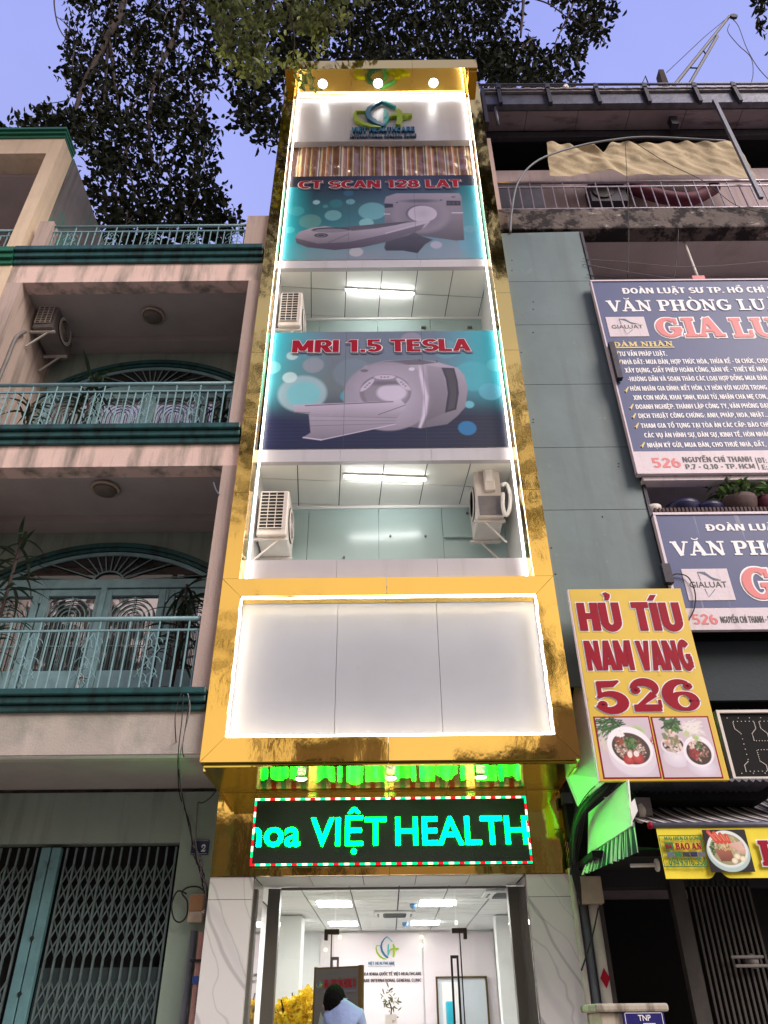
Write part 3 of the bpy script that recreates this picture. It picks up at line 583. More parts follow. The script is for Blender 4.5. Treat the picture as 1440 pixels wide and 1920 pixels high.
# LED strips: both jambs, under the canopy, around the blank panel
def strip(pts, r, m='led_white'): return obj('light_strip', MB().tube(pts, r, 6), m, cl, smooth=True)
for x in (XI0+.055, XI1-.05): strip([(x, 8.17, 6.12), (x+.006, 8.17, 9), (x-.004, 8.17, 12), (x, 8.17, 17.6)], .015)
strip([(XI0+.05, 8.2, 17.6), (-.9, 8.2, 17.585), (0, 8.2, 17.6), (.9, 8.2, 17.588), (XI1-.05, 8.2, 17.6)], .022)
for a, b in (((-1.70, 5.80), (1.785, 5.805)), ((1.785, 5.805), (1.785, 4.15)), ((1.785, 4.15), (-1.70, 4.15)), ((-1.70, 4.15), (-1.70, 5.80))):
    n = 12; strip([(a[0]+(b[0]-a[0])*i/n+.004*sin(i*2.1), 8.02, a[1]+(b[1]-a[1])*i/n+.004*cos(i*1.7)) for i in range(n+1)], .012, 'led_white2')
# ground floor fascia, marble pillars
for a, b in ((X0, -1.52), (-1.516, .02), (.024, 1.62), (1.624, X1)): bx('fascia_panel', 'gold', cl, a, b, 9.13, 9.17, 2.96, 3.843)
bx('fascia_core', 'white', cl, X0+.02, X1-.02, 9.172, 9.3, 2.99, 3.87)
for a, b in ((X0, -1.475), (1.525, X1)):
    bx('marble_slab', 'marble', cl, a, b, 9.15, 9.19, 2.735, 2.955); bx('marble_slab', 'marble', cl, a, b, 9.15, 9.19, .12, 2.73)
    bx('pillar_core', 'white', cl, a+.01, b-.01, 9.19, 9.3, .12, 2.95)
M['polish'] = mat('polished_jamb', C(176, 172, 170), .03, metal=.75, var=.04, bump=.004, bs=3)
for a, sgn in ((-1.475, 1), (1.525, -1)):
    for y0, y1 in ((9.2, 9.52), (9.525, 9.9)): obj('jamb_sheet', MB().box(min(a, a+.01*sgn), max(a, a+.01*sgn), y0, y1, .12, 2.95), 'polish', cl)
    bx('jamb_core', 'white', cl, min(a, a-.12*sgn), max(a, a-.12*sgn)-0, 9.19, 9.92, .12, 2.95)
for i in range(5): bx('soffit_tile', 'tile', cl, -1.46+.595*i, -.875+.595*i, 9.2, 9.9, 2.955, 2.965)
bx('soffit_board', 'joint', cl, -1.46, 1.52, 9.2, 9.9, 2.967, 2.99)
for x0, x1 in ((-1.40, -1.26), (1.41, 1.52)): bx('door_post', 'dgrey', cl, x0, x1, 9.86, 10.0, .12, 2.93)
bx('door_head', 'dgrey', cl, -1.26, 1.41, 9.93, 9.96, 2.925, 2.95)
# lobby shell
bx('entrance_step', 'marble', cl, -1.9, 1.98, 9.0, 9.93, .122, .15); bx('lobby_floor', 'marble', cl, -1.83, 1.91, 9.93, 15.3, .1, .16)
bx('lobby_wall', 'white', cl, -1.83, -1.70, 9.95, 15.3, .16, 3.0); bx('lobby_wall', 'marble', cl, 1.86, 1.905, 9.95, 15.3, .16, 3.0)
bx('lobby_column', 'white', cl, -1.70, -1.28, 12.7, 13.2, .16, 2.95); bx('lobby_column', 'white', cl, 1.62, 1.86, 12.9, 13.2, .16, 2.95)
bx('lobby_wall', 'white', cl, -1.7, 1.86, 15.2, 15.3, .16, 3.0)
bx('lobby_panel', 'lobbypink', cl, -1.18, .585, 15.14, 15.19, .16, 2.93); bx('lobby_panel', 'lobbypink', cl, .61, 1.84, 15.16, 15.19, .16, 2.93)
bx('ceiling_grid', 'joint', cl, -1.7, 1.86, 9.97, 15.2, 2.985, 3.05)
lights = [(-.72, 11.35), (.66, 11.35), (-.72, 13.75), (.60, 13.75)]
for i in range(6):
    for j in range(18):
        x0, y0 = -1.66+.6*i, 9.98+.295*j
        if not any(x0+.05 < lx+.3 < x0+.6 and y0-.02 < ly+.1 < y0+.29 for lx, ly in lights): pass
        bx('ceiling_tile', 'tile', cl, x0+.009, min(x0+.591, 1.86), y0+.008, y0+.287, 2.965, 2.98)
# back door, mirrored partition and gilt frame in the lobby
bx('inner_doorway', 'palewall', cl, .83, 1.64, 15.10, 15.14, .16, 2.235)
for a, b, c, d in ((.80, .83, .16, 2.26), (1.64, 1.67, .16, 2.26), (.80, 1.67, 2.235, 2.265)): bx('inner_door_frame', 'gilt', cl, a, b, 15.06, 15.11, c, d)
bx('inner_door_leaf', 'white', cl, .90, 1.18, 15.03, 15.06, .16, 2.18); bx('dark_opening', 'void', cl, 1.83, 1.858, 13.6, 14.5, .16, 2.05)
# glass doors: two leaves with patch fittings, rods and handles
for s in (-1, 1):
    x0, x1 = (-1.25, -.62) if s < 0 else (.80, 1.40)
    gl = bx('glass_door', 'glass', cl, x0, x1, 9.935, 9.945, .17, 2.90)
    c = -.645 if s < 0 else .82
    L = MB().box(c-.085, c+.085, 9.90, 9.98, 2.46, 2.51); L.box(*((c-.085, c-.045) if s < 0 else (c+.045, c+.085)), 9.9, 9.98, 2.40, 2.461)
    obj('patch_fitting', L, 'bronze', gl, bevel=.004)
    obj('door_rod', MB().tube([(c+.0, 9.9, 2.46), (c+.01*s, 9.9, .2)], .007, 8), 'black', gl)
hz = at(850, 1792, 9.93).z
for nm, xa, xb, zt, zb2, m_ in (('door_handle', .70, .79, hz, .95, 'black'), ('door_handle', -.645, -.555, at(628, 1795, 9.93).z, .95, 'dgrey')):
    L = MB().box(xa, xa+.022, 9.86, 9.9, zb2, zt); L.box(xb-.022, xb, 9.86, 9.9, zb2, zt); L.box(xa+.022, xb-.022, 9.86, 9.9, zt-.03, zt); L.box(xa+.022, xb-.022, 9.86, 9.9, zb2, zb2+.03)
    obj(nm, L, m_, cl)
bx('glass_door', 'glass', cl, -.60, .78, 9.935, 9.945, 2.52, 2.90)
# ------------------------------------------------------------------ lights of the clinic
def lamp_disc(x, y, z, r, label, grp):
    t = thing('downlight', label, 'downlight', (x, y, z), grp)
    obj('trim_ring', MB().lathe([(r*1.0, 0), (r*1.25, 0), (r*1.25, -.012), (r*1.0, -.012)], (x, y, z), 20), 'white', t)
    obj('lens', MB().lathe([(r, -.0125), (r*.9, -.02)], (x, y, z), 20), 'spot', t)
for px, nm in ((605, 'bright square downlight under the canopy nearest the hanging leaves'), (709, 'bright downlight under the canopy above the clinic logo'), (813, 'bright downlight under the canopy, nearest the neighbour roof')):
    p = at(px, 158, 7.97); lamp_disc(p.x, 7.97, 17.655, .085, nm, 'downlights under the top canopy')
for px, nm in ((568, 'downlight in the gold soffit above the letters hoa'), (733, 'downlight in the gold soffit above the middle of the LED sign'), (898, 'downlight in the gold soffit above the letters LTH')):
    p = at(px, 1461, 8.68); lamp_disc(p.x, 8.50, 3.843, .055, nm, 'downlights over the LED sign')
for (zc, ym, lb) in ((12.15, 548, 'long white tube lamp on the tiled ceiling of the upper loggia'), (8.03, 897, 'long white tube lamp on the tiled ceiling of the lower loggia')):
    xa, xb = (650, 775) if zc > 10 else (648, 797)
    zz = zc-.03; k = (at(700, ym, 1).z-CH); Y = (zz-CH)/k; A = at(xa, ym, Y).x; B = at(xb, ym, Y).x
    t = thing('tube_lamp', lb, 'lamp', ((A+B)/2, Y, zz), 'loggia tube lamps')
    a = radians(4.6); d = Vector((cos(a), sin(a), 0)); c = Vector(((A+B)/2, Y, zz)); h = (B-A)/2
    obj('batten', MB().prism([c-d*(h+.03)+Vector((0, -.03, .012)), c+d*(h+.03)+Vector((0, -.03, .012)), c+d*(h+.03)+Vector((0, .03, .012)), c-d*(h+.03)+Vector((0, .03, .012))], (0, 0, .028)), 'white', t)
    obj('diffuser', MB().tube([c-d*h, c+d*h], .02, 10), 'tube', t)
for (x, y), lb in zip(lights, ('lobby ceiling panel lamp on the flower side, nearer the doors', 'lobby ceiling panel lamp on the inner door side, nearer the doors', 'lobby ceiling panel lamp on the flower side, near the back wall', 'lobby ceiling panel lamp on the inner door side, near the back wall')):
    t = thing('panel_lamp', lb, 'ceiling lamp', (x, y, 2.96), 'lobby ceiling lamps')
    bx('frame', 'white', t, x-.235, x+.235, y-.2, y+.38, 2.952, 2.966); bx('diffuser', 'paneltube', t, x-.225, x+.225, y-.19, y+.37, 2.944, 2.951)
def cassette(x, y, lb):
    t = thing('ceiling_cassette', lb, 'air conditioner', (x, y, 2.96), 'ceiling cassettes')
    obj('face_panel', MB().box(x-.3, x+.3, y-.3, y+.3, 2.93, 2.962), 'white', t, bevel=.02); bx('intake_grille', 'joint', t, x-.17, x+.17, y-.17, y+.17, 2.924, 2.929)
    for sx, sy in ((0, -1), (0, 1), (1, 0), (-1, 0)): bx('air_flap', 'dgrey', t, x+sx*.24-(.16 if sy else .012), x+sx*.24+(.16 if sy else .012), y+sy*.24-(.012 if sy else .16), y+sy*.24+(.012 if sy else .16), 2.922, 2.929)
cassette(.1, 12.6, 'round edged ceiling cassette above the lobby logo'); cassette(1.5, 10.6, 'ceiling cassette close to the dark door post')
for px, py, Y, lb in ((775, 1697, 11.6, 'small blue dome detector nearer the glass doors'), (760, 1730, 13.9, 'small blue dome detector near the lobby logo wall')):
    p = at(px, py, Y); tag(obj('ceiling_detector', MB().lathe([(.05, 2.963), (.05, 2.93), (.02, 2.9)], (p.x, Y, 0), 14), mat('detector_blue', C(90, 130, 170), .4)), lb, 'detector', 'lobby detectors')
# ------------------------------------------------------------------ big printed banners
# CT banner
def bannerCT():
    a = at(0, 0, 8.25); zt, zb = 14.80, 12.35; x0, x1 = XI0+.02, XI1-.015
    c = Cv(x0, x1, zb, zt, 380, 250, None)
    def q(X, Y): p = at(500+X/3.13, 80+Y/3.13, 8.25); return (p.x, p.z)
    u = ((c.X-x0)/(x1-x0))[..., None]; v = ((c.Z-zb)/(zt-zb))[..., None]
    nv, tl, lv, dk = [np.array(C(*k)[:3]) for k in ((14, 24, 54), (12, 128, 140), (128, 138, 164), (30, 50, 80))]
    g = tl*(1-v)+nv*v; g = g*(1-u**1.5*(1-v))+lv*(u**1.5*(1-v)); c.I[:] = g*(1-.0*u)
    c.I = np.where(v > .62, c.I*(1-(v-.62)/.38)+nv*((v-.62)/.38), c.I)
    c.ell(*q(240, 1250), 1.3, .5, C(70, 150, 160), .5, .9); c.ell(*q(560, 1260), 1.2, .35, C(134, 128, 146), .7, .6)
    c.I = c.I*(1-np.clip((np.abs(u-.5)*2-.72)/.28, 0, 1)*.75)+np.array(C(10, 176, 196)[:3])*np.clip((np.abs(u-.5)*2-.72)/.28, 0, 1)*.75*(v < .86)+0*v  # teal print turned cyan at both sides: the LED strips' glow painted in
    for X, Y, r, col, al in ((292, 938, .065, (150, 190, 205), .8), (492, 935, .08, (110, 175, 195), .7), (175, 990, .14, (60, 160, 175), .6), (390, 1015, .15, (120, 180, 190), .55), (255, 1050, .2, (110, 160, 150), .4), (408, 945, .12, (30, 120, 130), .6), (585, 1060, .13, (140, 200, 210), .6), (135, 1100, .09, (80, 200, 210), .5), (620, 990, .25, (120, 190, 205), .5), (525, 1230, .12, (200, 190, 200), .5), (995, 1188, .1, (176, 168, 196), .6), (1190, 1095, .1, (110, 160, 190), .6), (480, 885, .09, (40, 110, 150), .5), (345, 962, .05, (60, 150, 160), .6), (1230, 1180, .3, (90, 150, 190), .35)):
        c.ell(*q(X, Y), r, r*1.02, C(*col), al, .02)
    c.poly([q(*k) for k in ((692, 930), (700, 905), (760, 886), (1130, 884), (1142, 905), (1160, 1160), (1110, 1163), (880, 1130), (692, 1062))], C(144, 137, 156), C(76, 72, 82))
    c.ell(*q(905, 1015), .50, .50, C(96, 92, 105), .85, .12, C(137, 130, 148)); c.ell(*q(900, 930), .3, .05, C(71, 67, 77), .8, .05)
    c.ell(*q(912, 1005), .265, .245, C(168, 161, 183)); c.ell(*q(905, 1003), .27, .25, C(52, 47, 65), .6, .02); c.ell(*q(914, 1005), .255, .235, C(163, 156, 177), 1, None, C(182, 173, 198))
    c.poly([q(*k) for k in ((692, 945), (742, 947), (742, 968), (692, 972))], C(30, 28, 40)); c.poly([q(*k) for k in ((1055, 928), (1138, 930), (1138, 957), (1055, 957))], C(30, 28, 40))
    for k in (0, 1, 2): c.poly([q(1060+26*k, 934), q(1080+26*k, 934), q(1080+26*k, 951), q(1060+26*k, 951)], C(67, 64, 73))
    c.line(q(690, 1007), q(722, 1007), .02, C(206, 197, 225)); c.line(q(1088, 1000), q(1150, 1000), .02, C(206, 197, 225)); c.line(q(762, 940), q(768, 940), .03, C(52, 51, 65)); c.line(q(1020, 925), q(1026, 925), .03, C(52, 51, 65)); c.ell(*q(1095, 907), .04, .025, C(52, 51, 65), .7)
    c.poly([q(*k) for k in ((690, 1205), (700, 1165), (860, 1110), (905, 1135), (975, 1158), (930, 1185), (885, 1237), (800, 1222), (700, 1222))], C(76, 72, 82), C(28, 26, 36))
    for k in range(4): c.line(q(745+38*k, 1190-6*k), q(850+20*k, 1140), .012, C(52, 47, 65))
    c.poly([q(*k) for k in ((168, 1142), (190, 1112), (265, 1088), (340, 1078), (480, 1096), (700, 1080), (950, 1040), (958, 1052), (930, 1085), (830, 1130), (710, 1167), (560, 1200), (400, 1216), (250, 1202), (180, 1178))], C(174, 166, 188), C(78, 74, 84))
    c.poly([q(*k) for k in ((168, 1148), (300, 1180), (480, 1172), (700, 1125), (930, 1065), (905, 1100), (710, 1170), (560, 1203), (400, 1219), (240, 1203), (175, 1178))], C(107, 102, 116), C(63, 51, 70))
    c.poly([q(*k) for k in ((430, 1085), (850, 1048), (760, 1072), (640, 1092), (500, 1106))], C(66, 62, 71), C(88, 83, 95))
    c.line(q(700, 1120), q(950, 1050), .03, C(182, 173, 198), .8); c.line(q(360, 1175), q(480, 1125), .014, C(52, 47, 65), .8)
    c.ell(*q(375, 1100), .33, .07, C(30, 28, 38)); c.ell(*q(378, 1103), .3, .052, C(122, 116, 132)); c.ell(*q(320, 1132), .12, .06, C(40, 38, 50)); c.ell(*q(320, 1132), .09, .045, C(96, 92, 105)); c.ell(*q(320, 1132), .05, .02, C(40, 38, 50))
    t = thing('printed_banner', 'teal and navy banner with CT SCAN 128 LAT above a grey scanner', 'banner', (0, 8.25, zb), 'machine banners on the clinic tower')
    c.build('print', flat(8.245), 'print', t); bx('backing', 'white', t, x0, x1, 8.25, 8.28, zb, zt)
    A = at(500+185/3.13, 80+858/3.13, 8.24); B = at(500+1140/3.13, 80+855/3.13, 8.24); h = at(500+185/3.13, 80+815/3.13, 8.24).z-A.z
    for e, m, l, dz, dx in ((.035, 'shadowgrey', .004, -.035, .02), (.035, 'lettwhite', .008, 0, 0), (0, 'letredb', .012, 0, 0)):
        sans(FY(8.24), 'CT SCAN 128 LAT', A.x+dx, A.z+dz, h, B.x-A.x, m, t, lift=l, e=e, bold=.02)
    for X in (485, 870): p = at(500+X/3.13, 80+1000/3.13, 8.25); bx('seam', 'joint', t, p.x-.002, p.x+.002, 8.2435, 8.2449, zb, zt)
    return t
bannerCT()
def bannerMRI():
    zt, zb = 10.59, 8.25; x0, x1 = XI0+.02, XI1-.015; c = Cv(x0, x1, zb, zt, 380, 250, None)
    def q(X, Y): p = at(460+X/2.667, 460+Y/2.667, 8.25); return (p.x, p.z)
    u = ((c.X-x0)/(x1-x0))[..., None]; v = ((c.Z-zb)/(zt-zb))[..., None]
    k = lambda *a: np.array(C(*a)[:3])
    top = k(112, 122, 140)*(1-u)+k(92, 110, 134)*u; bot = k(16, 24, 66)*(1-u)+k(10, 20, 46)*u
    side = np.clip(np.abs(u-.5)*2-.45, 0, 1)/.55; top = top*(1-side)+k(8, 168, 190)*side  # sides blend to cyan, strip glow painted over the teal print
    s = np.clip((v-.22)/.35, 0, 1); s = s*s*(3-2*s); c.I[:] = top*s+bot*(1-s)
    c.ell(*q(390, 690), .7, .45, C(96, 108, 96), .5, .8)
    for X, Y, r, col, al in ((285, 742, .36, (160, 190, 205), .75), (290, 745, .25, (90, 190, 205), .6), (235, 553, .09, (190, 220, 230), .6), (135, 612, .13, (120, 210, 220), .7), (222, 662, .11, (190, 220, 228), .8), (340, 600, .16, (150, 150, 168), .6), (515, 755, .12, (60, 160, 190), .7), (540, 640, .3, (120, 140, 160), .4), (1140, 655, .3, (70, 170, 190), .55), (1225, 732, .17, (90, 170, 200), .65), (1120, 797, .07, (110, 190, 215), .7), (1110, 915, .13, (30, 120, 180), .8), (830, 475, .17, (150, 140, 160), .6), (1250, 600, .13, (90, 190, 205), .6), (1000, 520, .2, (90, 160, 180), .4)):
        c.ell(*q(X, Y), r, r, C(*col), al, .05 if r > .2 else .02)
    for i in range(9): c.line(q(90, 850+18*i), q(1330, 846+18*i), .006, C(70, 84, 130), .25)
    c.poly([q(*p) for p in ((545, 770), (543, 700), (560, 640), (600, 602), (700, 578), (870, 570), (960, 585), (1060, 613), (1095, 650), (1112, 720), (1100, 810), (1060, 855), (1010, 895), (880, 916), (750, 902), (640, 850))], C(165, 158, 179), C(103, 99, 112))
    c.poly([q(*p) for p in ((600, 603), (700, 580), (870, 570), (960, 588), (880, 598), (720, 600))], C(96, 92, 105))
    c.ell(*q(715, 750), .66, .68, C(182, 173, 198), .9, .03, C(144, 137, 156)); c.ell(*q(700, 735), .38, .36, C(96, 92, 105), 1, .02, C(122, 116, 132)); c.ell(*q(706, 738), .33, .31, C(134, 128, 146), 1, .03)
    c.ell(*q(732, 738), .22, .17, C(190, 182, 207), 1, .04); c.ell(*q(700, 690), .25, .05, C(88, 83, 95), .7, .05)
    for X, Y, r in ((610, 700, .9), (790, 695, -.9), (697, 660, 0)):
        c.ell(*q(X, Y), .16, .045, C(189, 180, 205), .9, None, None, r)
        for j in (-1, 0, 1): pp = q(X, Y); c.ell(pp[0]+j*.05*cos(r), pp[1]+j*.05*sin(r), .016, .01, C(50, 46, 60))
    c.poly([q(*p) for p in ((870, 600), (885, 640), (915, 760), (905, 850), (878, 914), (866, 912), (885, 850), (893, 760), (870, 650))], C(205, 195, 222), al=.9, soft=.03)
    c.poly([q(*p) for p in ((905, 600), (985, 612), (1010, 740), (998, 840), (905, 880), (922, 760))], C(131, 124, 142), C(96, 92, 105), .7, .03)
    c.poly([q(*p) for p in ((980, 612), (1045, 615), (1062, 680), (1068, 740), (1055, 822), (998, 839), (1012, 740), (1002, 670))], C(54, 51, 72), C(38, 36, 50)); c.poly([q(*p) for p in ((1000, 622), (1040, 624), (1054, 690), (1056, 750), (1046, 815), (1012, 826), (1024, 740), (1016, 680))], C(67, 64, 73))
    c.ell(*q(595, 628), .06, .03, C(88, 83, 95), .8); c.ell(*q(832, 620), .045, .035, C(203, 194, 220)); c.line(q(870, 572), q(874, 580), .015, C(52, 47, 65)); c.line(q(955, 578), q(960, 586), .015, C(52, 47, 65))
    c.poly([q(*p) for p in ((240, 800), (300, 796), (740, 780), (770, 765), (803, 800), (790, 832), (755, 868), (335, 846), (245, 836))], C(189, 180, 205), C(139, 132, 150))
    c.poly([q(*p) for p in ((318, 846), (755, 866), (750, 896), (380, 975), (288, 962), (326, 938))], C(161, 154, 175), C(120, 114, 131))
    for yy in (868, 892, 918): c.line(q(325, yy-14), q(752, yy-(yy-860)*.45), .010, C(96, 92, 105), .8)
    c.line(q(290, 962), q(380, 974), .02, C(194, 185, 211)); c.line(q(380, 974), q(750, 895), .014, C(194, 185, 211)); c.line(q(300, 803), q(738, 783), .016, C(79, 53, 76)); c.line(q(245, 835), q(322, 838), .012, C(88, 83, 95)); c.line(q(665, 848), q(800, 800), .012, C(80, 76, 86))
    t = thing('printed_banner', 'teal and lavender banner with MRI 1.5 TESLA above a white scanner', 'banner', (0, 8.25, zb), 'machine banners on the clinic tower')
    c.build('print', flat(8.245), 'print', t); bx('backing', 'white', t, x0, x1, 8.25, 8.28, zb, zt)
    A = at(460+232/2.667, 460+538/2.667, 8.24); B = at(460+1122/2.667, 460+532/2.667, 8.24); h = at(460+232/2.667, 460+478/2.667, 8.24).z-A.z
    for e, m, l, dz, dx in ((.035, 'shadowgrey', .004, -.035, .02), (.035, 'lettwhite', .008, 0, 0), (0, 'letredb', .012, 0, 0)):
        sans(FY(8.24), 'MRI 1.5 TESLA', A.x+dx, A.z+dz, h, B.x-A.x, m, t, lift=l, e=e, bold=.02)
    for X in (495, 898): p = at(460+X/2.667, 460+800/2.667, 8.25); bx('seam', 'joint', t, p.x-.002, p.x+.002, 8.2435, 8.2449, zb, zt)
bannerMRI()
# striped cloth under clear plastic behind the top opening
c = Cv(XI0+.02, XI1-.02, 14.82, 16.02, 520, 60, C(150, 110, 84)); x = XI0; k = 0
pal = [(118, 74, 56), (118, 74, 56), (206, 196, 180), (96, 88, 76), (214, 190, 150), (150, 96, 66), (222, 214, 200), (190, 120, 60), (120, 84, 66), (204, 190, 120)]
while x < XI1:
    wd = [.10, .03, .02, .025, .035, .07, .02, .03, .06, .02][k % 10]; c.poly([(x, 14), (x+wd, 14), (x+wd, 17), (x, 17)], C(*pal[k % 10])); x += wd; k += 1
o = c.build('striped_curtain', lambda X, Z: (X, 8.37+.014*np.sin(X*26)+.02*np.sin(X*3.1+Z*2.2)*np.cos(Z*3+X)+.008*np.sin(X*11+Z*17), Z), 'cloth', None)
tag(o, 'brown and white striped cloth under shiny plastic between the logo panel and the CT banner', 'curtain')
# ------------------------------------------------------------------ logo panel with raised letters
t = thing('logo_sign', 'white panel at the tower top with the raised green and blue logo', 'sign', (0, 8.25, 15.99))
for a, b in ((XI0+.01, -.6), (-.597, .66), (.663, XI1-.01)): bx('backing_panel', 'white_alu', t, a, b, 8.25, 8.37, 15.99, 17.6)
def logo(fr, cx, cz, s, dep, par, lift):
    f = Fr(fr.p(cx, cz), fr.U, fr.V)
    f2 = Fr(); f2.O = fr.p(cx, cz); f2.U = fr.U*s; f2.V = fr.V*s; f2.N = fr.N
    def R(nm, L, m):
        mb = MB()
        for i, (p, w_) in enumerate(L): ribbon(mb, f2, p, w_, lift+dep+i*.0004, 0, dep)
        obj(nm, mb, m, par, fix=True)
    R('green_arc', [([(-.58, .16), (-.88, .16), (-.93, -.05), (-.84, -.35), (-.62, -.62), (-.35, -.78), (-.05, -.84)], [.05, .07, .10, .14, .15, .13, .04])], 'lgreen')
    R('blue_arc', [([(0, .82), (-.25, .62), (-.44, .36), (-.50, .08), (-.42, -.25), (-.22, -.52), (.02, -.72), (.1, -.70)], [.06, .09, .13, .17, .18, .17, .14, .1])], 'lblue')
    R('teal_roof', [([(0, .82), (.25, .62), (.46, .42)], [.08, .09, .07])], 'lteal')
    R('teal_tower', [([(.12, .26), (.10, -.1), (.05, -.68)], [.12, .14, .05]), ([(.05, -.66), (.16, -.42), (.2, -.2)], [.05, .08, .1])], 'lteal')
    R('green_cross', [([(.06, -.36), (.3, -.14), (.6, -.08), (1.0, -.10)], [.04, .12, .17, .14]), ([(.52, .26), (.58, .1), (.58, -.45), (.52, -.70)], [.12, .19, .19, .16]), ([(1.0, -.04), (.8, -.22), (.62, -.3)], [.03, .05, .02])], 'lgreen')
logo(FY(8.25), .04, 16.87, .60, .07, t, .01)
sans(FY(8.25), 'VIỆT HEALTHCARE', -.57, 16.24, .155, 1.25, 'lblue', t, lift=.06, dep=.055, name='raised_lettering')
sans(FY(8.25), 'INTERNATIONAL GENERAL CLINIC', -.60, 16.06, .10, 1.31, 'letblue', t, lift=.05, dep=.045, name='raised_lettering')
# ------------------------------------------------------------------ LED sign
t = thing('led_sign', 'black LED sign over the entrance showing hoa VIỆT HEALTH in cyan', 'sign', (.045, 9.1, 3.05))
LX0, LX1, LZ0, LZ1 = -1.515, 1.60, 3.05, 3.765
bx('matrix_face', 'ledface', t, LX0, LX1, 9.07, 9.128, LZ0, LZ1)
vs, fs = glyphs('hoa VIỆT HEALTH', .012, 0)
b = bmesh.new(); a0 = at(413/3.27+360, 1380+640/3.27, 9.07)
q = lambda X, Y: at(360+X/3.27, 1380+Y/3.27, 9.07)
xa = q(440, 680); xb = q(660, 680); xV = q(728, 680)
def clipped(body, x0, x1, z, h, bold, cl0=None):
    vs, fs = glyphs(body, bold, 0); mn, mx_ = vs[:, 0].min(), vs[:, 0].max(); s = (x1-x0)/(mx_-mn)
    b = bmesh.new(); V = [b.verts.new((x0+(p[0]-mn)*s, 9.064, z+p[1]*h/CAP)) for p in vs]
    for f in fs:
        try: b.faces.new([V[i] for i in f])
        except ValueError: pass
    for X, nx in ((LX0+.02, -1), (LX1-.02, 1)): bmesh.ops.bisect_plane(b, geom=b.verts[:]+b.edges[:]+b.faces[:], plane_co=(X, 0, 0), plane_no=(nx, 0, 0), clear_outer=True)
    mb = MB(); b.verts.index_update(); mb.add([v.co.copy() for v in b.verts], [tuple(v.index for v in f.verts) for f in b.faces]); b.free()
    obj('lettering', mb, 'ledtext', t, fix=False)
zb = q(800, 672).z; hh = q(800, 505).z-zb
oa = q(440, 1).x*0+at(360+440/3.27, 1580, 9.07).x; ob = at(360+662/3.27, 1580, 9.07).x; wo = ob-oa
clipped('hoa', oa-wo*.50, ob, zb, hh*.98, .012)
clipped('VIỆT', at(360+728/3.27, 1560, 9.07).x, at(360+1192/3.27, 1560, 9.07).x, zb, hh, .010)
clipped('HEALTH', at(742, 1560, 9.07).x, at(988.5, 1560, 9.07).x, zb, hh, .010)
seg = {}
for k, m in (('r', 'led_red'), ('g', 'led_grn'), ('w', 'led_wht')): seg[k] = (proto('border_led', MB().box(-.0275, .0275, -.006, .006, -.011, .011), m), proto('border_led', MB().box(-.011, .011, -.006, .006, -.0275, .0275), m))
n = int((LX1-LX0)/.057)
for z in (LZ0+.012, LZ1-.012):
    for i in range(n): inst('border_led', seg['rwgw'[i % 4] if i % 4 != 3 else 'w'][0] if False else seg['rgwg'[i % 4] if z < 3.3 else 'rwgw'[(i+1) % 4]][0], t, (LX0+.03+i*(LX1-LX0-.06)/(n-1), 9.066, z))
for x in (LX0+.012, LX1-.012):
    for i in range(11): inst('border_led', seg['rgw'[i % 3]][1], t, (x, 9.066, LZ0+.055+i*.0605))
# ------------------------------------------------------------------ lobby lettering and logo
t = thing('lobby_sign', 'clinic logo and name in dark letters on the pink lobby wall', 'sign', (0, 15.13, 2.1))
logo(FY(15.135), -.02, 2.70, .205, .01, t, .001)
ts('VIỆT HEALTHCARE', 15.13, 690, 1809, 740, 5.5, 'lblue', t); tp('PHÒNG KHÁM ĐA KHOA QUỐC TẾ', 15.13, 690, 1813.5, 740, 2.6, 'letblue', t)
A, B = at(684, 1829.5, 15.13), at(790, 1829, 15.13); W1 = glyphs('ĐA KHOA QUỐC TẾ VIỆT HEALTHCARE', .02)[0][:, 0]; W2 = glyphs('PHÒNG KHÁM ĐA KHOA QUỐC TẾ VIỆT HEALTHCARE', .02)[0][:, 0]
def tpr(full, vis, xl, xr, yb, hp, m):     # right part measured, the hidden left part runs on behind the stand
    a = at(xl, yb, 15.13); b_ = at(xr, yb, 15.13); wd = (b_.x-a.x)/sw_(vis)*sw_(full); h = at(xl, yb-hp, 15.13).z-a.z
    sans(FY(15.13), full, b_.x-wd, a.z, h, wd, m, t)
tpr('PHÒNG KHÁM ĐA KHOA QUỐC TẾ VIỆT HEALTHCARE', 'A KHOA QUỐC TẾ VIỆT HEALTHCARE', 687, 790, 1829.5, 6.3, 'letblack')
tpr('VIETHEALTHCARE INTERNATIONAL GENERAL CLINIC', 'RE INTERNATIONAL GENERAL CLINIC', 686, 790, 1841.8, 6.3, 'letblack')
for k_, (px, py) in enumerate(((637, 1757), (790.5, 1757), (790.5, 1773), (610.5, 1781))):
    p = at(px, py, 15.1); tag(obj('wall_spotlight', MB().lathe([(.03, 0), (.03, -.03)], (p.x, 15.12, p.z), 10, 'y'), 'led_wht'), ('tiny warm spot high on the wall joint beside the door fitting', 'upper tiny warm spot on the joint right of the lobby logo', 'lower tiny warm spot on the joint right of the lobby logo', 'tiny warm spot lowest of the four by the lobby window wall')[k_], 'lamp', 'tiny wall spots in the lobby')
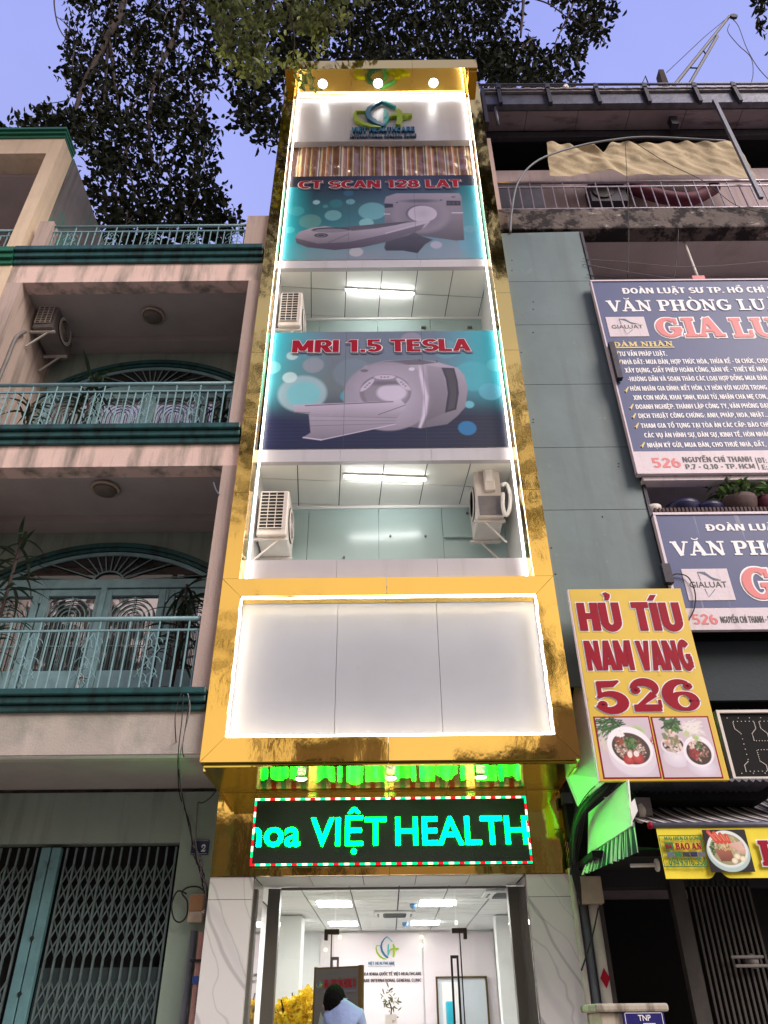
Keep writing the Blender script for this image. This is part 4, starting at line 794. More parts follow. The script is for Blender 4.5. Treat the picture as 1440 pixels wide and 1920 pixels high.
# ================================================================== LEFT: PINKISH HOUSE WITH BALCONIES
lh = thing('balcony_house', 'pinkish grey balcony house with teal ledges beside the gold tower', 'house', (-4, 8.1, 0))
LX, RX = -6.12, -1.975                    # outer edges
def ledge(z0, z1, x0=LX, x1=RX, m='teal', par=lh):
    h = z1-z0
    mb = MB()
    for a, b, d in ((0, .32, .05), (.34, .66, .10), (.68, 1, .15)): mb.box(x0, x1, 8.1-d, 8.16, z0+h*a, z0+h*b)
    return obj('ledge_moulding', mb, m, par, bevel=.012)
for z0, z1, zc, top in ((4.0, 4.47, 7.86, 8.24), (8.24-.0, 8.24, 11.66, 12.08)):
    pass
bx('beam', 'greybeam', lh, LX, RX, 8.1, 8.35, 4.0, 4.46); ledge(4.46, 4.69)
bx('beam', 'pinkbeam', lh, LX, RX, 8.1, 8.35, 7.86, 8.23); ledge(8.23, 8.5)
bx('beam', 'pinkbeam', lh, LX, RX, 8.1, 8.35, 11.66, 12.10); ledge(12.10, 12.42)
for z0, z1 in ((4.69, 7.86), (8.5, 11.66)):
    bx('pillar', 'pink', lh, -2.17, RX, 8.1, 9.6, z0, z1); bx('pillar', 'pink', lh, LX, -5.86, 8.1, 9.6, z0, z1)
for z in (4.02, 7.88, 11.68): bx('floor_slab', 'greyceil', lh, LX, RX, 8.35, 9.6, z, z+.4)
for z in (7.86, 11.66): bx('ceiling_beam', 'greyceil', lh, -5.86, -2.17, 9.3, 9.6, z-.10, z+.02)
bx('back_wall', 'greenwall', lh, LX, RX, 9.6, 9.8, 4.4, 12.2); bx('house_body', 'pink', lh, LX, RX, 9.81, 17, 0, 12.3)
bx('side_wall', 'pink', lh, LX, LX+.1, 8.36, 9.6, 4.4, 12.1)
bx('roof_wall', 'pink', lh, -2.35, RX, 8.12, 8.5, 12.42, 13.42); bx('roof_post', 'pink', lh, -5.98, -5.74, 8.12, 8.35, 12.42, 13.32); bx('roof_wall', 'pink', lh, -2.35, RX-.01, 8.5, 14, 12.3, 13.1)
# round ceiling lamps of the two balconies
for px, py, z, lb in ((287, 591, 11.66, 'round brown ceiling lamp over the upper balcony of the pink house'), (198, 915, 7.86, 'round brown ceiling lamp over the lower balcony of the pink house')):
    Y = (z-CH)/(at(px, py, 1).z-CH); p = at(px, py, Y); t = thing('ceiling_lamp', lb, 'ceiling lamp', (p.x, Y, z), 'balcony ceiling lamps')
    obj('rim', MB().lathe([(.19, z-.001), (.2, z-.03), (.17, z-.04)], (p.x, Y, 0), 24), 'beige', t, smooth=True)
    obj('glass_dome', MB().lathe([(.165, z-.04), (.14, z-.075), (.08, z-.095), (.01, z-.10)], (p.x, Y, 0), 24), 'lampbrown', t, smooth=True)
# railings
def scroll(mb, x, Y, z, w_, h):
    def c2(cx, cz, r, a0, a1, n=9): return [(cx+r*cos(radians(a0+(a1-a0)*i/n)), Y, cz+r*sin(radians(a0+(a1-a0)*i/n))) for i in range(n+1)]
    for s in (-1, 1):
        for zz, r in ((z+h*.80, w_*.26), (z+h*.45, w_*.30), (z+h*.18, w_*.26)):
            mb.tube(c2(x+s*w_*.25, zz, r, 90-90*s, 90-90*s+s*250), .006, 4)
        mb.tube([(x, Y, z+h*.99), (x+s*w_*.4, Y, z+h*.70), (x, Y, z+h*.5), (x+s*w_*.42, Y, z+h*.3), (x, Y, z+.01)], .006, 4)
def railing(par, x0, x1, Y, z0, z1, nm, step=.117, m='rail', r=.011, orn=True, top=.03):
    rl = obj(nm, MB().tube([(x0, Y, z1), (x1, Y, z1)], top, 8), m, par, smooth=True)
    bx('lower_rail', m, rl, x0, x1, Y-.012, Y+.012, z1-.16, z1-.135)
    bx('lower_rail', m, rl, x0, x1, Y-.012, Y+.012, z0+.03, z0+.05)
    L = proto('baluster', MB().tube([(0, 0, 0), (0, 0, z1-z0)], r, 6), m); Sh = proto('baluster', MB().tube([(0, 0, 0), (0, 0, z1-z0-.14)], r, 6), m)
    n = int((x1-x0)/step)
    for i in range(n+1): inst('baluster', L if i % 3 == 0 else Sh, rl, (x0+.03+i*(x1-x0-.06)/n, Y, z0))
    if orn:
        mb = MB(); i = 0; d = (x1-x0-.06)/n
        for i in range(1, n-1, 6): scroll(mb, x0+.03+(i+.5)*d+d, Y, z0+.05, d*2.2, z1-z0-.22)
        obj('scrollwork', mb, m, rl, smooth=True)
    return rl
railing(lh, -5.86, -2.17, 8.16, 4.69, 5.615, 'balcony_railing'); railing(lh, -5.86, -2.17, 8.16, 8.5, 9.43, 'balcony_railing')
railing(lh, -5.74, -2.35, 8.2, 12.42, 13.26, 'roof_railing', top=.025)
# arched door sets
def doorset(cx, zf, zt, zpk, hw=1.78):
    rise = zpk-zt; R = (hw*hw+rise*rise)/(2*rise); zc = zpk-R; a1 = math.degrees(math.asin(hw/R))
    def arcp(r, n=26): return [(cx+r*sin(radians(-a1+2*a1*i/n)), zc+r*cos(radians(-a1+2*a1*i/n))) for i in range(n+1)]
    for r, th, d in ((R+.02, .07, .09), (R-.045, .05, .06), (R-.11, .06, .035)):
        P = arcp(r+th/2); Q = arcp(r-th/2); mb = MB()
        for i in range(len(P)-1): mb.prism([(P[i][0], 9.6-d, P[i][1]), (P[i+1][0], 9.6-d, P[i+1][1]), (Q[i+1][0], 9.6-d, Q[i+1][1]), (Q[i][0], 9.6-d, Q[i][1])], (0, d-.002, 0))
        obj('arch_moulding', mb, 'teal' if d > .05 else 'door', lh)
    fan = obj('fanlight', MB().prism([(x, 9.585, z) for x, z in arcp(R-.14)], (0, .01, 0)), 'darkglass', lh)
    mb = MB(); z0 = zt+.04
    for i in range(13):
        a = radians(4+172*i/12); dx, dz = cos(a), sin(a); L = .1
        while L < 2 and hypot(cx+dx*L-cx, z0+dz*L-zc) < R-.15: L += .02
        mb.tube([(cx+dx*.2, 9.56, z0+dz*.2*.8), (cx+dx*L, 9.56, z0+dz*L)], .010, 5)
    mb.tube([(cx+.22*cos(radians(180*i/12)), 9.56, z0+.17*sin(radians(180*i/12))) for i in range(13)], .014, 5)
    obj('fan_bar', mb, 'iron', fan, smooth=True)
    bx('transom', 'door', lh, cx-hw, cx+hw, 9.50, 9.598, zt-.09, zt+.05, bevel=.01)
    bx('door_jamb', 'door', lh, cx-.04, cx+.04, 9.49, 9.56, zf, zt-.09)
    for k in range(4):
        x0 = cx-hw+k*hw/2+.012; x1 = x0+hw/2-.024; s = .10; zg = zf+.86; zq = zt-.20
        mb = MB().box(x0, x0+s, 9.53, 9.6, zf, zt-.095); mb.box(x1-s, x1, 9.53, 9.6, zf, zt-.095); mb.box(x0+s, x1-s, 9.53, 9.6, zq, zt-.095); mb.box(x0+s, x1-s, 9.55, 9.6, zg-.42, zg); mb.box(x0+s, x1-s, 9.53, 9.6, zf, zf+.14)
        d = obj('door', mb, 'door', lh, bevel=.008)
        bx('pane', 'mirrorglass', d, x0+s, x1-s, 9.585, 9.595, zg, zq); bx('pane', 'darkglass', d, x0+s, x1-s, 9.585, 9.595, zf+.14, zg-.42)
        mb = MB(); c = (x0+x1)/2; W = (x1-x0)/2-s-.03
        for j, f in enumerate((1, .78, .56, .36)):
            r = W*f; zz = zq-W-.03; mb.tube([(c-r, 9.55, zg)]+[(c-r*cos(radians(180*i/10)), 9.55, zz+r*sin(radians(180*i/10))) for i in range(11)]+[(c+r, 9.55, zg)], .010, 5)
        for j, f in enumerate((.2, .08, -.08, -.2)): mb.tube([(c+W*f, 9.55, zg), (c+W*f, 9.55, zq-W*1.0)], .006, 4)
        mb.tube([(c, 9.55, zg), (c, 9.55, zq)], .008, 5); mb.tube([(x0+s, 9.55, zg+.35), (x1-s, 9.55, zg+.35)], .008, 5)
        for j in range(9): mb.tube([(x0+s+.03+j*(x1-x0-2*s-.06)/8, 9.55, zf+.14), (x0+s+.03+j*(x1-x0-2*s-.06)/8, 9.55, zg-.42)], .007, 4)
        obj('ironwork', mb, 'iron', d, smooth=True)
        if k == 1:
            hd = MB().box(x1-.085, x1-.02, 9.505, 9.53, zg-.36, zg-.06); obj('lock_plate', hd, 'acwhite', d); obj('handle', MB().tube([(x1-.05, 9.5, zg-.14), (x1-.05, 9.45, zg-.14), (x1+.07, 9.45, zg-.15)], .011, 6), 'dgrey', d, smooth=True)
        bx('hinge', 'door', d, x0-.012, x0+.015, 9.51, 9.53, zq-.12, zq+.08)
doorset(-3.98, 4.69, 6.86, 7.48); doorset(-3.96, 8.5, 10.62, 11.26)
# grey cloth catching the light behind the lower door glass stays a reflection; ground floor
bx('gate_wall', 'wallgreen', lh, -2.45, RX, 9.6, 9.8, 0, 3.98); bx('gate_lintel', 'greenwall', lh, -9, -2.45, 9.6, 9.8, 3.40, 3.98)
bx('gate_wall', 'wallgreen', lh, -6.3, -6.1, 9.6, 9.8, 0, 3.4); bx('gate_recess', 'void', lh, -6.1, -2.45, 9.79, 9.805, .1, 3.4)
bx('soffit_strip', 'white', lh, LX, RX-.0, 8.12, 8.2, 3.985, 3.999)
# ------------------------------------------------------------------ folding gate, left
gt = thing('folding_gate', 'teal grey folding lattice gate under the pink house', 'gate', (-4.1, 9.66, .1))
for x in (-4.02, -3.895):
    s = obj('gate_stile', MB().box(x-.055, x+.055, 9.60, 9.68, .12, 3.36), 'gatestile', gt, bevel=.008)
for z in (2.42, 1.9):
    obj('lock_hole', MB().lathe([(.025, 0), (.02, -.02)], (-3.955, 9.605, z), 10, 'y'), 'black', gt)
xs = [-3.78+.107*i for i in range(13)]+[-4.14-.107*i for i in range(9)]
mv = proto('gate_bar', MB().box(-.011, .011, -.012, .012, 0, 3.24), 'gate')
for x in xs: inst('gate_bar', mv, gt, (x, 9.645, .12))
def lat(h, a, b): return proto('lattice_slat', MB().prism([(-.009, 0, a), (.009, 0, a), (.116, 0, b), (.098, 0, b)], (0, .005, 0)), 'gate')
p1, p2 = lat(.2, 0, .215), lat(.2, .215, 0)
for rng in ([xs[i] for i in range(12)], [xs[13+i] for i in range(1, 9)]):
    for x in rng:
        for z in (2.95, 2.765, 2.58, 2.395, 2.21, 1.80, 1.615):
            inst('lattice_slat', p1, gt, (x, 9.625, z)); inst('lattice_slat', p2, gt, (x, 9.665, z))
bx('bottom_panel', mat('dark_teal_panel', C(44, 60, 64), .6), gt, -3.83, -2.47, 9.68, 9.69, .12, 2.14)
# ------------------------------------------------------------------ things on the green pier
t = thing('number_plate', 'blue enamel house number plate ending in 2 on the green pier', 'number plate', (-2.2, 9.58, 3.2))
p0 = at(357, 1603, 9.59); p1 = at(393, 1575, 9.59); bx('plate', 'numblue', t, p0.x, p1.x, 9.575, 9.595, p0.z, p1.z, bevel=.004)
sp('2', 9.57, 376, 1597, 385, 13, 'lettwhite', t, bold=.02)
bx('plate_rim', 'lettwhite', t, p0.x+.008, p1.x-.008, 9.5735, 9.5745, p0.z+.008, p0.z+.011)
bx('plate_rim', 'lettwhite', t, p0.x+.008, p1.x-.008, 9.5735, 9.5745, p1.z-.011, p1.z-.008)
t = thing('meter_box', 'beige meter box with brown cover on the green pier', 'meter box', (-2.16, 9.5, 2.5))
p0 = at(350, 1730, 9.45); p1 = at(384, 1676, 9.45); obj('case', MB().box(p0.x, p1.x, 9.45, 9.6, p0.z, p1.z), 'beige', t, bevel=.012)
p2 = at(354, 1708, 9.43); p3 = at(383, 1678, 9.43); obj('cover', MB().box(p2.x, p3.x, 9.42, 9.449, p2.z, p3.z), 'brown', t, bevel=.008)
text(FY(9.448), 'EVN HCMC', p0.x+.03, p0.z+.09, .03, .16, 'lettwhite', t)
def pxtube(mb, pts, Y, r, n=5, j=0):
    mb.tube([at(x, y, Y+(random.uniform(-j, j))) for x, y in pts], r, n); return mb
def cable(name, label, pts, Y, r, m='cable', cat='cable', group=None):
    o = obj(name, pxtube(MB(), pts, Y, r), m, None, smooth=True); return tag(o, label, cat, group)
def spline(P, k=5):
    P = [Vector(p) for p in P]; R = []
    for i in range(len(P)-1):
        a, b, c, d = P[max(i-1, 0)], P[i], P[i+1], P[min(i+2, len(P)-1)]
        for j in range(k):
            t = j/k; R.append(.5*((2*b)+(c-a)*t+(2*a-5*b+4*c-d)*t*t+(3*b-a-3*c+d)*t**3))
    return R+[P[-1]]
def sc2(name, label, pts, Y, r, m='cable', cat='cable', group=None, parent=None):
    if isinstance(Y, (int, float)): Y = [Y]*len(pts)
    o = obj(name, MB().tube(spline([at(x, y, yy) for (x, y), yy in zip(pts, Y)]), r, 6), m, parent, smooth=True)
    return tag(o, label, cat, group) if label else o
cb = thing('cable_bundle', 'tangled cable bundle hanging past the number plate to the meter box', 'cables', tuple(at(370, 1600, 9.5)))
for k, pts in enumerate((
    [(340, 1300), (330, 1330), (329, 1375), (338, 1470), (352, 1540), (366, 1600), (378, 1650), (384, 1680)],
    [(352, 1300), (356, 1330), (345, 1380), (337, 1430), (343, 1500), (358, 1560), (372, 1615), (384, 1660), (386, 1700)],
    [(344, 1302), (341, 1350), (334, 1420), (337, 1490), (356, 1545), (362, 1600), (374, 1625), (380, 1660)],
    [(355, 1308), (350, 1350), (342, 1400), (345, 1420)],
    [(371, 1505), (369, 1530), (367, 1575), (372, 1610), (380, 1640), (385, 1670), (388, 1720), (382, 1760)],
    [(408, 1478), (395, 1495), (380, 1505), (372, 1504)],
    [(368, 1600), (376, 1606), (373, 1628), (383, 1640), (379, 1660), (387, 1668)],
    [(362, 1585), (372, 1600), (380, 1622), (376, 1640), (386, 1655), (384, 1690)],
    [(366, 1590), (369, 1618), (379, 1630), (381, 1652), (388, 1665), (388, 1740)])):
    Y = [7.93 if y_ < 1425 else min(9.5, 7.95+(y_-1425)/60*1.55) for _, y_ in pts] if pts[0][1] < 1320 else [9.5]*len(pts)
    sc2('cable', None, pts, Y[:len(pts)], .010 if k in (4, 7, 8) else .006, 'cable' if k % 3 != 1 else 'cable2', parent=cb)
sc2('cable_coil', 'coil of black cable hung beside the meter box', [(350, 1676), (333, 1671), (322, 1695), (326, 1722), (338, 1729), (350, 1716), (351, 1690), (341, 1674), (352, 1664), (372, 1663), (386, 1674)], 9.5, .009)
def pipe(label, px0, py0, px1, Y, r, m, name='pipe'):
    a = at(px0, py0, Y); o = obj(name, MB().tube([(a.x, Y, .12), (a.x, Y, a.z)], r, 12), m, None, smooth=True); return tag(o, label, 'pipe'), a
pipe('slim dark grey pipe rising to the meter box', 364, 1745, 0, 9.55, .036, 'pipe_grey')
o, a = pipe('stained pinkish pipe with a blue sticker beside the marble pillar', 380, 1748, 0, 9.45, .042, 'pipe_pink')
bx('sticker', mat('blue_sticker', C(60, 90, 170), .4), o, a.x-.043, a.x+.043, 9.40, 9.43, at(370, 1845, 9.4).z, at(370, 1830, 9.4).z)

bx('clamp', 'cable', o, a.x-.09, a.x+.06, 9.39, 9.5, at(370, 1801, 9.4).z-.012, at(370, 1801, 9.4).z+.012)
fr = Fr((a.x+.02, 9.402, 2.02), (0, 0, -1), (1, 0, 0))
sans(fr, 'BINH MINH D42 PVC', 0, 0, .03, .32, 'letblack', o)
# ------------------------------------------------------------------ air conditioners
def ac(name, label, x0, y0, z0, w, d, h, fan=1, group=None, pipe_side=False, front='grille', tone='acwhite', dark=False):
    t = thing(name, label, 'air conditioner', (x0+w/2, y0+d/2, z0), group)
    obj('casing', MB().box(x0, x0+w, y0+.02, y0+d, z0, z0+h), 'acgrey' if dark else tone, t, bevel=.02)
    if front == 'grille':
        bx('coil', 'black', t, x0+.03, x0+w-.06, y0+.008, y0+.018, z0+.1, z0+h-.04)
        mb = MB()
        for i in range(4): xx = x0+.03+i*(w-.09)/3; mb.box(xx-.005, xx+.005, y0-.008, y0+.006, z0+.09, z0+h-.03)
        for i in range(12): zz = z0+.1+i*(h-.14)/11; mb.box(x0+.025, x0+w-.055, y0-.004, y0+.004, zz-.005, zz+.005)
        obj('guard_grille', mb, tone, t)
    else:
        obj('valve_cover', MB().box(x0+w*.35, x0+w*.75, y0-.04, y0+.018, z0+h*.45, z0+h*.9), tone, t, bevel=.01)
        obj('rating_label', MB().box(x0+w*.42, x0+w*.68, y0-.044, y0-.041, z0+h*.62, z0+h*.84), 'lettwhite', t)
        bx('lower_face', 'acgrey', t, x0+.03, x0+w-.02, y0+.008, y0+.018, z0+.03, z0+h*.38)
    fx = x0+w+.006 if fan > 0 else x0-.006
    mb = MB()
    for r in (.24, .19, .14, .09, .04): mb.lathe([(r, -.004), (r+.008, 0), (r, .004), (r-.008, 0)], (fx+.012*fan, y0+d*.5, z0+h*.5), 20, 'x')
    obj('fan_guard', mb, tone, t); obj('fan_well', MB().lathe([(.25, -.002), (.25, .002)], (fx, y0+d*.5, z0+h*.5), 24, 'x'), 'black', t)
    for yy in (y0+.1, y0+d-.12):
        br = MB().box(x0-.05, x0+w+.02, yy-.02, yy+.02, z0-.04, z0-.005)
        wx = x0-.05 if fan > 0 else x0+w+.02
        br.prism([(wx, yy-.012, z0-.36), (wx+.03*fan, yy-.012, z0-.36), (x0+(w*.75 if fan > 0 else w*.25), yy-.012, z0-.04), (x0+(w*.75 if fan > 0 else w*.25)-.03*fan, yy-.012, z0-.04)], (0, .024, 0))
        obj('bracket', br, 'acwhite', t)
    return t
ac('outdoor_unit', 'grilled outdoor unit on a strut bracket in the lower loggia', -1.70, 8.45, 6.98, .40, .72, .72, 1, 'loggia outdoor units')
ac('outdoor_unit', 'grilled outdoor unit in the upper loggia, partly behind the MRI banner', -1.70, 8.45, 11.0, .37, .72, .80, 1, 'loggia outdoor units')
t = ac('outdoor_unit', 'outdoor unit with a looping white pipe on the wall side of the lower loggia', 1.27, 8.52, 7.28, .36, .74, .90, -1, 'loggia outdoor units', front='valve')
p = [at(x, y, 8.44) for x, y in ((940, 910), (950, 908), (957, 930), (955, 955), (948, 966), (943, 950), (943, 925))]
obj('pipe_loop', MB().tube(spline(p), .028, 8), 'white', t, smooth=True)
t = ac('outdoor_unit', 'old dirty outdoor unit high on the upper balcony of the pink house', -5.80, 8.62, 11.20, .34, .78, .60, 1, None, dark=True)
obj('pipe_loop', MB().tube(spline([(-5.82, 8.55, 11.0), (-5.83, 8.4, 10.7), (-5.83, 8.38, 10.2), (-5.83, 8.36, 9.6), (-5.83, 8.35, 9.0)]), .03, 8), 'acgrey', t, smooth=True)
# ------------------------------------------------------------------ potted dracaenas on the balconies
lf = MB()
def leafstrip(L, wd, droop, n=6):
    mb = MB(); vs = []
    for i in range(n+1):
        t = i/n; w_ = wd*sin(pi*min(1, t*.9+.08))**.7*(1-t**4*.9); x = L*t*(1-.15*droop*t); z = L*(.45*t-droop*t*t)
        vs += [(x, -w_/2, z+.15*w_), (x, 0, z), (x, w_/2, z+.15*w_)]
    fs = []
    for i in range(n): a = i*3; fs += [(a, a+1, a+4, a+3), (a+1, a+2, a+5, a+4)]
    mb.v = vs; mb.f = fs; return mb
LM = [proto('leaf', leafstrip(.55, .055, d), 'plantleaf', True) for d in (.5, .8, 1.1)]
def dracaena(label, x, Y, z0, hh, n=26, s=1, grp='potted plants on the pink house balconies', name='potted_plant'):
    t = thing(name, label, 'plant', (x, Y, z0), grp)
    obj('pot', MB().lathe([(.12, z0), (.17, z0+.26), (.18, z0+.28), (.15, z0+.27)], (x, Y, 0), 14), 'clay', t, smooth=True)
    obj('stem', MB().tube([(x, Y, z0+.2), (x+.03, Y, z0+hh*.5), (x, Y, z0+hh)], .022, 6), 'bark', t, smooth=True)
    for i in range(n):
        k = i/n; zz = z0+.5+(hh-.5)*(k**.7); inst('leaf', LM[i % 3], t, (x+random.uniform(-.03, .03), Y+random.uniform(-.03, .03), zz), (random.uniform(-.3, .3), random.uniform(-.7, .4), random.uniform(0, 6.28)), (s*random.uniform(.7, 1.1),)*3)
dracaena('strap leaved plant by the pillar on the lower balcony', -2.62, 8.85, 4.7, 1.75, 46, 1.0)
dracaena('strap leaved plant at the frame edge of the lower balcony', -4.95, 8.75, 4.7, 2.45, 46, 1.05)
dracaena('bushy strap leaved plant under the old outdoor unit', -4.55, 8.7, 8.5, 1.65, 44, 1.0)
dracaena('small dark plant by the pillar on the upper balcony', -2.5, 8.9, 8.5, 1.1, 26, .9)
dracaena('drooping plant in the corner of the upper balcony', -5.45, 8.8, 8.5, 1.15, 22, .8)
# wall hook with camera
sc2('wall_hook', 'small bent metal hook on the lower balcony pillar', [(410, 928), (404, 918), (400, 905)], 8.08, .015, 'steelgrey', 'hook')
# ================================================================== FAR LEFT CREAM HOUSE
ch = thing('cream_house', 'tall cream house with green trim at the left frame edge', 'house', (-8, 8.1, 0))
bx('frame_leg', 'cream', ch, -6.36, -6.125, 8.08, 8.5, 12.40, 15.38); bx('lintel', 'cream', ch, -11, -6.125, 8.08, 8.5, 15.38, 15.88)
for a, b, d in ((15.88, 15.95, .03), (15.96, 16.03, .07), (16.04, 16.10, .11)): bx('ledge_moulding', 'green', ch, -11, -6.125+d*.3, 8.08-d, 8.5, a, b)
for a, b, d in ((12.08, 12.17, .04), (12.18, 12.28, .09), (12.29, 12.40, .13)): bx('ledge_moulding', 'green', ch, -11, -6.125, 8.08-d, 8.5, a, b)
bx('side_wall', 'plaster_grey', ch, -6.14, -6.125+.03, 8.51, 16, 12.2, 15.9); bx('beam', 'cream', ch, -11, -6.125, 8.08, 8.5, 0, 12.07)
bx('ceiling', 'rdark', ch, -11, -6.14, 8.5, 10.6, 15.3, 15.6); bx('back_wall', 'rdark', ch, -11, -6.14, 10.6, 10.8, 12.2, 15.4); bx('house_body', 'cream', ch, -11, -6.15, 10.81, 16, 0, 15.6)
railing(ch, -8.6, -6.36, 8.2, 12.40, 13.16, 'balcony_railing', orn=False, top=.03)
tag(obj('wall_fan', MB().lathe([(.3, -.01), (.3, .01)], (-7.15, 9.0, 12.75), 22, 'y'), 'acwhite'), 'round white disc behind the railing of the cream house', 'panel')
# ================================================================== RIGHT: SHEET WALL AND OLD HOUSE
sw = thing('sheet_metal_wall', 'tall grey green sheet metal wall right beside the gold tower', 'wall', (2.75, 8.15, 5))
SX0, SX1 = 2.04, 3.42
zs = [3.3, 4.72, at(1180, 955, 8.15).z, at(1150, 838, 8.15).z, at(1120, 720, 8.15).z, at(1110, 608, 8.15).z, at(1090, 527, 8.15).z, 12.93]
zs[1:1] = []
for i in range(len(zs)-1):
    a, b = zs[i], zs[i+1]
    if i == 0 or b < 5: continue
    m = MB()
    m.prism([(SX0, 8.15, a+.004), (SX1+.004*(i % 2), 8.15, a+.004), (SX1+.004*(i % 2), 8.15, b-.004), (SX0, 8.15, b-.004-(0 if i < len(zs)-2 else .03))], (0, .03, 0)); obj('metal_sheet', m, 'sheet', sw)
bx('edge_post', 'steel', sw, SX1+.006, SX1+.05, 8.13, 8.6, 4.9, 12.9); bx('side_sheet', 'steel', sw, SX1-.02, SX1, 8.2, 9.2, 4.9, 12.85)
for k in range(14):
    p = at(random.choice((960, 1000, 1090, 1130, 1160)), random.uniform(480, 1080), 8.14); obj('screw', MB().lathe([(.012, 0), (.006, -.006)], (min(max(p.x, 2.1), 3.35), 8.148, p.z), 6, 'y'), 'steel', sw)
rh = thing('old_house', 'old mauve house with a mossy balcony slab and a steel roof overhang', 'house', (5, 8.2, 0))
RX1 = 9.5
bx('balcony_slab', 'concrete', rh, 2.05, RX1, 8.2, 8.5, 13.08, 13.68, bevel=.03)
bx('slab_soffit', 'rdark', rh, 2.05, RX1, 8.5, 9.6, 13.12, 13.5); bx('balcony_wall', 'rdark', rh, 2.05, RX1, 9.6, 9.75, 4.0, 13.2)
bx('soffit_beam', 'rdark', rh, 2.05, RX1, 9.3, 9.6, 12.9, 13.12)
bx('pilaster', 'rpink', rh, 2.04, 2.16, 8.22, 8.4, 13.68, 16.0); bx('pilaster', 'rpink', rh, 2.04, 2.2, 8.3, 8.5, 12.4, 13.08)
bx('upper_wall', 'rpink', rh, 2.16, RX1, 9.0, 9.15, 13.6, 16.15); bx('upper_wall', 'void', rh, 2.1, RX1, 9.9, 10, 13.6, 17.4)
bx('window_grille', 'void', rh, 4.2, 5.4, 8.97, 8.995, 13.8, 14.3); bx('window_grille', 'void', rh, 2.9, 3.9, 8.97, 8.995, 13.8, 14.25)
bx('house_body', 'rpink', rh, 2.06, RX1, 10.1, 17, 3.12, 17.3)
bx('roof_beam', 'steel', rh, 2.1, RX1, 8.62, 8.72, 16.72, 16.93); 
xs = [2.14, 3.0, 4.05, 5.1, 6.25, 7.4, 8.6, RX1]
for i in range(len(xs)-1):
    obj('soffit_sheet', MB().box(xs[i]+.006, xs[i+1]-.006, 8.24, 8.64, 17.0, 17.02), 'soffit', rh)
bx('roof_deck', 'steel', rh, 2.1, RX1, 8.25, 10.2, 17.05, 17.12); bx('roof_void', 'void', rh, 2.1, RX1, 8.8, 9.9, 16.95, 17.0)
gu = bx('gutter', 'gutter', rh, 2.1, RX1, 8.10, 8.24, 17.03, 17.42)
obj('gutter_lip', MB().box(2.1, RX1, 8.05, 8.26, 17.42, 17.46), 'roofmetal', rh)
wav = MB(); n = 60
for i in range(n): x = 2.1+i*(RX1-2.1)/n; wav.box(x, x+(RX1-2.1)/n, 8.02, 8.3, 17.465+.01*(i % 2), 17.50+.02*(i % 2))
obj('roof_edge', wav, 'roofmetal', rh)
for px in (937, 1030, 1122, 1215, 1310, 1385):
    p = at(px, 190, 8.08); mb = MB().box(p.x-.035, p.x+.035, 8.0, 8.09, 16.92, 17.5); mb.prism([(p.x-.05, 8.0, 17.45), (p.x+.05, 8.0, 17.45), (p.x+.06, 8.0, 17.62), (p.x-.02, 8.0, 17.66)], (0, .05, 0)); obj('gutter_bracket', mb, 'steel', rh)
bx('corner_post', 'steel', rh, 2.06, 2.13, 8.0, 8.2, 16.2, 17.5)
p = at(1262, 225, 8.4); bx('hanging_post', 'steel', rh, p.x-.07, p.x+.07, 8.36, 8.5, 16.72, 17.0)
obj('drain_pipe', MB().tube([(at(928, 200, 8.15).x, 8.15, 17.0), (at(928, 200, 8.15).x, 8.15, 16.35)], .035, 8), 'steelgrey', rh, smooth=True)
a = at(1340, 195, 8.1); b = at(1440, 362, 8.1); obj('steel_post', MB().box(a.x-.035, a.x+.035, 8.04, 8.1, 13.72, 17.05), 'steelgrey', rh)
obj('roof_pipe', MB().tube([(2.0, 8.2, 18.0), (RX1, 8.2, 17.93)], .028, 8), 'steelgrey', rh, smooth=True)
for px in (950, 1090, 1132, 1175, 1250, 1300, 1340, 1376): p = at(px, 160, 8.2); obj('roof_pin', MB().tube([(p.x, 8.2, 17.5), (p.x+.01, 8.2, 18.02)], .008, 5), 'steel', rh)
obj('roof_bracket', MB().tube([at(1200, 168, 8.2), at(1210, 143, 8.2), at(1220, 168, 8.2)], .02, 5), 'steel', rh)
railing(rh, 2.12, RX1, 8.26, 13.70, 14.55, 'balcony_railing', step=.20, m='railR', r=.014, orn=False, top=.028)
sc2('flexible_conduit', 'grey conduit arching from the sheet wall up over the tarpaulin', [(957, 436), (959, 400), (972, 340), (1010, 300), (1080, 275), (1150, 262), (1220, 257), (1360, 264)], [8.13, 8.1, 8.08, 8.15, 8.3, 8.35, 8.4, 8.45], .020, 'pipe_grey', 'conduit')
c = Cv(0, 1, 0, 1, 90, 36, C(186, 168, 138))
tl, tr, br_, bl = [at(*q, 8.46) for q in ((1025, 268), (1375, 264), (1420, 330), (1031, 327))]
def tarp(u, v):
    X = (bl.x*(1-u)+br_.x*u)*(1-v)+(tl.x*(1-u)+tr.x*u)*v; Z = (bl.z*(1-u)+br_.z*u)*(1-v)+(tl.z*(1-u)+tr.z*u)*v
    sag = .34*np.exp(-((u-.28)/.045)**2)*v**3+.05*np.sin(u*9)**2*v**3; Z = Z-sag-.05*np.sin(u*7+1)*(1-v)+.10*np.exp(-((u-.2)/.1)**2)*(1-v)
    Y = 8.46+.022*np.sin(u*14+v*5)*(1-.4*v)+.018*np.sin(u*23-v*9)*np.sin(v*3)+.012*np.sin(u*70+v*22)*np.sin(v*7+u*9)+.06*np.exp(-(((u-.16)-(1-v)*.22)/.03)**2)-.08*np.exp(-((u-.24-(1-v)*.05)/.04)**2)+.02*np.sin(u*61+v*3)*v
    return X, Y, Z
o = c.build('tarpaulin', tarp, 'tarp', None); tag(o, 'wrinkled beige tarpaulin slung under the roof above the steel railing', 'tarpaulin')
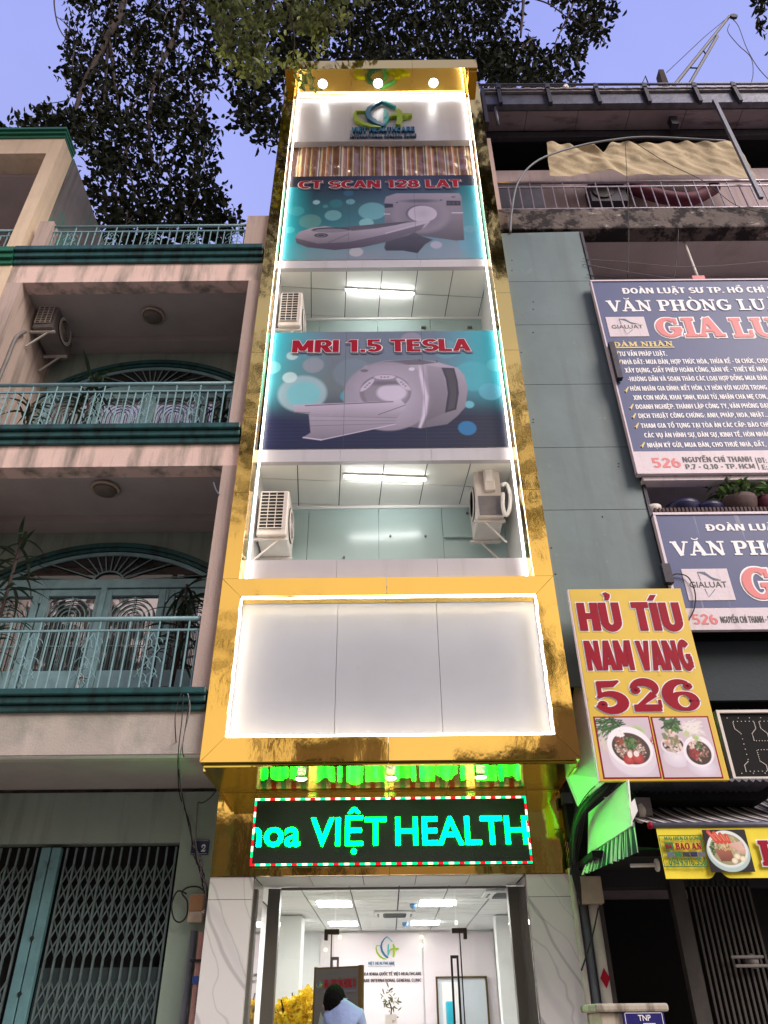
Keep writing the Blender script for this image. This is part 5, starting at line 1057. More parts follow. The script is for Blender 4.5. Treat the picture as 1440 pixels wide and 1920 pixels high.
o = obj('hammock', MB().tube(spline([at(1180, 350, 8.75), at(1215, 362, 8.7), at(1260, 372, 8.7), at(1300, 372, 8.7), at(1340, 352, 8.75)]), .13, 10), 'maroon', None, smooth=True); tag(o, 'maroon hammock hanging behind the steel balcony railing', 'hammock')
t = thing('balcony_fan_unit', 'dark outdoor unit behind the steel railing under the tarpaulin', 'air conditioner', tuple(at(1130, 380, 8.75)))
p = at(1135, 352, 8.75); bx('casing', 'steel', t, p.x-.35, p.x+.35, 8.7, 8.95, p.z-.5, p.z+.05); obj('fan_guard', MB().lathe([(.2, 0), (.2, -.02), (.17, -.02)], (p.x-.1, 8.69, p.z-.22), 18, 'y'), 'black', t)
t = thing('washing_machine', 'dark appliance with a mottled front at the corner of the steel railing', 'appliance', tuple(at(980, 388, 8.7)))
p = at(972, 372, 8.7); bx('cabinet', 'steel', t, p.x-.4, p.x+.45, 8.6, 8.95, 13.7, p.z+.4); bx('front_panel', 'soffit', t, p.x-.36, p.x+.4, 8.585, 8.598, 13.75, 14.0)
for k, pts in enumerate(([(1187, 265), (1250, 305), (1320, 340), (1380, 385), (1440, 400)], [(1172, 265), (1175, 320), (1178, 390), (1179, 450), (1177, 520)], [(1272, 430), (1270, 470), (1264, 528)])):
    sc2('thin_wire', ('thin wire slanting across the tarpaulin', 'thin wire hanging straight from the roof past the mossy slab', 'dark wire hanging beside the white pole')[k], pts, [8.1, 8.1, 8.1, 8.15, 8.15][:len(pts)] if k < 2 else 8.15, .006, 'cable', 'wire')
for k, pts in enumerate(([(1093, 485), (1180, 492), (1270, 500), (1350, 498), (1440, 490)], [(1095, 495), (1150, 505), (1260, 522), (1300, 521)], [(1100, 515), (1140, 520), (1190, 527)])):
    sc2('thin_wire', ('pale wire strung under the mossy slab nearest the roof', 'sagging wire under the slab reaching the white pole', 'short wire along the top of the large law office sign')[k], pts, 8.12, .005, 'cable2' if k < 2 else 'cable', 'wire')
t = thing('support_pole', 'slanting white pole between the soffit and the large law office sign', 'pole', tuple(at(1305, 525, 8.1)))
obj('pole', MB().tube([at(1275, 432, 8.6), at(1300, 498, 8.3), at(1310, 524, 8.1)], .022, 8), 'acwhite', t, smooth=True); p = at(1308, 526, 8.08); bx('foot_block', 'letpink', t, p.x-.1, p.x+.1, 8.02, 8.15, p.z-.03, p.z+.05)
# hoist on the roof
t = thing('roof_hoist', 'black triangular hoist arm with a pulley on the old house roof', 'hoist', tuple(at(1265, 168, 8.6)))
mb = MB(); T_ = at(1368, 30, 8.6); A_ = at(1262, 163, 8.6); B_ = at(1288, 166, 8.6)
mb.tube([A_, T_], .045, 5, .035); mb.tube([B_, at(1345, 68, 8.6)], .04, 5)
for f in (.25, .5): mb.tube([A_.lerp(T_, f), B_.lerp(at(1345, 68, 8.6), f+.12)], .02, 4)
obj('boom', mb, 'steel', t); obj('base_plate', MB().prism([at(1235, 130, 8.6), at(1244, 130, 8.6), at(1258, 166, 8.6), at(1246, 168, 8.6)], (0, .2, 0)), 'bark', t)
obj('stay_cable', MB().tube([at(1250, 136, 8.6), at(1320, 70, 8.6), T_], .010, 4), 'cable', t)
p = T_; obj('pulley', MB().lathe([(.09, -.03), (.09, .03), (.05, .04)], (p.x+.04, 8.55, p.z-.15), 14, 'y'), 'steel', t)
sc2('thin_wire', 'looped wire dangling from the hoist pulley into the sky', [(1368, 45), (1365, 60), (1385, 85), (1408, 108), (1412, 140), (1404, 168)], 8.6, .009, 'cable', 'wire')
sc2('thin_wire', 'wire running from the hoist pulley down past the frame edge', [(1374, 36), (1385, 50), (1400, 90), (1420, 125), (1442, 150)], 8.6, .009, 'cable', 'wire')
sc2('roof_lamp', 'small round fitting on the old house gutter', [(1057, 166), (1061, 162), (1064, 168)], 8.1, .05, 'acwhite', 'fitting')
# ================================================================== SIGNBOARDS, RIGHT
def q7(X, Y): return (1040+X/3.6, 500+Y/3.6)
def t7(body, X, Yb, X1, H, m, **k): a = q7(X, Yb); return ts(body, 8.0, a[0], a[1], q7(X1, 0)[0], H/3.6, m, k.pop('par'), **k)
def logo_gl(t, x0, x1, z0, z1, Y):
    bx('logo_panel', 'signwhite', t, x0, x1, Y-.006, Y-.003, z0, z1); w_, h = x1-x0, z1-z0; f = FY(Y-.006)
    text(f, 'GIALUẠT' if False else 'GIALUẬT'.replace('Ậ', 'Ạ') if False else 'GIALUAT', x0+w_*.10, z0+h*.40, h*.18, w_*.8, 'letblack', t)
    mb = MB()
    for k in range(5): ribbon(mb, f, [(x0+w_*(.34+.035*k), z1-h*.10), (x0+w_*(.50+.03*k), z1-h*.20-.01*k), (x0+w_*(.66+.035*k), z0+h*.62)], h*.022, .003+k*.0002)
    ribbon(mb, f, [(x0+w_*.34, z1-h*.1), (x0+w_*.36, z0+h*.62)], h*.02, .003); ribbon(mb, f, [(x0+w_*.40, z0+h*.36), (x0+w_*.44, z0+h*.10), (x0+w_*.62, z0+h*.34)], h*.02, .003)
    obj('logo_line', mb, 'letblue', t, fix=False)
s1 = thing('signboard', 'large faded navy law office signboard listing services in white letters', 'sign', (5.5, 8.0, 7.6), 'law office signboards')
SL, SR = 3.36, 8.4
bx('board', 'navy', s1, SL, SR, 8.0, 8.06, 7.955, 11.42); bx('address_strip', 'signwhite', s1, SL, SR, 7.998, 8.06, 7.60, 7.952)
bx('frame_edge', 'signwhite', s1, SL-.02, SL, 7.99, 8.07, 7.58, 11.44); bx('frame_edge', 'signwhite', s1, SL-.02, SR, 7.985, 8.07, 11.42, 11.45); bx('frame_edge', 'signwhite', s1, SL-.02, SR, 7.985, 8.07, 7.57, 7.598)
obj('bottom_lip', MB().box(SL+.06, SR, 8.04, 8.2, 7.50, 7.56), 'signwhite', s1)
t7('ĐOÀN LUẬT SƯ TP. HỒ CHÍ', 462, 184, 1425, 38, 'lettwhite', par=s1, off=.035, shear=-.0, extra=' MINH')
sp('VĂN PHÒNG LUẬT SƯ', 8.0, 1141, 584.5, 1440, 20.5, 'lettwhite', s1, visible='VĂN PHÒNG LU')
a = q7(690, 480); Z0 = at(a[0], a[1], 8).z; Z1 = at(a[0], q7(0, 352)[1], 8).z
for e, m, l, bo_ in ((.06, 'lettwhite', .004, .05), (.0, 'letpink', .012, .04)):
    sp('GIA', 8.0, q7(700, 0)[0], a[1]-1, q7(1150, 0)[0], 34.5, m, s1, lift=l, e=e, bold=bo_)
    sp('LUẬT', 8.0, q7(1215, 0)[0], a[1]-1, q7(1440, 0)[0]+22, 34.5, m, s1, lift=l, e=e, bold=bo_, visible='LU')
p0 = at(*q7(374, 474), 8.0); p1 = at(*q7(640, 474), 8.0); logo_gl(s1, p0.x, p1.x, p0.z, at(*q7(350, 342), 8.0).z, 8.0)
sp('ĐẢM NHẬN', 8.0, q7(398, 0)[0], q7(0, 541)[1], q7(800, 0)[0], 8.6, 'letgold', s1, bold=.02)
p0 = at(*q7(400, 549), 8); p1 = at(*q7(808, 549), 8); bx('underline', 'letgold', s1, p0.x, p1.x, 7.993, 7.997, p0.z-.01, p0.z+.012)
for X, Yb, X1, vis, ex in ((438, 606, 760, 'TƯ VẤN PHÁP LUẬT.', ''), (457, 661, 1440, 'NHÀ ĐẤT: MUA BÁN, HỢP THỨC HÓA, THỪA KẾ - DI CHÚC, CHU', 'YỂN NHƯỢNG'), (478, 717, 1440, 'XÂY DỰNG, GIẤY PHÉP HOÀN CÔNG, BẢN VẼ - THIẾT KẾ NHÀ', ''), (497, 776, 1440, '-HƯỚNG DẪN VÀ SOẠN THẢO CÁC LOẠI HỢP ĐỒNG MUA BÁN', ''), (513, 840, 1440, 'HÔN NHÂN GIA ĐÌNH: KẾT HÔN, LY HÔN VỚI NGƯỜI TRONG', ''), (535, 901, 1440, 'XIN CON NUÔI, KHAI SINH, KHAI TỬ, NHẬN CHA MẸ CON,', ''), (550, 963, 1440, 'DOANH NGHIỆP: THÀNH LẬP CÔNG TY, VĂN PHÒNG ĐẠ', 'I DIỆN'), (568, 1024, 1440, 'DỊCH THUẬT CÔNG CHỨNG: ANH, PHÁP, HOA, NHẬT..', '.'), (585, 1091, 1440, 'THAM GIA TỐ TỤNG TẠI TÒA ÁN CÁC CẤP: BÀO CH', 'ỮA'), (608, 1155, 1440, 'CÁC VỤ ÁN HÌNH SỰ, DÂN SỰ, KINH TẾ, HÔN NHÂ', 'N'), (628, 1222, 1432, 'NHẬN KÝ GỬI, MUA BÁN, CHO THUÊ NHÀ, ĐẤT,', '')):
    t7(vis, X, Yb, X1, 31, 'lettwhite', par=s1, off=.022, extra=ex)
mb = MB()
for X, Y in ((415, 592), (432, 650), (483, 835), (516, 950), (533, 1012), (552, 1078), (592, 1208)):
    P = [at(*q7(X-12, Y+2), 8.0), at(*q7(X-6, Y+14), 8.0), at(*q7(X+14, Y-22), 8.0)]; ribbon(mb, FY(8.0), [(p.x, p.z) for p in P], [.02, .035, .015], .004)
obj('tick_mark', mb, 'letgold', s1, fix=False)
t7('526', 664, 1358, 855, 66, 'letpink', par=s1, off=.05); t7('NGUYỄN CHÍ THANH', 866, 1322, 1337, 36, 'letblack', par=s1, off=.03); t7('P.7 - Q.10 - TP. HCM', 886, 1368, 1357, 33, 'letblack', par=s1, off=.03)
t7('ĐT', 1378, 1326, 1425, 36, 'letblack', par=s1, off=.03, extra=':'); t7('E:', 1403, 1370, 1440, 33, 'letblack', par=s1, off=.03); p0 = at(*q7(1352, 1290), 8.0); p1 = at(*q7(1380, 1370), 8.0); bx('divider', 'letblack', s1, p0.x-.004, p0.x+.006, 7.993, 7.997, p1.z, p0.z)
p = at(1155, 690, 7.95); obj('bracket', MB().box(p.x-.03, p.x+.05, 7.9, 7.98, at(1155, 712, 7.95).z, at(1150, 645, 7.95).z), 'steel', s1)
# second law office board
s2 = thing('signboard', 'smaller streaked navy law office signboard behind the yellow noodle sign', 'sign', (5.5, 8.0, 5.3), 'law office signboards')
bx('board', 'navy2', s2, 3.44, SR, 8.0, 8.06, 5.61, 6.92); bx('address_strip', 'signwhite', s2, 3.44, SR, 7.998, 8.06, 5.33, 5.607); bx('frame_edge', 'signwhite', s2, 3.41, 3.44, 7.99, 8.07, 5.31, 6.95); bx('frame_edge', 'signwhite', s2, 3.41, SR, 7.985, 8.07, 6.92, 6.955)
def q8(X, Y): return (1200+X/5.333, 860+Y/5.333)
a = q8(668, 724); ts('ĐOÀN LU', 8.0, a[0], a[1], 1437, 66/5.33, 'lettwhite', s2, off=.035, extra='ẬT SƯ TP. HỒ CHÍ MINH')
a = q8(335, 972); sp('VĂN PHÒNG LUẬT SƯ', 8.0, a[0], a[1], 1441, 142/5.33, 'lettwhite', s2, visible='VĂN PH')
p0 = at(*q8(490, 1420), 8.0); p1 = at(*q8(960, 1420), 8.0); logo_gl(s2, p0.x, p1.x, p0.z, at(*q8(440, 1105), 8.0).z, 8.0)
for e, m, l in ((.06, 'lettwhite', .004), (.0, 'letpink', .012)): sp('GIA LUẬT', 8.0, q8(1065, 0)[0], q8(0, 1400)[1], q8(1400, 0)[0], 300/5.33, m, s2, lift=l, e=e, bold=.04, visible='G')
a = q8(532, 1660); ts('526', 8.0, a[0], a[1], q8(785, 0)[0], 104/5.33, 'letpink', s2, off=.05)
a = q8(812, 1645); ts('NGUYỄN CHÍ THANH', 8.0, a[0], a[1], q8(1245, 0)[0], 66/5.33, 'letblack', s2, off=.03, extra=' - P.7 - Q.10')
# balcony between the two boards
bb = thing('plant_shelf', 'dark shelf with basins and pots between the two law office signboards', 'shelf', (5, 8.4, 6.9))
bx('board', 'void', bb, 3.44, SR, 8.08, 9.4, 6.96, 7.0)
mb = MB()
for i in range(70): mb.box(3.46+i*.05, 3.46+i*.05+.03, 8.02, 8.07, 6.99, 7.05)
obj('shelf_edge', mb, 'clay', bb)
def pot(name, label, px, py, Y, r, h, m, cat, grp=None):
    p = at(px, py, Y); z = 7.0; return tag(obj(name, MB().lathe([(r*.7, z), (r, z+h*.8), (r*1.04, z+h), (r*.9, z+h*.97)], (p.x, Y, 0), 20), m, None, smooth=True), label, cat, grp)
pot('plastic_basin', 'navy basin on the shelf nearer the sheet wall', 1278, 950, 8.25, .22, .20, 'basin', 'basin', 'navy basins'); pot('plastic_basin', 'navy basin on the shelf beside the plant pot', 1325, 952, 8.25, .2, .17, 'basin', 'basin', 'navy basins')
pot('clay_pot', 'worn round pot under the bushy shelf plant', 1383, 945, 8.25, .24, .28, 'clay', 'pot'); pot('white_jug', 'pale jug at the corner of the shelf', 1224, 950, 8.2, .10, .17, 'acwhite', 'jug')
pot('red_pot', 'dark red pot at the frame edge of the shelf', 1433, 940, 8.25, .16, .30, 'maroon', 'pot')
t = thing('shelf_plant', 'bushy pothos plant in the worn pot between the law office signs', 'plant', tuple(at(1383, 930, 8.25)))
def lcurve(): return MB().add([(0, 0, 0), (.03, .028, .01), (.075, .03, .0), (.12, 0, -.02), (.075, -.03, .0), (.03, -.028, .01)], [(0, 1, 2, 3), (0, 3, 4, 5)])
pl = proto('leaf', lcurve(), mat('pothos_leaf', (.10, .19, .05, 1), .4, var=.4, vs=9, bump=0, trans=.2)); p = at(1383, 922, 8.25)
for i in range(110):
    a = random.uniform(0, 6.28); r = random.uniform(.03, .42); inst('leaf', pl, t, (p.x+cos(a)*r, 8.25+sin(a)*r*.4-.05, p.z-.10+random.uniform(-.05, .26)*(1.1-r)), (random.uniform(-1, 1), random.uniform(-1, 1), a), (random.uniform(.8, 1.5),)*3)
sc2('thin_wire', 'black wire looping over the logo of the streaked signboard', [(1258, 1082), (1268, 1076), (1290, 1082), (1303, 1110), (1302, 1140), (1290, 1165)], 7.96, .008, 'cable', 'wire')
tag(obj('sign_clamp', MB().box(at(1248, 1070, 7.97).x-.05, at(1248, 1070, 7.97).x+.05, 7.92, 8.0, at(1248, 1095, 7.97).z, at(1248, 1060, 7.97).z), 'steel'), 'black clamp on the edge of the streaked signboard', 'clamp')
# ------------------------------------------------------------------ yellow noodle sign
def q3(X, Y): return (1060+X/4.235, 1080+Y/4.235)
YS = 7.75; ya = at(1063, 1105, YS); yb = at(1367, 1465, YS); yc = at(1130, 1465, YS); x0 = (ya.x+yc.x)/2; x1 = (at(1278, 1105, YS).x+yb.x)/2; z0 = yc.z; z1 = ya.z
ys = thing('noodle_sign', 'yellow noodle shop sign with HỦ TÍU NAM VANG 526 in crimson', 'sign', ((x0+x1)/2, YS, z0))
obj('board', MB().box(x0, x1, YS, YS+.05, z0, z1), 'yellow', ys, bevel=.004)
bx('side_return', 'signwhite', ys, x0-.014, x0-.001, YS+.002, YS+.06, z0, z1)
def ty(body, X, Yb, X1, H, off0, off1):
    a = q3(X, Yb)
    for e, m, l in ((.035, 'lettwhite', .004), (0, 'letred', .010)): ts(body, YS, a[0], a[1], q3(X1, 0)[0], H/4.235, m, ys, lift=l, e=e, bold=.05)
ty('HỦ', 122, 437, 452, 222, .075, .045); ty('TÍU', 560, 437, 940, 222, .075, .045); ty('NAM', 182, 752, 550, 236, .085, .045); ty('VANG', 600, 752, 1030, 236, .085, .045)
a = q3(252, 1078)
for e, m, l in ((.032, 'lettwhite', .004), (0, 'letred', .012)): sp('526', YS, a[0]-e*8, a[1], q3(1100, 0)[0]+e*8, 243/4.235, m, ys, lift=l, e=e, bold=.02)
def food(kind, xa, xb, za, zb_):
    c = Cv(xa, xb, za, zb_, 130, 130, C(206, 190, 202)); w_ = xb-xa; h = zb_-za
    P = lambda u, v: (xa+u*w_, za+v*h)
    def blob(u, v, r, n, cols, s=.02, ar=1):
        for i in range(n):
            a = random.uniform(0, 6.28); q = math.sqrt(random.random())*r; c.ell(*P(u+cos(a)*q, v+sin(a)*q*ar), w_*s*random.uniform(.5, 1.4), w_*s*random.uniform(.3, .9), C(*random.choice(cols)), .9, None, None, random.uniform(0, 3))
    GR = ((40, 84, 44), (66, 112, 56), (30, 60, 36), (92, 132, 70)); MT = ((120, 84, 72), (170, 130, 112), (92, 60, 56), (206, 180, 160), (140, 104, 92)); ND = ((216, 204, 196), (190, 170, 160), (160, 130, 120))
    if kind == 0:
        for i in range(46): c.line(P(random.uniform(-.1, .35), random.uniform(.6, 1.05)), P(random.uniform(.1, .55), random.uniform(.78, 1.02)), w_*.02, C(*random.choice(GR)))
        for i in range(12): c.line(P(random.uniform(0, .1), random.uniform(.5, .8)), P(random.uniform(.05, .2), random.uniform(.4, .7)), w_*.012, C(214, 206, 190))
        c.ell(*P(.76, .78), w_*.14, h*.07, C(150, 180, 120), 1, None, C(190, 206, 160), -.4); blob(1, .6, .06, 10, ((150, 40, 44), (190, 80, 70)))
        c.ell(*P(.60, .20), w_*.44, h*.22, C(236, 228, 238), 1, None, C(206, 194, 212), -.2); c.ell(*P(.58, .38), w_*.44, h*.36, C(238, 232, 240), 1, None, C(222, 212, 226), -.35)
        c.ell(*P(.56, .50), w_*.42, h*.34, C(250, 248, 250), 1, None, C(240, 236, 244), -.35); c.ell(*P(.57, .47), w_*.35, h*.26, C(96, 70, 62), 1, None, C(70, 50, 46), -.35)
        blob(.56, .47, .25, 150, MT, .028, .75); blob(.40, .5, .12, 40, ND, .02); blob(.72, .42, .12, 50, ND, .02); blob(.40, .72, .07, 22, ((230, 226, 228), (244, 240, 242)), .04, .5); blob(.58, .56, .10, 50, GR, .032); blob(.38, .58, .07, 18, ((130, 60, 50), (150, 76, 56)), .03)
        c.ell(*P(.52, .30), w_*.13, h*.09, C(208, 84, 80), 1, None, C(160, 40, 44), .5); c.ell(*P(.66, .31), w_*.12, h*.09, C(208, 84, 80), 1, None, C(160, 40, 44), -.5); c.ell(*P(.53, .37), w_*.045, h*.055, C(240, 226, 222)); c.ell(*P(.65, .38), w_*.05, h*.05, C(240, 226, 222))
    elif kind == 1:
        for i in range(40): c.line(P(random.uniform(.12, .45), random.uniform(.78, 1.0)), P(random.uniform(.18, .5), random.uniform(.74, 1.0)), w_*.03, C(*random.choice(GR)))
        for i in range(50): c.line(P(random.uniform(.5, .9), random.uniform(.68, .98)), P(random.uniform(.5, .88), random.uniform(.70, .95)), w_*.012, C(232, 226, 222))
        c.ell(*P(.56, .72), w_*.05, h*.055, C(190, 200, 150))
        c.ell(*P(.30, .33), w_*.25, h*.17, C(238, 232, 242), 1, None, C(214, 204, 220)); c.ell(*P(.27, .52), w_*.22, h*.16, C(244, 240, 246), 1, None, C(230, 222, 234)); c.ell(*P(.27, .54), w_*.185, h*.13, C(60, 44, 40))
        blob(.27, .58, .17, 60, ND+((236, 214, 206),), .035); blob(.25, .66, .13, 30, ((236, 206, 196), (200, 150, 140), (120, 130, 90)), .045)
        c.ell(*P(.70, .18), w_*.27, h*.18, C(238, 232, 242), 1, None, C(206, 194, 214), -.3); c.ell(*P(.70, .42), w_*.27, h*.27, C(250, 248, 252), 1, None, C(238, 232, 242), -.5); c.ell(*P(.70, .40), w_*.22, h*.20, C(70, 46, 44), 1, None, C(58, 36, 34), -.5)
        blob(.70, .42, .16, 110, MT, .026); blob(.62, .38, .09, 34, ((170, 40, 46), (130, 26, 36)), .03); blob(.64, .52, .08, 26, ((236, 210, 204), (220, 180, 176)), .03); blob(.72, .50, .06, 26, GR, .025); blob(.72, .64, .07, 16, ((206, 214, 180), (170, 190, 130)), .03)
    else:
        c.I[:] = C(24, 14, 22)[:3]
        c.ell(*P(.5, .47), w_*.49, h*.47, C(206, 224, 220), 1, None, C(176, 200, 200)); c.ell(*P(.5, .54), w_*.46, h*.44, C(244, 246, 244), 1, None, C(222, 230, 228)); c.ell(*P(.5, .53), w_*.40, h*.37, C(190, 176, 140), 1, None, C(150, 150, 110))
        blob(.2, .55, .1, 40, GR, .03, 1.6); blob(.5, .6, .28, 60, ((214, 196, 160), (190, 170, 130)), .03)
        for i in range(4): c.line(P(.14+.13*i, .95-.03*i), P(.30+.09*i, .70), w_*.085, C(206, 74, 56)); c.line(P(.15+.13*i, .93-.03*i), P(.29+.09*i, .74), w_*.02, C(236, 140, 110))
        for i in range(4): c.poly([P(.56+.06*i, .66-.04*i), P(.84+.02*i, .72-.05*i), P(.88, .56-.05*i), P(.58+.07*i, .56-.05*i)], C(228, 190, 176), C(206, 158, 146), 1, None)
        for i in range(5): c.poly([P(.20+.07*i, .50), P(.28+.07*i, .55), P(.40+.05*i, .28), P(.30+.05*i, .24)], C(170, 104, 84), C(120, 66, 56))
        blob(.48, .56, .09, 40, ((200, 160, 90), (150, 90, 50), (230, 200, 150)), .018)
        for u, v in ((.60, .26), (.68, .36), (.80, .30)): c.ell(*P(u, v), w_*.07, h*.07, C(250, 246, 236), 1, None, C(226, 210, 170))
    return c
for kk, (X0_, X1_) in enumerate(((325, 778), (800, 1268))):
    pa = at(*q3(X0_-12, 1600), YS); pb = at(*q3(X1_-25, 1600), YS); pt = at(*q3(X0_, 1127), YS).z
    bx('picture_border', 'letred', ys, pa.x-.015, pb.x+.015, YS-.003, YS-.001, pa.z-.015, pt+.015)
    c = food(kk, pa.x, pb.x, pa.z, pt); c.build('food_picture', flat(YS-.005), 'print', ys)
# ------------------------------------------------------------------ dark LED letter sign behind (HỦ starts with H)
hs = thing('dotted_sign', 'dark sign framed in white metal with an unlit dotted letter H', 'sign', (4.7, 8.0, 4.0))
a = at(1362, 1458, 8.0); b = at(1362, 1338, 8.0); xl = (a.x+b.x)/2; bx('board', 'void', hs, xl, 5.6, 8.0, 8.04, a.z, b.z)
for r in ((xl-.03, xl, a.z-.03, b.z+.03), (xl, 5.6, a.z-.03, a.z), (xl, 5.6, b.z, b.z+.03)): bx('frame_edge', 'acwhite', hs, r[0], r[1], 7.97, 8.05, r[2], r[3])
dot = proto('led_dot', MB().box(-.004, .004, -.003, .003, -.004, .004), 'acwhite'); h = b.z-a.z
def dots(P, n):
    for i in range(n):
        t = i/n*(len(P)-1); k = int(t); q = (P[k][0]+(P[k+1][0]-P[k][0])*(t-k), P[k][1]+(P[k+1][1]-P[k][1])*(t-k)); inst('led_dot', dot, hs, (xl+.13+q[0]*h*.8, 7.997, a.z+.06+q[1]*h*.78))
dots([(0, 0), (0, .12), (.1, .2), (.1, .75), (0, .85), (0, 1), (.42, 1), (.42, .85), (.32, .75), (.32, .6), (.62, .6), (.62, .75), (.52, .85), (.52, 1), (.94, 1), (.94, .85), (.84, .75), (.84, .2), (.94, .12), (.94, 0), (.52, 0), (.52, .12), (.62, .2), (.62, .42), (.32, .42), (.32, .2), (.42, .12), (.42, 0), (0, 0)], 150)
for i in range(14): inst('led_dot', dot, hs, (xl+.08+i*.12, 7.997, b.z-.05)); inst('led_dot', dot, hs, (xl+.08+i*.12, 7.997, a.z+.04))
# ------------------------------------------------------------------ noodle shop front
ns = thing('noodle_shop', 'dark shop front with folding gates under the yellow valance', 'shop', (5, 9.4, 0))
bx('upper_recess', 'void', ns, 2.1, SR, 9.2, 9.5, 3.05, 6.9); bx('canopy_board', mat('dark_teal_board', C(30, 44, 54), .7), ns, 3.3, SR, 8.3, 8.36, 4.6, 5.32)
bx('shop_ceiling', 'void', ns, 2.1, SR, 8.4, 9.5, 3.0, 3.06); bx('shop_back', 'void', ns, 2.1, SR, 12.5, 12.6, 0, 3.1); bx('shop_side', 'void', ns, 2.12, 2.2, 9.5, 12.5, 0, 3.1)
bx('lintel', mat('dark_grey_lintel', C(34, 33, 36), .9), ns, 2.1, SR, 9.25, 9.5, 2.83, 3.02)  # lintel in one even dark grey
bx('door_wall', 'gate2', ns, at(1095, 1750, 9.3).x, at(1130, 1700, 9.3).x, 9.28, 9.5, 0, 2.85)
gx = at(1275, 1700, 9.3).x
g2 = thing('folding_gate', 'weathered folding gate pushed together under the yellow valance', 'gate', (gx, 9.3, 0))
bx('gate_post', 'gate2', g2, gx-.09, gx+.07, 9.22, 9.34, 0, 2.9)
gm = proto('gate_bar', MB().box(-.012, .012, -.05, .05, 0, 2.85), 'gate2')
for i in range(12): inst('gate_bar', gm, g2, (gx+.14+i*.058, 9.3, .05))
for i in range(9): inst('gate_bar', gm, g2, (gx+1.28+i*.06, 9.3, .05))
bx('gate_rail', 'gate2', g2, gx+.1, gx+.8, 9.33, 9.36, .9, .95)
bx('dark_screen', 'void', ns, gx+.8, gx+1.26, 9.45, 9.49, 0, 2.85)
t = thing('wall_fan', 'dim wall fan with pale blades between the two stacks of gate bars', 'fan', tuple(at(1415, 1800, 9.2)))
p = at(1412, 1802, 9.2); obj('motor', MB().lathe([(.05, 0), (.07, -.08), (.04, -.14)], (p.x, 9.3, p.z), 14, 'y'), 'acgrey', t, smooth=True); obj('blade', MB().box(p.x-.24, p.x+.1, 9.14, 9.17, p.z+.02, p.z+.05), 'acgrey', t, bevel=.01); obj('blade', MB().box(p.x-.22, p.x+.12, 9.14, 9.17, p.z-.06, p.z-.03), 'acgrey', t, bevel=.01)
# awnings and valance
def q1(X, Y): return (1020+X/3.43, 1400+Y/3.43)
VY = 7.7; va = at(1228, 1552, VY); vb = at(1250, 1648, VY); xl = (va.x+vb.x)/2
aw = thing('awning', 'striped retractable awning with a yellow printed valance over the shop', 'awning', (3.6, VY, vb.z))
def val(X, Z):
    return X, VY+.012*np.sin(X*9)+.006*np.sin(X*31), Z
c = Cv(xl, 4.6, vb.z, va.z, 200, 60, C(238, 218, 50)); h = va.z-vb.z
def vpos(X, Z):
    k = np.exp(-((X-(xl+.50))/.05)**2); s = (va.z-Z)/h; return X, VY+.008*np.sin(X*7)*s, Z+s**6*(k*.07)
c.build('valance', vpos, 'yellow2', aw)
fv = lambda Y_=VY-.03: FY(Y_)
pb0 = at(*q1(775, 775), VY-.03); pb1 = at(*q1(1055, 775), VY-.03); pt = at(*q1(760, 570), VY-.03).z
for r in ((pb0.x, pb1.x, pb0.z, pb0.z+.008), (pb0.x, pb1.x, pt-.008, pt), (pb0.x, pb0.x+.006, pb0.z, pt), (pb1.x-.006, pb1.x, pb0.z, pt)): bx('print_border', 'letgreen', aw, r[0], r[1], VY-.031, VY-.028, r[2], r[3])
def tv(body, X, Yb, X1, H, m, off=.03): a = q1(X, Yb); ts(body, VY-.028, a[0], a[1], q1(X1, 0)[0], H/3.43, m, aw)
tv('MÁI HIÊN DI ĐỘNG', 775, 603, 1012, 24, 'letgreen'); tv('0949.916.356', 806, 766, 1046, 48, 'letgreen', .05)
a = q1(848, 663)
for e, m, l in ((.05, 'letgold', .004), (0, 'letredb', .010)): sp('BẢO AN', VY-.028, a[0], a[1], q1(1014, 0)[0], 42/3.43, m, aw, lift=l, e=e, bold=.03)
p = at(*q1(805, 640), VY-.03); bx('small_emblem', 'letgreen', aw, p.x-.04, p.x+.04, VY-.031, VY-.028, p.z-.035, p.z+.035); text(FY(VY-.031), 'BA', p.x-.03, p.z-.02, .035, .06, 'letredb', aw, off=.03)
for k in range(5):
    p = at(*q1(814+50*k, 693), VY-.03); bx('tiny_picture', ('letblue', 'letgreen', 'steel', 'numblue', 'steelgrey')[k], aw, p.x-.034, p.x+.034, VY-.033, VY-.030, p.z-.02, p.z+.02)
pa = at(*q1(1075, 808), VY-.03); pb = at(*q1(1360, 808), VY-.03); pt = at(*q1(1035, 535), VY-.03).z; food(2, pa.x, pb.x, pa.z, pt).build('food_picture', flat(VY-.032), 'print', aw)
a = q1(1398, 762)
for e, m, l in ((.05, 'lettwhite', .004), (0, 'letredb', .010)): sp('HỦ', VY-.028, a[0]+2, a[1], 1478, 45, m, aw, lift=l, e=e, bold=.05, visible='H')
obj('front_bar', MB().tube([(xl-.03, VY, va.z+.02), (4.7, VY, va.z+.02)], .026, 10), 'steelgrey', aw, smooth=True)
obj('bar_cap', MB().lathe([(.03, -.03), (.035, 0), (.02, .01)], (xl-.04, VY, va.z+.02), 12, 'x'), 'letredb', aw, smooth=True)
def stripes(c, wd=.11, cols=((34, 32, 44), (206, 198, 200))):
    x = c.x0
    while x < c.X.max():
        c.poly([(x, c.z0-1), (x+wd*.28, c.z0-1), (x+wd*.28, c.z0+9), (x, c.z0+9)], C(*cols[1])); c.poly([(x+wd*.45, c.z0-1), (x+wd*.53, c.z0-1), (x+wd*.53, c.z0+9), (x+wd*.45, c.z0+9)], C(*cols[1])); x += wd
c = Cv(xl-.05, 4.7, 0, 1, 420, 30, C(34, 32, 44)); stripes(c, .15)
yb_ = 9.15; zb_ = at(1215, 1487, yb_).z
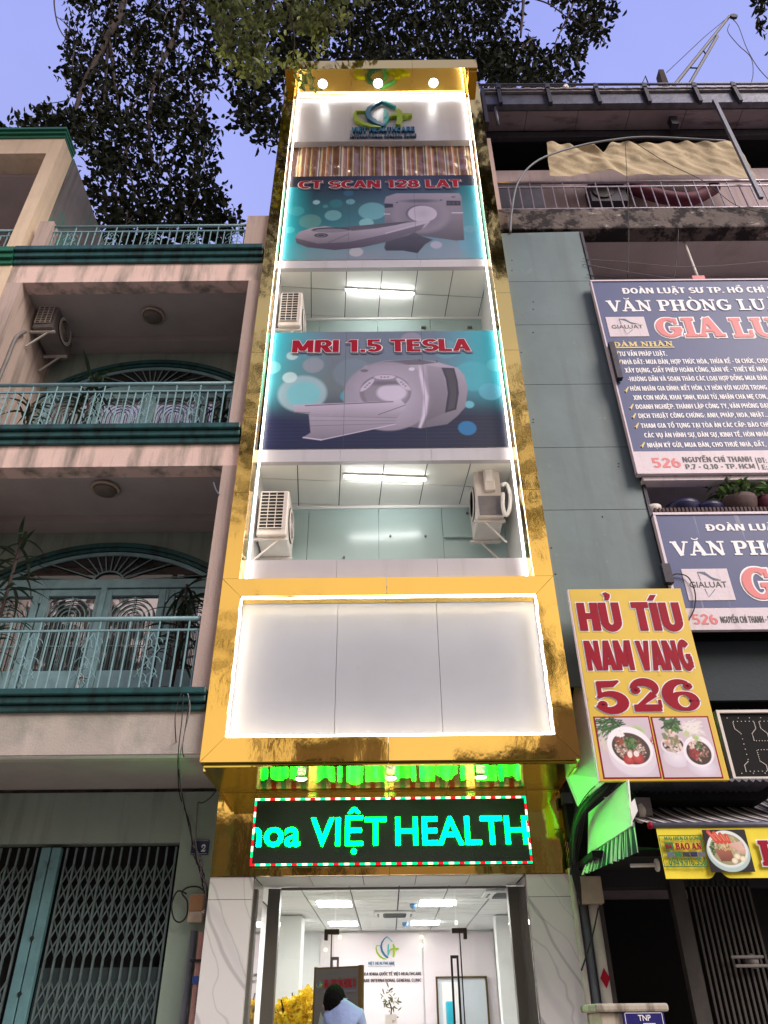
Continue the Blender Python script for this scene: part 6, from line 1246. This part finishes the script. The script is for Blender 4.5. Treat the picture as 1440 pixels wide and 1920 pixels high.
c.build('striped_canvas', lambda X, V: (X, VY+.01+(yb_-VY)*V, va.z+.045+(3.72-va.z)*V-.05*np.sin(pi*V)), 'canvas', aw)
obj('folding_arm', MB().tube([(2.7, 9.1, 3.2), (3.0, 8.4, 3.05), (2.75, VY+.04, va.z)], .022, 6), 'steelgrey', aw)
p = at(1201, 1523, 8.3); obj('crank_housing', MB().lathe([(.10, -.04), (.11, 0), (.06, .06)], (p.x, 8.3, p.z), 16, 'x'), 'acwhite', aw, smooth=True); bx('end_bracket', 'acgrey', aw, p.x-.06, p.x+.10, 8.22, 8.5, p.z-.05, p.z+.13)
obj('canopy_edge', MB().prism([at(x, y, 8.35) for x, y in ((1180, 1462), (1440, 1464), (1440, 1498), (1195, 1500))], (0, .6, 0)), 'void', aw)
# dark scalloped edge standing for the shadows above the awning
mb = MB()
for i in range(22): a = at(1165+13*i, 1466, 7.95); mb.prism([(a.x, 7.9, a.z+.02), (a.x+.05, 7.9, a.z-.015), (a.x+.09, 7.9, a.z+.02)], (0, .5, 0))
tag(obj('scalloped_shadow_strip', mb, 'gutter'), 'dark scalloped strip standing for shadows under the noodle sign', 'roof edge')
# green lit boards
def slant(name, label, pxs, Ys, m, th=.02, cat='panel'):
    P = [at(x, y, Y) for (x, y), Y in zip(pxs, Ys)]; n = (P[1]-P[0]).cross(P[2]-P[0]).normalized(); o = obj(name, MB().prism(P, n*th), m, None); return tag(o, label, cat)
slant('white_side_sheet', 'plain white side sheet behind the edge of the yellow noodle sign, lit green below', ((1142, 1254), (1083, 1254), (1060, 1450), (1085, 1512), (1140, 1462)), (7.83, 8.25, 8.6, 8.62, 7.83), 'white')
ab = thing('side_awning_board', 'pale board with a striped scalloped valance lit green by the LED sign', 'awning', tuple(at(1150, 1600, 8.2)))
P = [at(1177, 1462, 7.7), at(1184, 1548, 7.7), at(1102, 1602, 8.8), at(1103, 1524, 8.8)]; n = (P[1]-P[0]).cross(P[3]-P[0]).normalized(); obj('board', MB().prism(P, n*.015), 'white', ab)
c = Cv(0, 1.2, 0, 1, 220, 24, C(30, 60, 60)); stripes(c, .105, ((30, 60, 60), (214, 222, 214)))
p00, p10, p01, p11 = at(1090, 1640, 8.86), at(1197, 1596, 7.68), at(1103, 1605, 8.82), at(1190, 1540, 7.68)
def sv_(X, V):
    u = X/1.2; g = lambda i: (p00[i]*(1-u)+p10[i]*u)*(1-V)+(p01[i]*(1-u)+p11[i]*u)*V
    return g(0)+.015*np.sin(u*60)*(1-V), g(1), g(2)-.012*np.abs(np.sin(u*36))*(1-V)
c.build('striped_valance', sv_, 'canvas', ab)
slant('small_tag_board', 'small green lit tag between the pale board and the awning crank', ((1180, 1508), (1190, 1497), (1196, 1520), (1186, 1540)), (7.66, 7.66, 7.66, 7.66), 'white', .01)
t = thing('cable_bundle', 'thick knot of cables between the white side sheet and the pale board', 'cables', tuple(at(1110, 1520, 8.5)))
for k in range(16):
    o1, o2 = random.uniform(-7, 7), random.uniform(-9, 9); sc2('cable', None, [(1140+o1*.3, 1468+o2*.5), (1125+o1, 1480+o2), (1105+o1, 1500+o2), (1088+o1*.6, 1525+o2), (1078+o1*.5, 1560+o2), (1074+o2*.5, 1640)], [8.0, 8.1, 8.3, 8.6, 8.8, 9.0], random.uniform(.005, .012), 'cable', parent=t)
for k in range(6): sc2('cable', None, [(1076, 1455+6*k), (1082+3*k, 1500), (1072+4*k, 1560), (1068+3*k, 1610), (1078+2*k, 1660), (1090, 1700)], 8.95, .008, 'cable', parent=t)
bx('junction_box', 'steel', t, at(1052, 1490, 9.0).x, at(1070, 1490, 9.0).x, 8.95, 9.05, at(1060, 1508, 9.0).z, at(1060, 1488, 9.0).z)
# pipes and meter box by the right marble pillar
pipe('dirty white pipe running down the edge of the marble pillar', 1069, 1628, 0, 9.08, .03, 'pipe_white')
o, a = pipe('wide grey pipe with a red diamond sticker in the passage', 1112, 1695, 0, 9.15, .055, 'pipe_white')
p = at(1128, 1834, 9.09); obj('sticker', MB().prism([(a.x, 9.09, p.z-.09), (a.x+.05, 9.09, p.z), (a.x, 9.09, p.z+.09), (a.x-.05, 9.09, p.z)], (0, .006, 0)), 'letred', o)
pipe('slim grey pipe in the passage, nearer the marble pillar', 1092, 1690, 0, 9.2, .04, 'pipe_grey')
p0 = at(1090, 1694, 9.05); p1 = at(1126, 1642, 9.05); tag(obj('meter_box', MB().box(p0.x, p1.x, 9.05, 9.2, p0.z, p1.z), 'beige', None, bevel=.01), 'plain beige meter box over the pipes by the dark passage', 'meter box')
bx('passage_wall', 'pipe_grey', ns, 2.04, 2.2, 9.22, 9.5, 0, 3.3)
sc2('thin_wire', 'black wire crossing the pipes in the passage', [(1122, 1702), (1112, 1750), (1100, 1790), (1090, 1820)], 9.0, .008, 'cable', 'wire')
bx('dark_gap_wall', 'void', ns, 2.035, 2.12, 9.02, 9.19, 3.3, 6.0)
t = thing('steel_arm', 'short pale steel arm with a round end under the awning', 'arm', tuple(at(1205, 1623, 8.2)))
obj('arm', MB().tube([at(1182, 1623, 8.2), at(1230, 1622, 8.2)], .018, 8), 'acwhite', t, smooth=True); p = at(1230, 1622, 8.2); obj('end_disc', MB().lathe([(.06, 0), (.06, .02)], tuple(p), 14, 'x'), 'acwhite', t)
# ------------------------------------------------------------------ street cabinet with blue plaque
ca_ = thing('street_cabinet', 'weathered concrete cabinet with a blue emblem plaque at the bottom edge', 'cabinet', (1.66, 6.3, 0))
obj('body', MB().box(1.44, 1.87, 6.2, 6.62, .12, 1.655), 'cabinet', ca_, bevel=.01); obj('cap', MB().box(1.405, 1.905, 6.16, 6.66, 1.656, 1.705), 'cabinet', ca_, bevel=.015)
p0 = at(1166, 1895, 6.18); p1 = at(1243, 1895, 6.18); bx('plaque', 'plaque', ca_, p0.x, p1.x, 6.175, 6.199, 1.36, p0.z+.0, bevel=.003)
for r in ((p0.x+.012, p1.x-.012, p0.z-.016, p0.z-.012), (p0.x+.012, p0.x+.016, 1.38, p0.z-.012), (p1.x-.016, p1.x-.012, 1.38, p0.z-.012)): bx('plaque_line', 'lettwhite', ca_, r[0], r[1], 6.172, 6.1745, r[2], r[3])
text(FY(6.174), 'TNP', p0.x+.10, p0.z-.058, .032, .085, 'lettwhite', ca_, off=.02)
obj('emblem', MB().prism([(p0.x+.05+x, 6.172, p0.z-.14+z) for x, z in ((0, 0), (.24, 0), (.22, .05), (.17, .045), (.16, .068), (.08, .068), (.07, .045), (.02, .05))], (0, .0025, 0)), 'lettwhite', ca_)
# ================================================================== LOBBY CONTENTS AND PERSON
# poster stand
st = thing('poster_stand', 'dark backlit poster stand with red lettering in front of the glass doors', 'poster stand', (-.5, 8.9, .15))
pa = at(592, 1822, 8.9); pb = at(672, 1811, 8.65); fz = (pa.z+pb.z)/2+.05
fr = Fr((pa.x, 8.9, .3), (pb.x-pa.x, 8.65-8.9, 0), (0, 0, 1)); W_ = hypot(pb.x-pa.x, .25); Hh = pa.z+.02-.3
mb = MB().prism([fr.p(0, 0), fr.p(W_, 0), fr.p(W_, Hh), fr.p(0, Hh)], fr.N*-.02); obj('poster', mb, 'posterback', st)
for u0, u1, v0, v1 in ((-.02, 0, -.02, Hh+.02), (W_, W_+.035, -.02, Hh+.02), (0, W_, Hh, Hh+.015), (0, W_, -.02, 0)): obj('frame_bar', MB().prism([fr.p(u0, v0), fr.p(u1, v0), fr.p(u1, v1), fr.p(u0, v1)], fr.N*-.05), 'gilt', st)
sans(fr, 'MRI - CHỤP CỘNG HƯỞNG TỪ', W_*.22, Hh-.165, .075, W_*.73, 'letred', st); obj('text_rule', MB().prism([fr.p(W_*.2, Hh-.20, .003), fr.p(W_*.95, Hh-.20, .003), fr.p(W_*.95, Hh-.185, .003), fr.p(W_*.2, Hh-.185, .003)], fr.N*.001), 'shadowgrey', st)
logo(Fr(fr.O, fr.U, fr.V), W_*.10, Hh-.13, .035, .002, st, .001)
obj('picture_shape', MB().prism([fr.p(W_*.02, Hh-.65, .002), fr.p(W_*.35, Hh-.65, .002), fr.p(W_*.35, Hh-.5, .002), fr.p(W_*.15, Hh-.36, .002)], fr.N*.001), 'greenwall', st)
obj('leg', MB().tube([fr.p(0, 0), fr.p(0, -.17, .1)], .012, 6), 'steel', st); obj('leg', MB().tube([fr.p(W_, 0), fr.p(W_, -.17, .1)], .012, 6), 'steel', st)
# yellow blossom arrangement
def leaves_mesh(pos, L, wd, fold=.12, up=None):
    n = len(pos); base = np.array([(0, 0, 0), (.3, .5, fold), (.7, .42, fold), (1, 0, 0), (.7, -.42, fold), (.3, -.5, fold)])
    a = RN.normal(size=(n, 3))
    if up is not None: a += np.array(up)
    a /= np.linalg.norm(a, axis=1)[:, None]; b = RN.normal(size=(n, 3)); b -= a*(a*b).sum(1)[:, None]; b /= np.linalg.norm(b, axis=1)[:, None]; cc = np.cross(a, b)
    s = L*RN.uniform(.65, 1.25, n)
    V = pos[:, None, :]+s[:, None, None]*(base[None, :, 0:1]*a[:, None, :]+base[None, :, 1:2]*wd*b[:, None, :]+base[None, :, 2:3]*cc[:, None, :])
    return V.reshape(-1, 3)
def foliage(name, pos, L, wd, m, parent, up=None):
    off = root(parent); V = leaves_mesh(pos, L, wd, up=up)-np.array(off); n = len(pos); i = np.arange(n)[:, None]*6
    F = np.stack([i+np.array([[0, 1, 2, 3]]), i+np.array([[0, 3, 4, 5]])], 1).reshape(-1, 4)
    me = bpy.data.meshes.new(name); me.vertices.add(len(V)); me.vertices.foreach_set('co', V.ravel()); me.loops.add(F.size); me.loops.foreach_set('vertex_index', F.ravel())
    me.polygons.add(len(F)); me.polygons.foreach_set('loop_start', np.arange(0, F.size, 4)); me.update(calc_edges=True); me.materials.append(M[m])
    o = bpy.data.objects.new(name, me); COL.objects.link(o); o.parent = parent; o['kind'] = 'stuff'; return o
ft = thing('blossom_tree', 'artificial tree of yellow blossoms inside the glass doors', 'plant', tuple(at(562, 1915, 11.2)))
p = at(562, 1898, 11.2); n = 2600; q = RN.normal(size=(n, 3)); q /= np.linalg.norm(q, axis=1)[:, None]; q *= (RN.uniform(0.3, 1, n)**.5)[:, None]*np.array((.33, .3, .30)); q[:, 2] += .06*np.sin(q[:, 0]*14); 
foliage('blossom', np.array(p)+q+np.array((0, 0, -.08)), .05, .9, 'flower', ft)
mb = MB()
for k in range(9): a = random.uniform(0, 6.28); mb.tube([(p.x, 11.2, p.z-1.0), (p.x+.1*cos(a), 11.2+.1*sin(a), p.z-.3), (p.x+.3*cos(a), 11.2+.25*sin(a), p.z+random.uniform(0, .24))], .008, 4)
obj('twig', mb, 'bark', ft); obj('pot', MB().lathe([(.18, .16), (.24, .6), (.22, .6)], (p.x, 11.2, 0), 16), 'acwhite', ft)
# bamboo cutting on the counter, counter
dk = thing('reception_counter', 'pale reception counter under the lobby logo, mostly below the frame', 'counter', (-.1, 13.6, .16)); bx('counter_front', 'lobbypink', dk, -.8, .62, 13.4, 13.9, .16, 1.3)
lp = thing('potted_plant', 'small leafy green twig in a white pot under the lobby lettering', 'plant', tuple(at(733, 1915, 13.6)))
p = at(733, 1902, 13.5); bx('pot', 'acwhite', lp, p.x-.09, p.x+.09, 13.42, 13.6, 1.301, p.z); text(FY(13.42), 'BIT', p.x+.02, p.z-.1, .03, .05, 'letred', lp)
obj('stem', MB().tube([(p.x, 13.5, p.z-.02), (p.x+.01, 13.5, p.z+.08), (p.x-.03, 13.5, p.z+.18)], .010, 5), 'bark', lp)
n = 50; q = RN.normal(size=(n, 3))*np.array((.06, .05, .085)); foliage('leaf_spray', np.array((p.x-.02, 13.5, p.z+.17))+q, .08, .25, 'oliveleaf', lp)
tag(obj('water_cooler', MB().box(.93, 1.05, 14.6, 14.75, .16, 1.9), mat('cyan_plastic', C(30, 160, 180), .4), None, bevel=.02), 'cyan bottle shape beyond the black door handle', 'bottle')
# man in a blue shirt, bending, seen from behind
def skinned(name, verts, edges, radii, m, parent, lv=2, rootv=0):
    off = root(parent); me = bpy.data.meshes.new(name); me.from_pydata([Vector(v)-off for v in verts], edges, []); me.materials.append(M[m]); o = bpy.data.objects.new(name, me); COL.objects.link(o); o.parent = parent
    s = o.modifiers.new('skin', 'SKIN'); s.use_smooth_shade = True; me.skin_vertices[0].data[rootv].use_root = True
    for i, r in enumerate(radii): me.skin_vertices[0].data[i].radius = r if isinstance(r, tuple) else (r, r)
    u = o.modifiers.new('sub', 'SUBSURF'); u.levels = lv; u.render_levels = lv; return o
MX, MY = -.43, 7.8
mn = thing('person', 'man in a light blue shirt looking down, seen from behind at the entrance', 'person', (MX, MY, .12))
V = [(0, 0, .95), (0, .02, 1.12), (.0, .0, 1.28), (0, -.01, 1.42), (-.03, .06, 1.50), (-.04, .09, 1.54),
     (-.075, .03, 1.37), (-.13, .11, 1.15), (-.10, .30, 1.02), (.17, 0, 1.39), (.21, .10, 1.15), (.12, .30, 1.02),
     (-.1, 0, .9), (-.12, .02, .5), (-.13, 0, .08), (-.14, .12, .03), (.1, 0, .9), (.12, .02, .5), (.13, 0, .08), (.14, .12, .03)]
Eg = [(0, 1), (1, 2), (2, 3), (3, 4), (4, 5), (3, 6), (6, 7), (7, 8), (3, 9), (9, 10), (10, 11), (0, 12), (12, 13), (13, 14), (14, 15), (0, 16), (16, 17), (17, 18), (18, 19)]
Rr = [(.10, .08), (.10, .08), (.10, .08), (.07, .06), .05, .048, .045, .045, .038, .045, .045, .038, .09, .06, .045, .035, .09, .06, .045, .035]
UPZ = lambda z: .12+(z*1.16 if z < 1 else z+.155)
skinned('body', [(x+MX, y+MY, UPZ(z)) for x, y, z in V], Eg, Rr, 'skin', mn)
V2 = [(.02, 0, .98), (.03, .02, 1.12), (.04, .0, 1.28), (.045, -.01, 1.40), (.0, .03, 1.475), (-.075, .03, 1.38), (-.13, .10, 1.17), (.17, -.01, 1.39), (.22, .08, 1.17)]
skinned('shirt', [(x+MX, y+MY, UPZ(z)) for x, y, z in V2], [(0, 1), (1, 2), (2, 3), (3, 4), (3, 5), (5, 6), (3, 7), (7, 8)], [(.14, .12), (.14, .12), (.145, .12), (.12, .10), .066, .066, .06, .068, .06], 'shirt', mn)
skinned('trousers', [(MX+x, MY+y, UPZ(z)) for x, y, z in ((0, 0, .97), (-.1, 0, .88), (-.12, .02, .5), (-.13, 0, .1), (.1, 0, .88), (.12, .02, .5), (.13, 0, .1))], [(0, 1), (1, 2), (2, 3), (0, 4), (4, 5), (5, 6)], [(.17, .13), .11, .08, .07, .11, .08, .07], 'trousers', mn)
hc = Vector((MX-.05, MY+.07, 1.768))
def blob3(name, c, r, m, par, seed=0, cut=None, nn=16, amp=0):
    mb = MB(); vs = []; fs = []
    for i in range(nn+1):
        th = pi*i/nn
        for k in range(nn*2):
            ph = 2*pi*k/(nn*2); d = Vector((sin(th)*cos(ph), sin(th)*sin(ph), cos(th))); s = 1+amp*(sin(d.x*17+seed)*sin(d.z*23)+sin(d.y*19+d.z*7))
            vs.append((c[0]+d.x*r[0]*s, c[1]+d.y*r[1]*s, c[2]+d.z*r[2]*s))
    for i in range(nn):
        for k in range(nn*2): fs.append((i*nn*2+k, i*nn*2+(k+1) % (nn*2), (i+1)*nn*2+(k+1) % (nn*2), (i+1)*nn*2+k))
    mb.v = vs; mb.f = fs; return obj(name, mb, m, par, smooth=True)
blob3('head', hc, (.078, .098, .115), 'skin', mn); blob3('hair', hc+Vector((.008, -.022, .008)), (.096, .108, .118), 'hair', mn, amp=.035)
blob3('ear', hc+Vector((-.082, .005, -.03)), (.012, .022, .032), 'skin', mn, nn=8); blob3('ear', hc+Vector((.082, .005, -.03)), (.012, .022, .032), 'skin', mn, nn=8); blob3('nose', hc+Vector((-.01, .10, -.03)), (.014, .02, .022), 'skin', mn, nn=8)
obj('collar', MB().lathe([(.075, 1.67), (.066, 1.715), (.073, 1.717), (.086, 1.675)], (MX-.02, MY+.03, 0), 20), 'shirt', mn, smooth=True)
# ================================================================== TREES
def inpoly(P, n):
    P = np.array(P, float); lo, hi = P.min(0), P.max(0); out = []
    while len(out) < n:
        q = RN.uniform(lo, hi, (n*2, 2)); ins = np.zeros(len(q), bool)
        for i in range(len(P)):
            a, b = P[i], P[(i+1) % len(P)]
            if a[1] == b[1]: continue
            ins ^= ((a[1] > q[:, 1]) != (b[1] > q[:, 1])) & (q[:, 0] < (b[0]-a[0])*(q[:, 1]-a[1])/(b[1]-a[1])+a[0])
        out += q[ins].tolist()
    return np.array(out[:n])
def atv(px, py, Y):
    d = np.array(Fw)[None]+np.array(Rt)[None]*((px-720)/FPX)[:, None]+np.array(Up)[None]*((960-py)/FPX)[:, None]
    return np.array((0, 0, CH))+d*(Y/d[:, 1])[:, None]
def crown(poly, n, Y0, Y1, cl_r=.32, per=14):
    c = inpoly(poly, n//per); Y = RN.uniform(Y0, Y1, len(c)); c3 = atv(c[:, 0], c[:, 1], Y)
    p = np.repeat(c3, per, 0)+RN.normal(size=(len(c3)*per, 3))*cl_r*.55; return p
t1 = thing('street_tree', 'large dark tree whose branches hang over the pink house roof', 'tree', (-5.2, 0.8, .1))
m1 = [(128, -60), (420, -60), (425, 100), (400, 150), (400, 190), (380, 200), (390, 240), (396, 300), (405, 340), (408, 350), (400, 380), (400, 440), (300, 470), (215, 470), (185, 400), (160, 330), (150, 265), (125, 240), (150, 180), (118, 150), (128, 60)]
P = np.concatenate([crown(m1, 8300, 10.2, 12.6), crown([(0, 248), (0, 238), (60, 212), (90, 205), (150, 215), (170, 250)], 420, 10.0, 11.0, .22), crown([(395, 360), (440, 352), (445, 375), (430, 455), (395, 460)], 170, 10.5, 11.5, .22), crown([(200, 400), (445, 400), (430, 470), (225, 470)], 500, 10.5, 12, .25)])
foliage('foliage', P, .215, .5, 'leaf', t1)
foliage('foliage', np.concatenate([crown([(410, -60), (560, -60), (560, 110), (532, 200), (528, 250), (505, 262), (470, 240), (445, 215), (428, 180), (420, 110)], 2600, 9.6, 12.0), crown([(520, -60), (950, -60), (935, 130), (880, 140), (540, 140)], 7400, 9.6, 12.5)]), .215, .5, 'leaf', t1)
def limb(par, pts, Ys, r0, r1, nm='branch'):
    Q = spline([at(x, y, Y) if not isinstance(x, str) else Y for (x, y), Y in zip(pts, Ys)], 4); obj(nm, MB().tube(Q, r0, 7, r1), 'bark', par, smooth=True)
obj('trunk', MB().tube(spline([(-5.2, .8, 0), (-5.1, .8, 4), (-5.3, 1.1, 9), (-5.0, 1.6, 15), (-4.8, 3.5, 23), (-4.7, 7.0, 30), (-4.8, 9.5, 31), tuple(at(234, -60, 10.8))]), .30, 12, .13), 'bark', t1, smooth=True)
limb(t1, [(234, -40), (228, 20), (205, 62), (185, 105), (160, 150), (142, 205), (135, 245)], [10.8]*7, .13, .04)
limb(t1, [(205, 62), (212, 130), (222, 200), (240, 300), (255, 380)], [10.8, 10.9, 11, 11.1, 11.2], .05, .02)
limb(t1, [(212, -20), (206, 60), (200, 120), (195, 190)], [10.9]*4, .07, .03)
limb(t1, [(360, -60), (330, 60), (290, 150), (280, 260), (300, 350)], [11]*5, .09, .03)
limb(t1, [(480, -60), (490, 60), (480, 160), (470, 210)], [10.8]*4, .08, .03)
limb(t1, [(102, -10), (102, 12), (108, 45), (120, 68), (133, 74)], [9]*5, .022, .012); limb(t1, [(104, 30), (118, 40), (128, 52), (140, 62)], [9]*4, .012, .006)
for k in range(70):
    a = inpoly(m1, 1)[0]; limb(t1, [tuple(a), (a[0]+random.uniform(-20, 15), a[1]+random.uniform(20, 40)), (a[0]+random.uniform(-40, 25), a[1]+random.uniform(40, 70))], [random.uniform(10.3, 12)]*3, .022, .008, 'twig')
t2 = thing('street_tree', 'dark tree crown beyond the tower top on the old house side', 'tree', (5.4, 1.0, .1))
m2 = [(915, -60), (970, -60), (972, 55), (985, 85), (1005, 78), (1012, 98), (1030, 105), (1045, 80), (1052, 40), (1070, 32), (1040, 20), (1030, -60), (1160, -60), (1150, 10), (1138, 50), (1140, 78), (1105, 80), (1090, 60), (1078, 95), (1102, 120), (1092, 140), (1078, 165), (900, 168), (895, 60)]
foliage('foliage', np.concatenate([crown(m2, 2500, 9.8, 11.8, .25), crown([(930, 80), (1030, 105), (1070, 160), (910, 165)], 600, 9.8, 11, .25), crown([(1425, -20), (1460, -20), (1460, 105), (1418, 92)], 120, 8.5, 9.5, .16)]), .21, .5, 'leaf', t2)
obj('trunk', MB().tube(spline([(5.4, 1.0, 0), (5.3, 1.0, 5), (5.5, 1.4, 10), (5.3, 3, 16), (5.0, 6, 22), tuple(at(985, -50, 10.3))]), .28, 12, .08), 'bark', t2, smooth=True)
limb(t2, [(985, -50), (980, 20), (976, 70)], [10.3]*3, .06, .03); limb(t2, [(995, -4), (1030, 8), (1060, 30), (1085, 45), (1105, 60)], [10.2]*5, .025, .010); limb(t2, [(1000, 70), (960, 110), (930, 150)], [10.3]*3, .03, .01)
limb(t2, [(1102, -50), (1060, 40), (1040, 90), (1060, 130)], [10.3]*4, .03, .01)
# nearer tree: the tower lamps' light is painted into its paler leaves
t3 = thing('street_tree', 'green branches hanging in front of the tower top, lamp light painted into their colour', 'tree', (-6.4, .3, .1))
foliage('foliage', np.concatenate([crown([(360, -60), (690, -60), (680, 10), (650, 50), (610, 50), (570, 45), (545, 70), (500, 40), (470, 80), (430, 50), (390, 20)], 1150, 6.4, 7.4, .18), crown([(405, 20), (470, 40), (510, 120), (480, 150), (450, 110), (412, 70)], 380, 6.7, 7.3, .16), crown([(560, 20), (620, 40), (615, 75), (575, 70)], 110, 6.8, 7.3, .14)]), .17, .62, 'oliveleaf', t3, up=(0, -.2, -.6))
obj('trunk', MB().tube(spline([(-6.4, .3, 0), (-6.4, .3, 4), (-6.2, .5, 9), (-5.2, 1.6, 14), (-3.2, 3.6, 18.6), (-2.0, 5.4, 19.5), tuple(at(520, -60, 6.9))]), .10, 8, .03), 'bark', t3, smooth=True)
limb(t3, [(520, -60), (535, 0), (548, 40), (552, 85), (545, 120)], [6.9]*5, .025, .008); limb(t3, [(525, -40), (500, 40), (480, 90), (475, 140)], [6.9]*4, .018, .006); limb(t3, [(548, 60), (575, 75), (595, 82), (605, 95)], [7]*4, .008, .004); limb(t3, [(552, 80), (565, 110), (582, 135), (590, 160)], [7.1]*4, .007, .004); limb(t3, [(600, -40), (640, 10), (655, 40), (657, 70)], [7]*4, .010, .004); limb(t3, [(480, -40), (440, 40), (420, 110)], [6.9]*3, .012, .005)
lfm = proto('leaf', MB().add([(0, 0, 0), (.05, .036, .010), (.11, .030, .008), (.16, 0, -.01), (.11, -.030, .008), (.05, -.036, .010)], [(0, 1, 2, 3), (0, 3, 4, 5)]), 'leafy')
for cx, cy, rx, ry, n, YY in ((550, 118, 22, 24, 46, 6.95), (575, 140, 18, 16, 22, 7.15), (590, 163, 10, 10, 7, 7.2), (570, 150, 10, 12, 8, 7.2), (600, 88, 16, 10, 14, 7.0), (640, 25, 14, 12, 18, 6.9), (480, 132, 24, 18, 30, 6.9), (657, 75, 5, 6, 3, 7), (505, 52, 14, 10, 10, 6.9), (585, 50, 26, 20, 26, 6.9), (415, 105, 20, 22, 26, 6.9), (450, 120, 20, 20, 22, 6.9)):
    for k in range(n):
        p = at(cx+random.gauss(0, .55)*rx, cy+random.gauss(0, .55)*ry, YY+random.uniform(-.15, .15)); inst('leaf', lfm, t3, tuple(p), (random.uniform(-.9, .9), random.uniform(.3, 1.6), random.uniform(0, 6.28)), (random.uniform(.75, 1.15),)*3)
# crowns overhead and behind the photographer (seen in the gold sheets)
def cloud(c, r, n): q = RN.normal(size=(n//12, 3)); q /= np.linalg.norm(q, axis=1)[:, None]; q *= (RN.uniform(0, 1, len(q))**.4)[:, None]*np.array(r); return np.repeat(np.array(c)+q, 12, 0)+RN.normal(size=(len(q)*12, 3))*.25
foliage('foliage', np.concatenate([cloud((-3.2, 3.9, 20.8), (2.6, 2.2, 3.4), 4000), cloud((-5.5, -2.5, 17.5), (3.4, 3, 3.2), 2600)]), .215, .5, 'leaf', t1)
foliage('foliage', np.concatenate([cloud((3.9, 3.9, 20.6), (2.2, 2.2, 3.2), 2900), cloud((5.2, -3.0, 16.8), (2.6, 2.6, 3.2), 1500)]), .26, .5, 'leaf', t2)
for x, y, z, r, lb in ((-14, -13, 15, 4.6, 'street tree on the opposite pavement, seen only in reflections'), (-6, -19, 17, 3.6, 'sparse tree added for reflections before the pinkish house across the street'), (6.5, -19, 16.5, 3.6, 'sparse tree added for reflections before the green house across the street'), (14.5, -14, 15, 4.2, 'second street tree on the opposite pavement, seen only in reflections')):  # sparse pair is out of view, added to fleck the gold's reflections
    t = thing('opposite_tree', lb, 'tree', (x, y, 0)); obj('trunk', MB().tube([(x, y, 0), (x+.2, y, z*.4), (x, y, z)], .28, 10, .1), 'bark', t, smooth=True)
    foliage('foliage', cloud((x, y, z), (r, r*.8, r*.8), 2600 if r > 4 else 800), .42, .55, 'leaf', t)

for x0, x1, h, m, lb in ((-26, -18, 11, 'cream', 'cream house at one end of the row across the street'), (-17.8, -12, 14, 'rpink', 'tall mauve house across the street facing the cream house'), (-11.8, -6, 10, 'plaster_grey', 'low grey house across the street'), (-5.8, -1, 13.5, 'pink', 'pinkish house across the street facing the balcony house'), (-.8, 4, 9.5, 'cream', 'low cream house across the street facing the clinic'), (4.2, 9, 12.5, 'greenwall', 'green house across the street facing the old house'), (9.2, 15, 15, 'rpink', 'tallest mauve house across the street'), (15.2, 24, 10, 'cream', 'widest cream house at the far end of the opposite row')):
    t = thing('opposite_house', lb, 'house', (x0, -22, 0), 'houses across the street')
    bx('wall', m, t, x0, x1, -30, -22, 0, h); bx('roof', 'clay', t, x0-.1, x1+.1, -30, -21.7, h+.01, h+.3)
    for k in range(int(h//3.2)):
        for q in range(2): bx('window', 'darkglass', t, x0+(x1-x0)*(.15+.42*q), x0+(x1-x0)*(.43+.42*q), -21.99, -21.95, 1+k*3.2, 2.9+k*3.2)
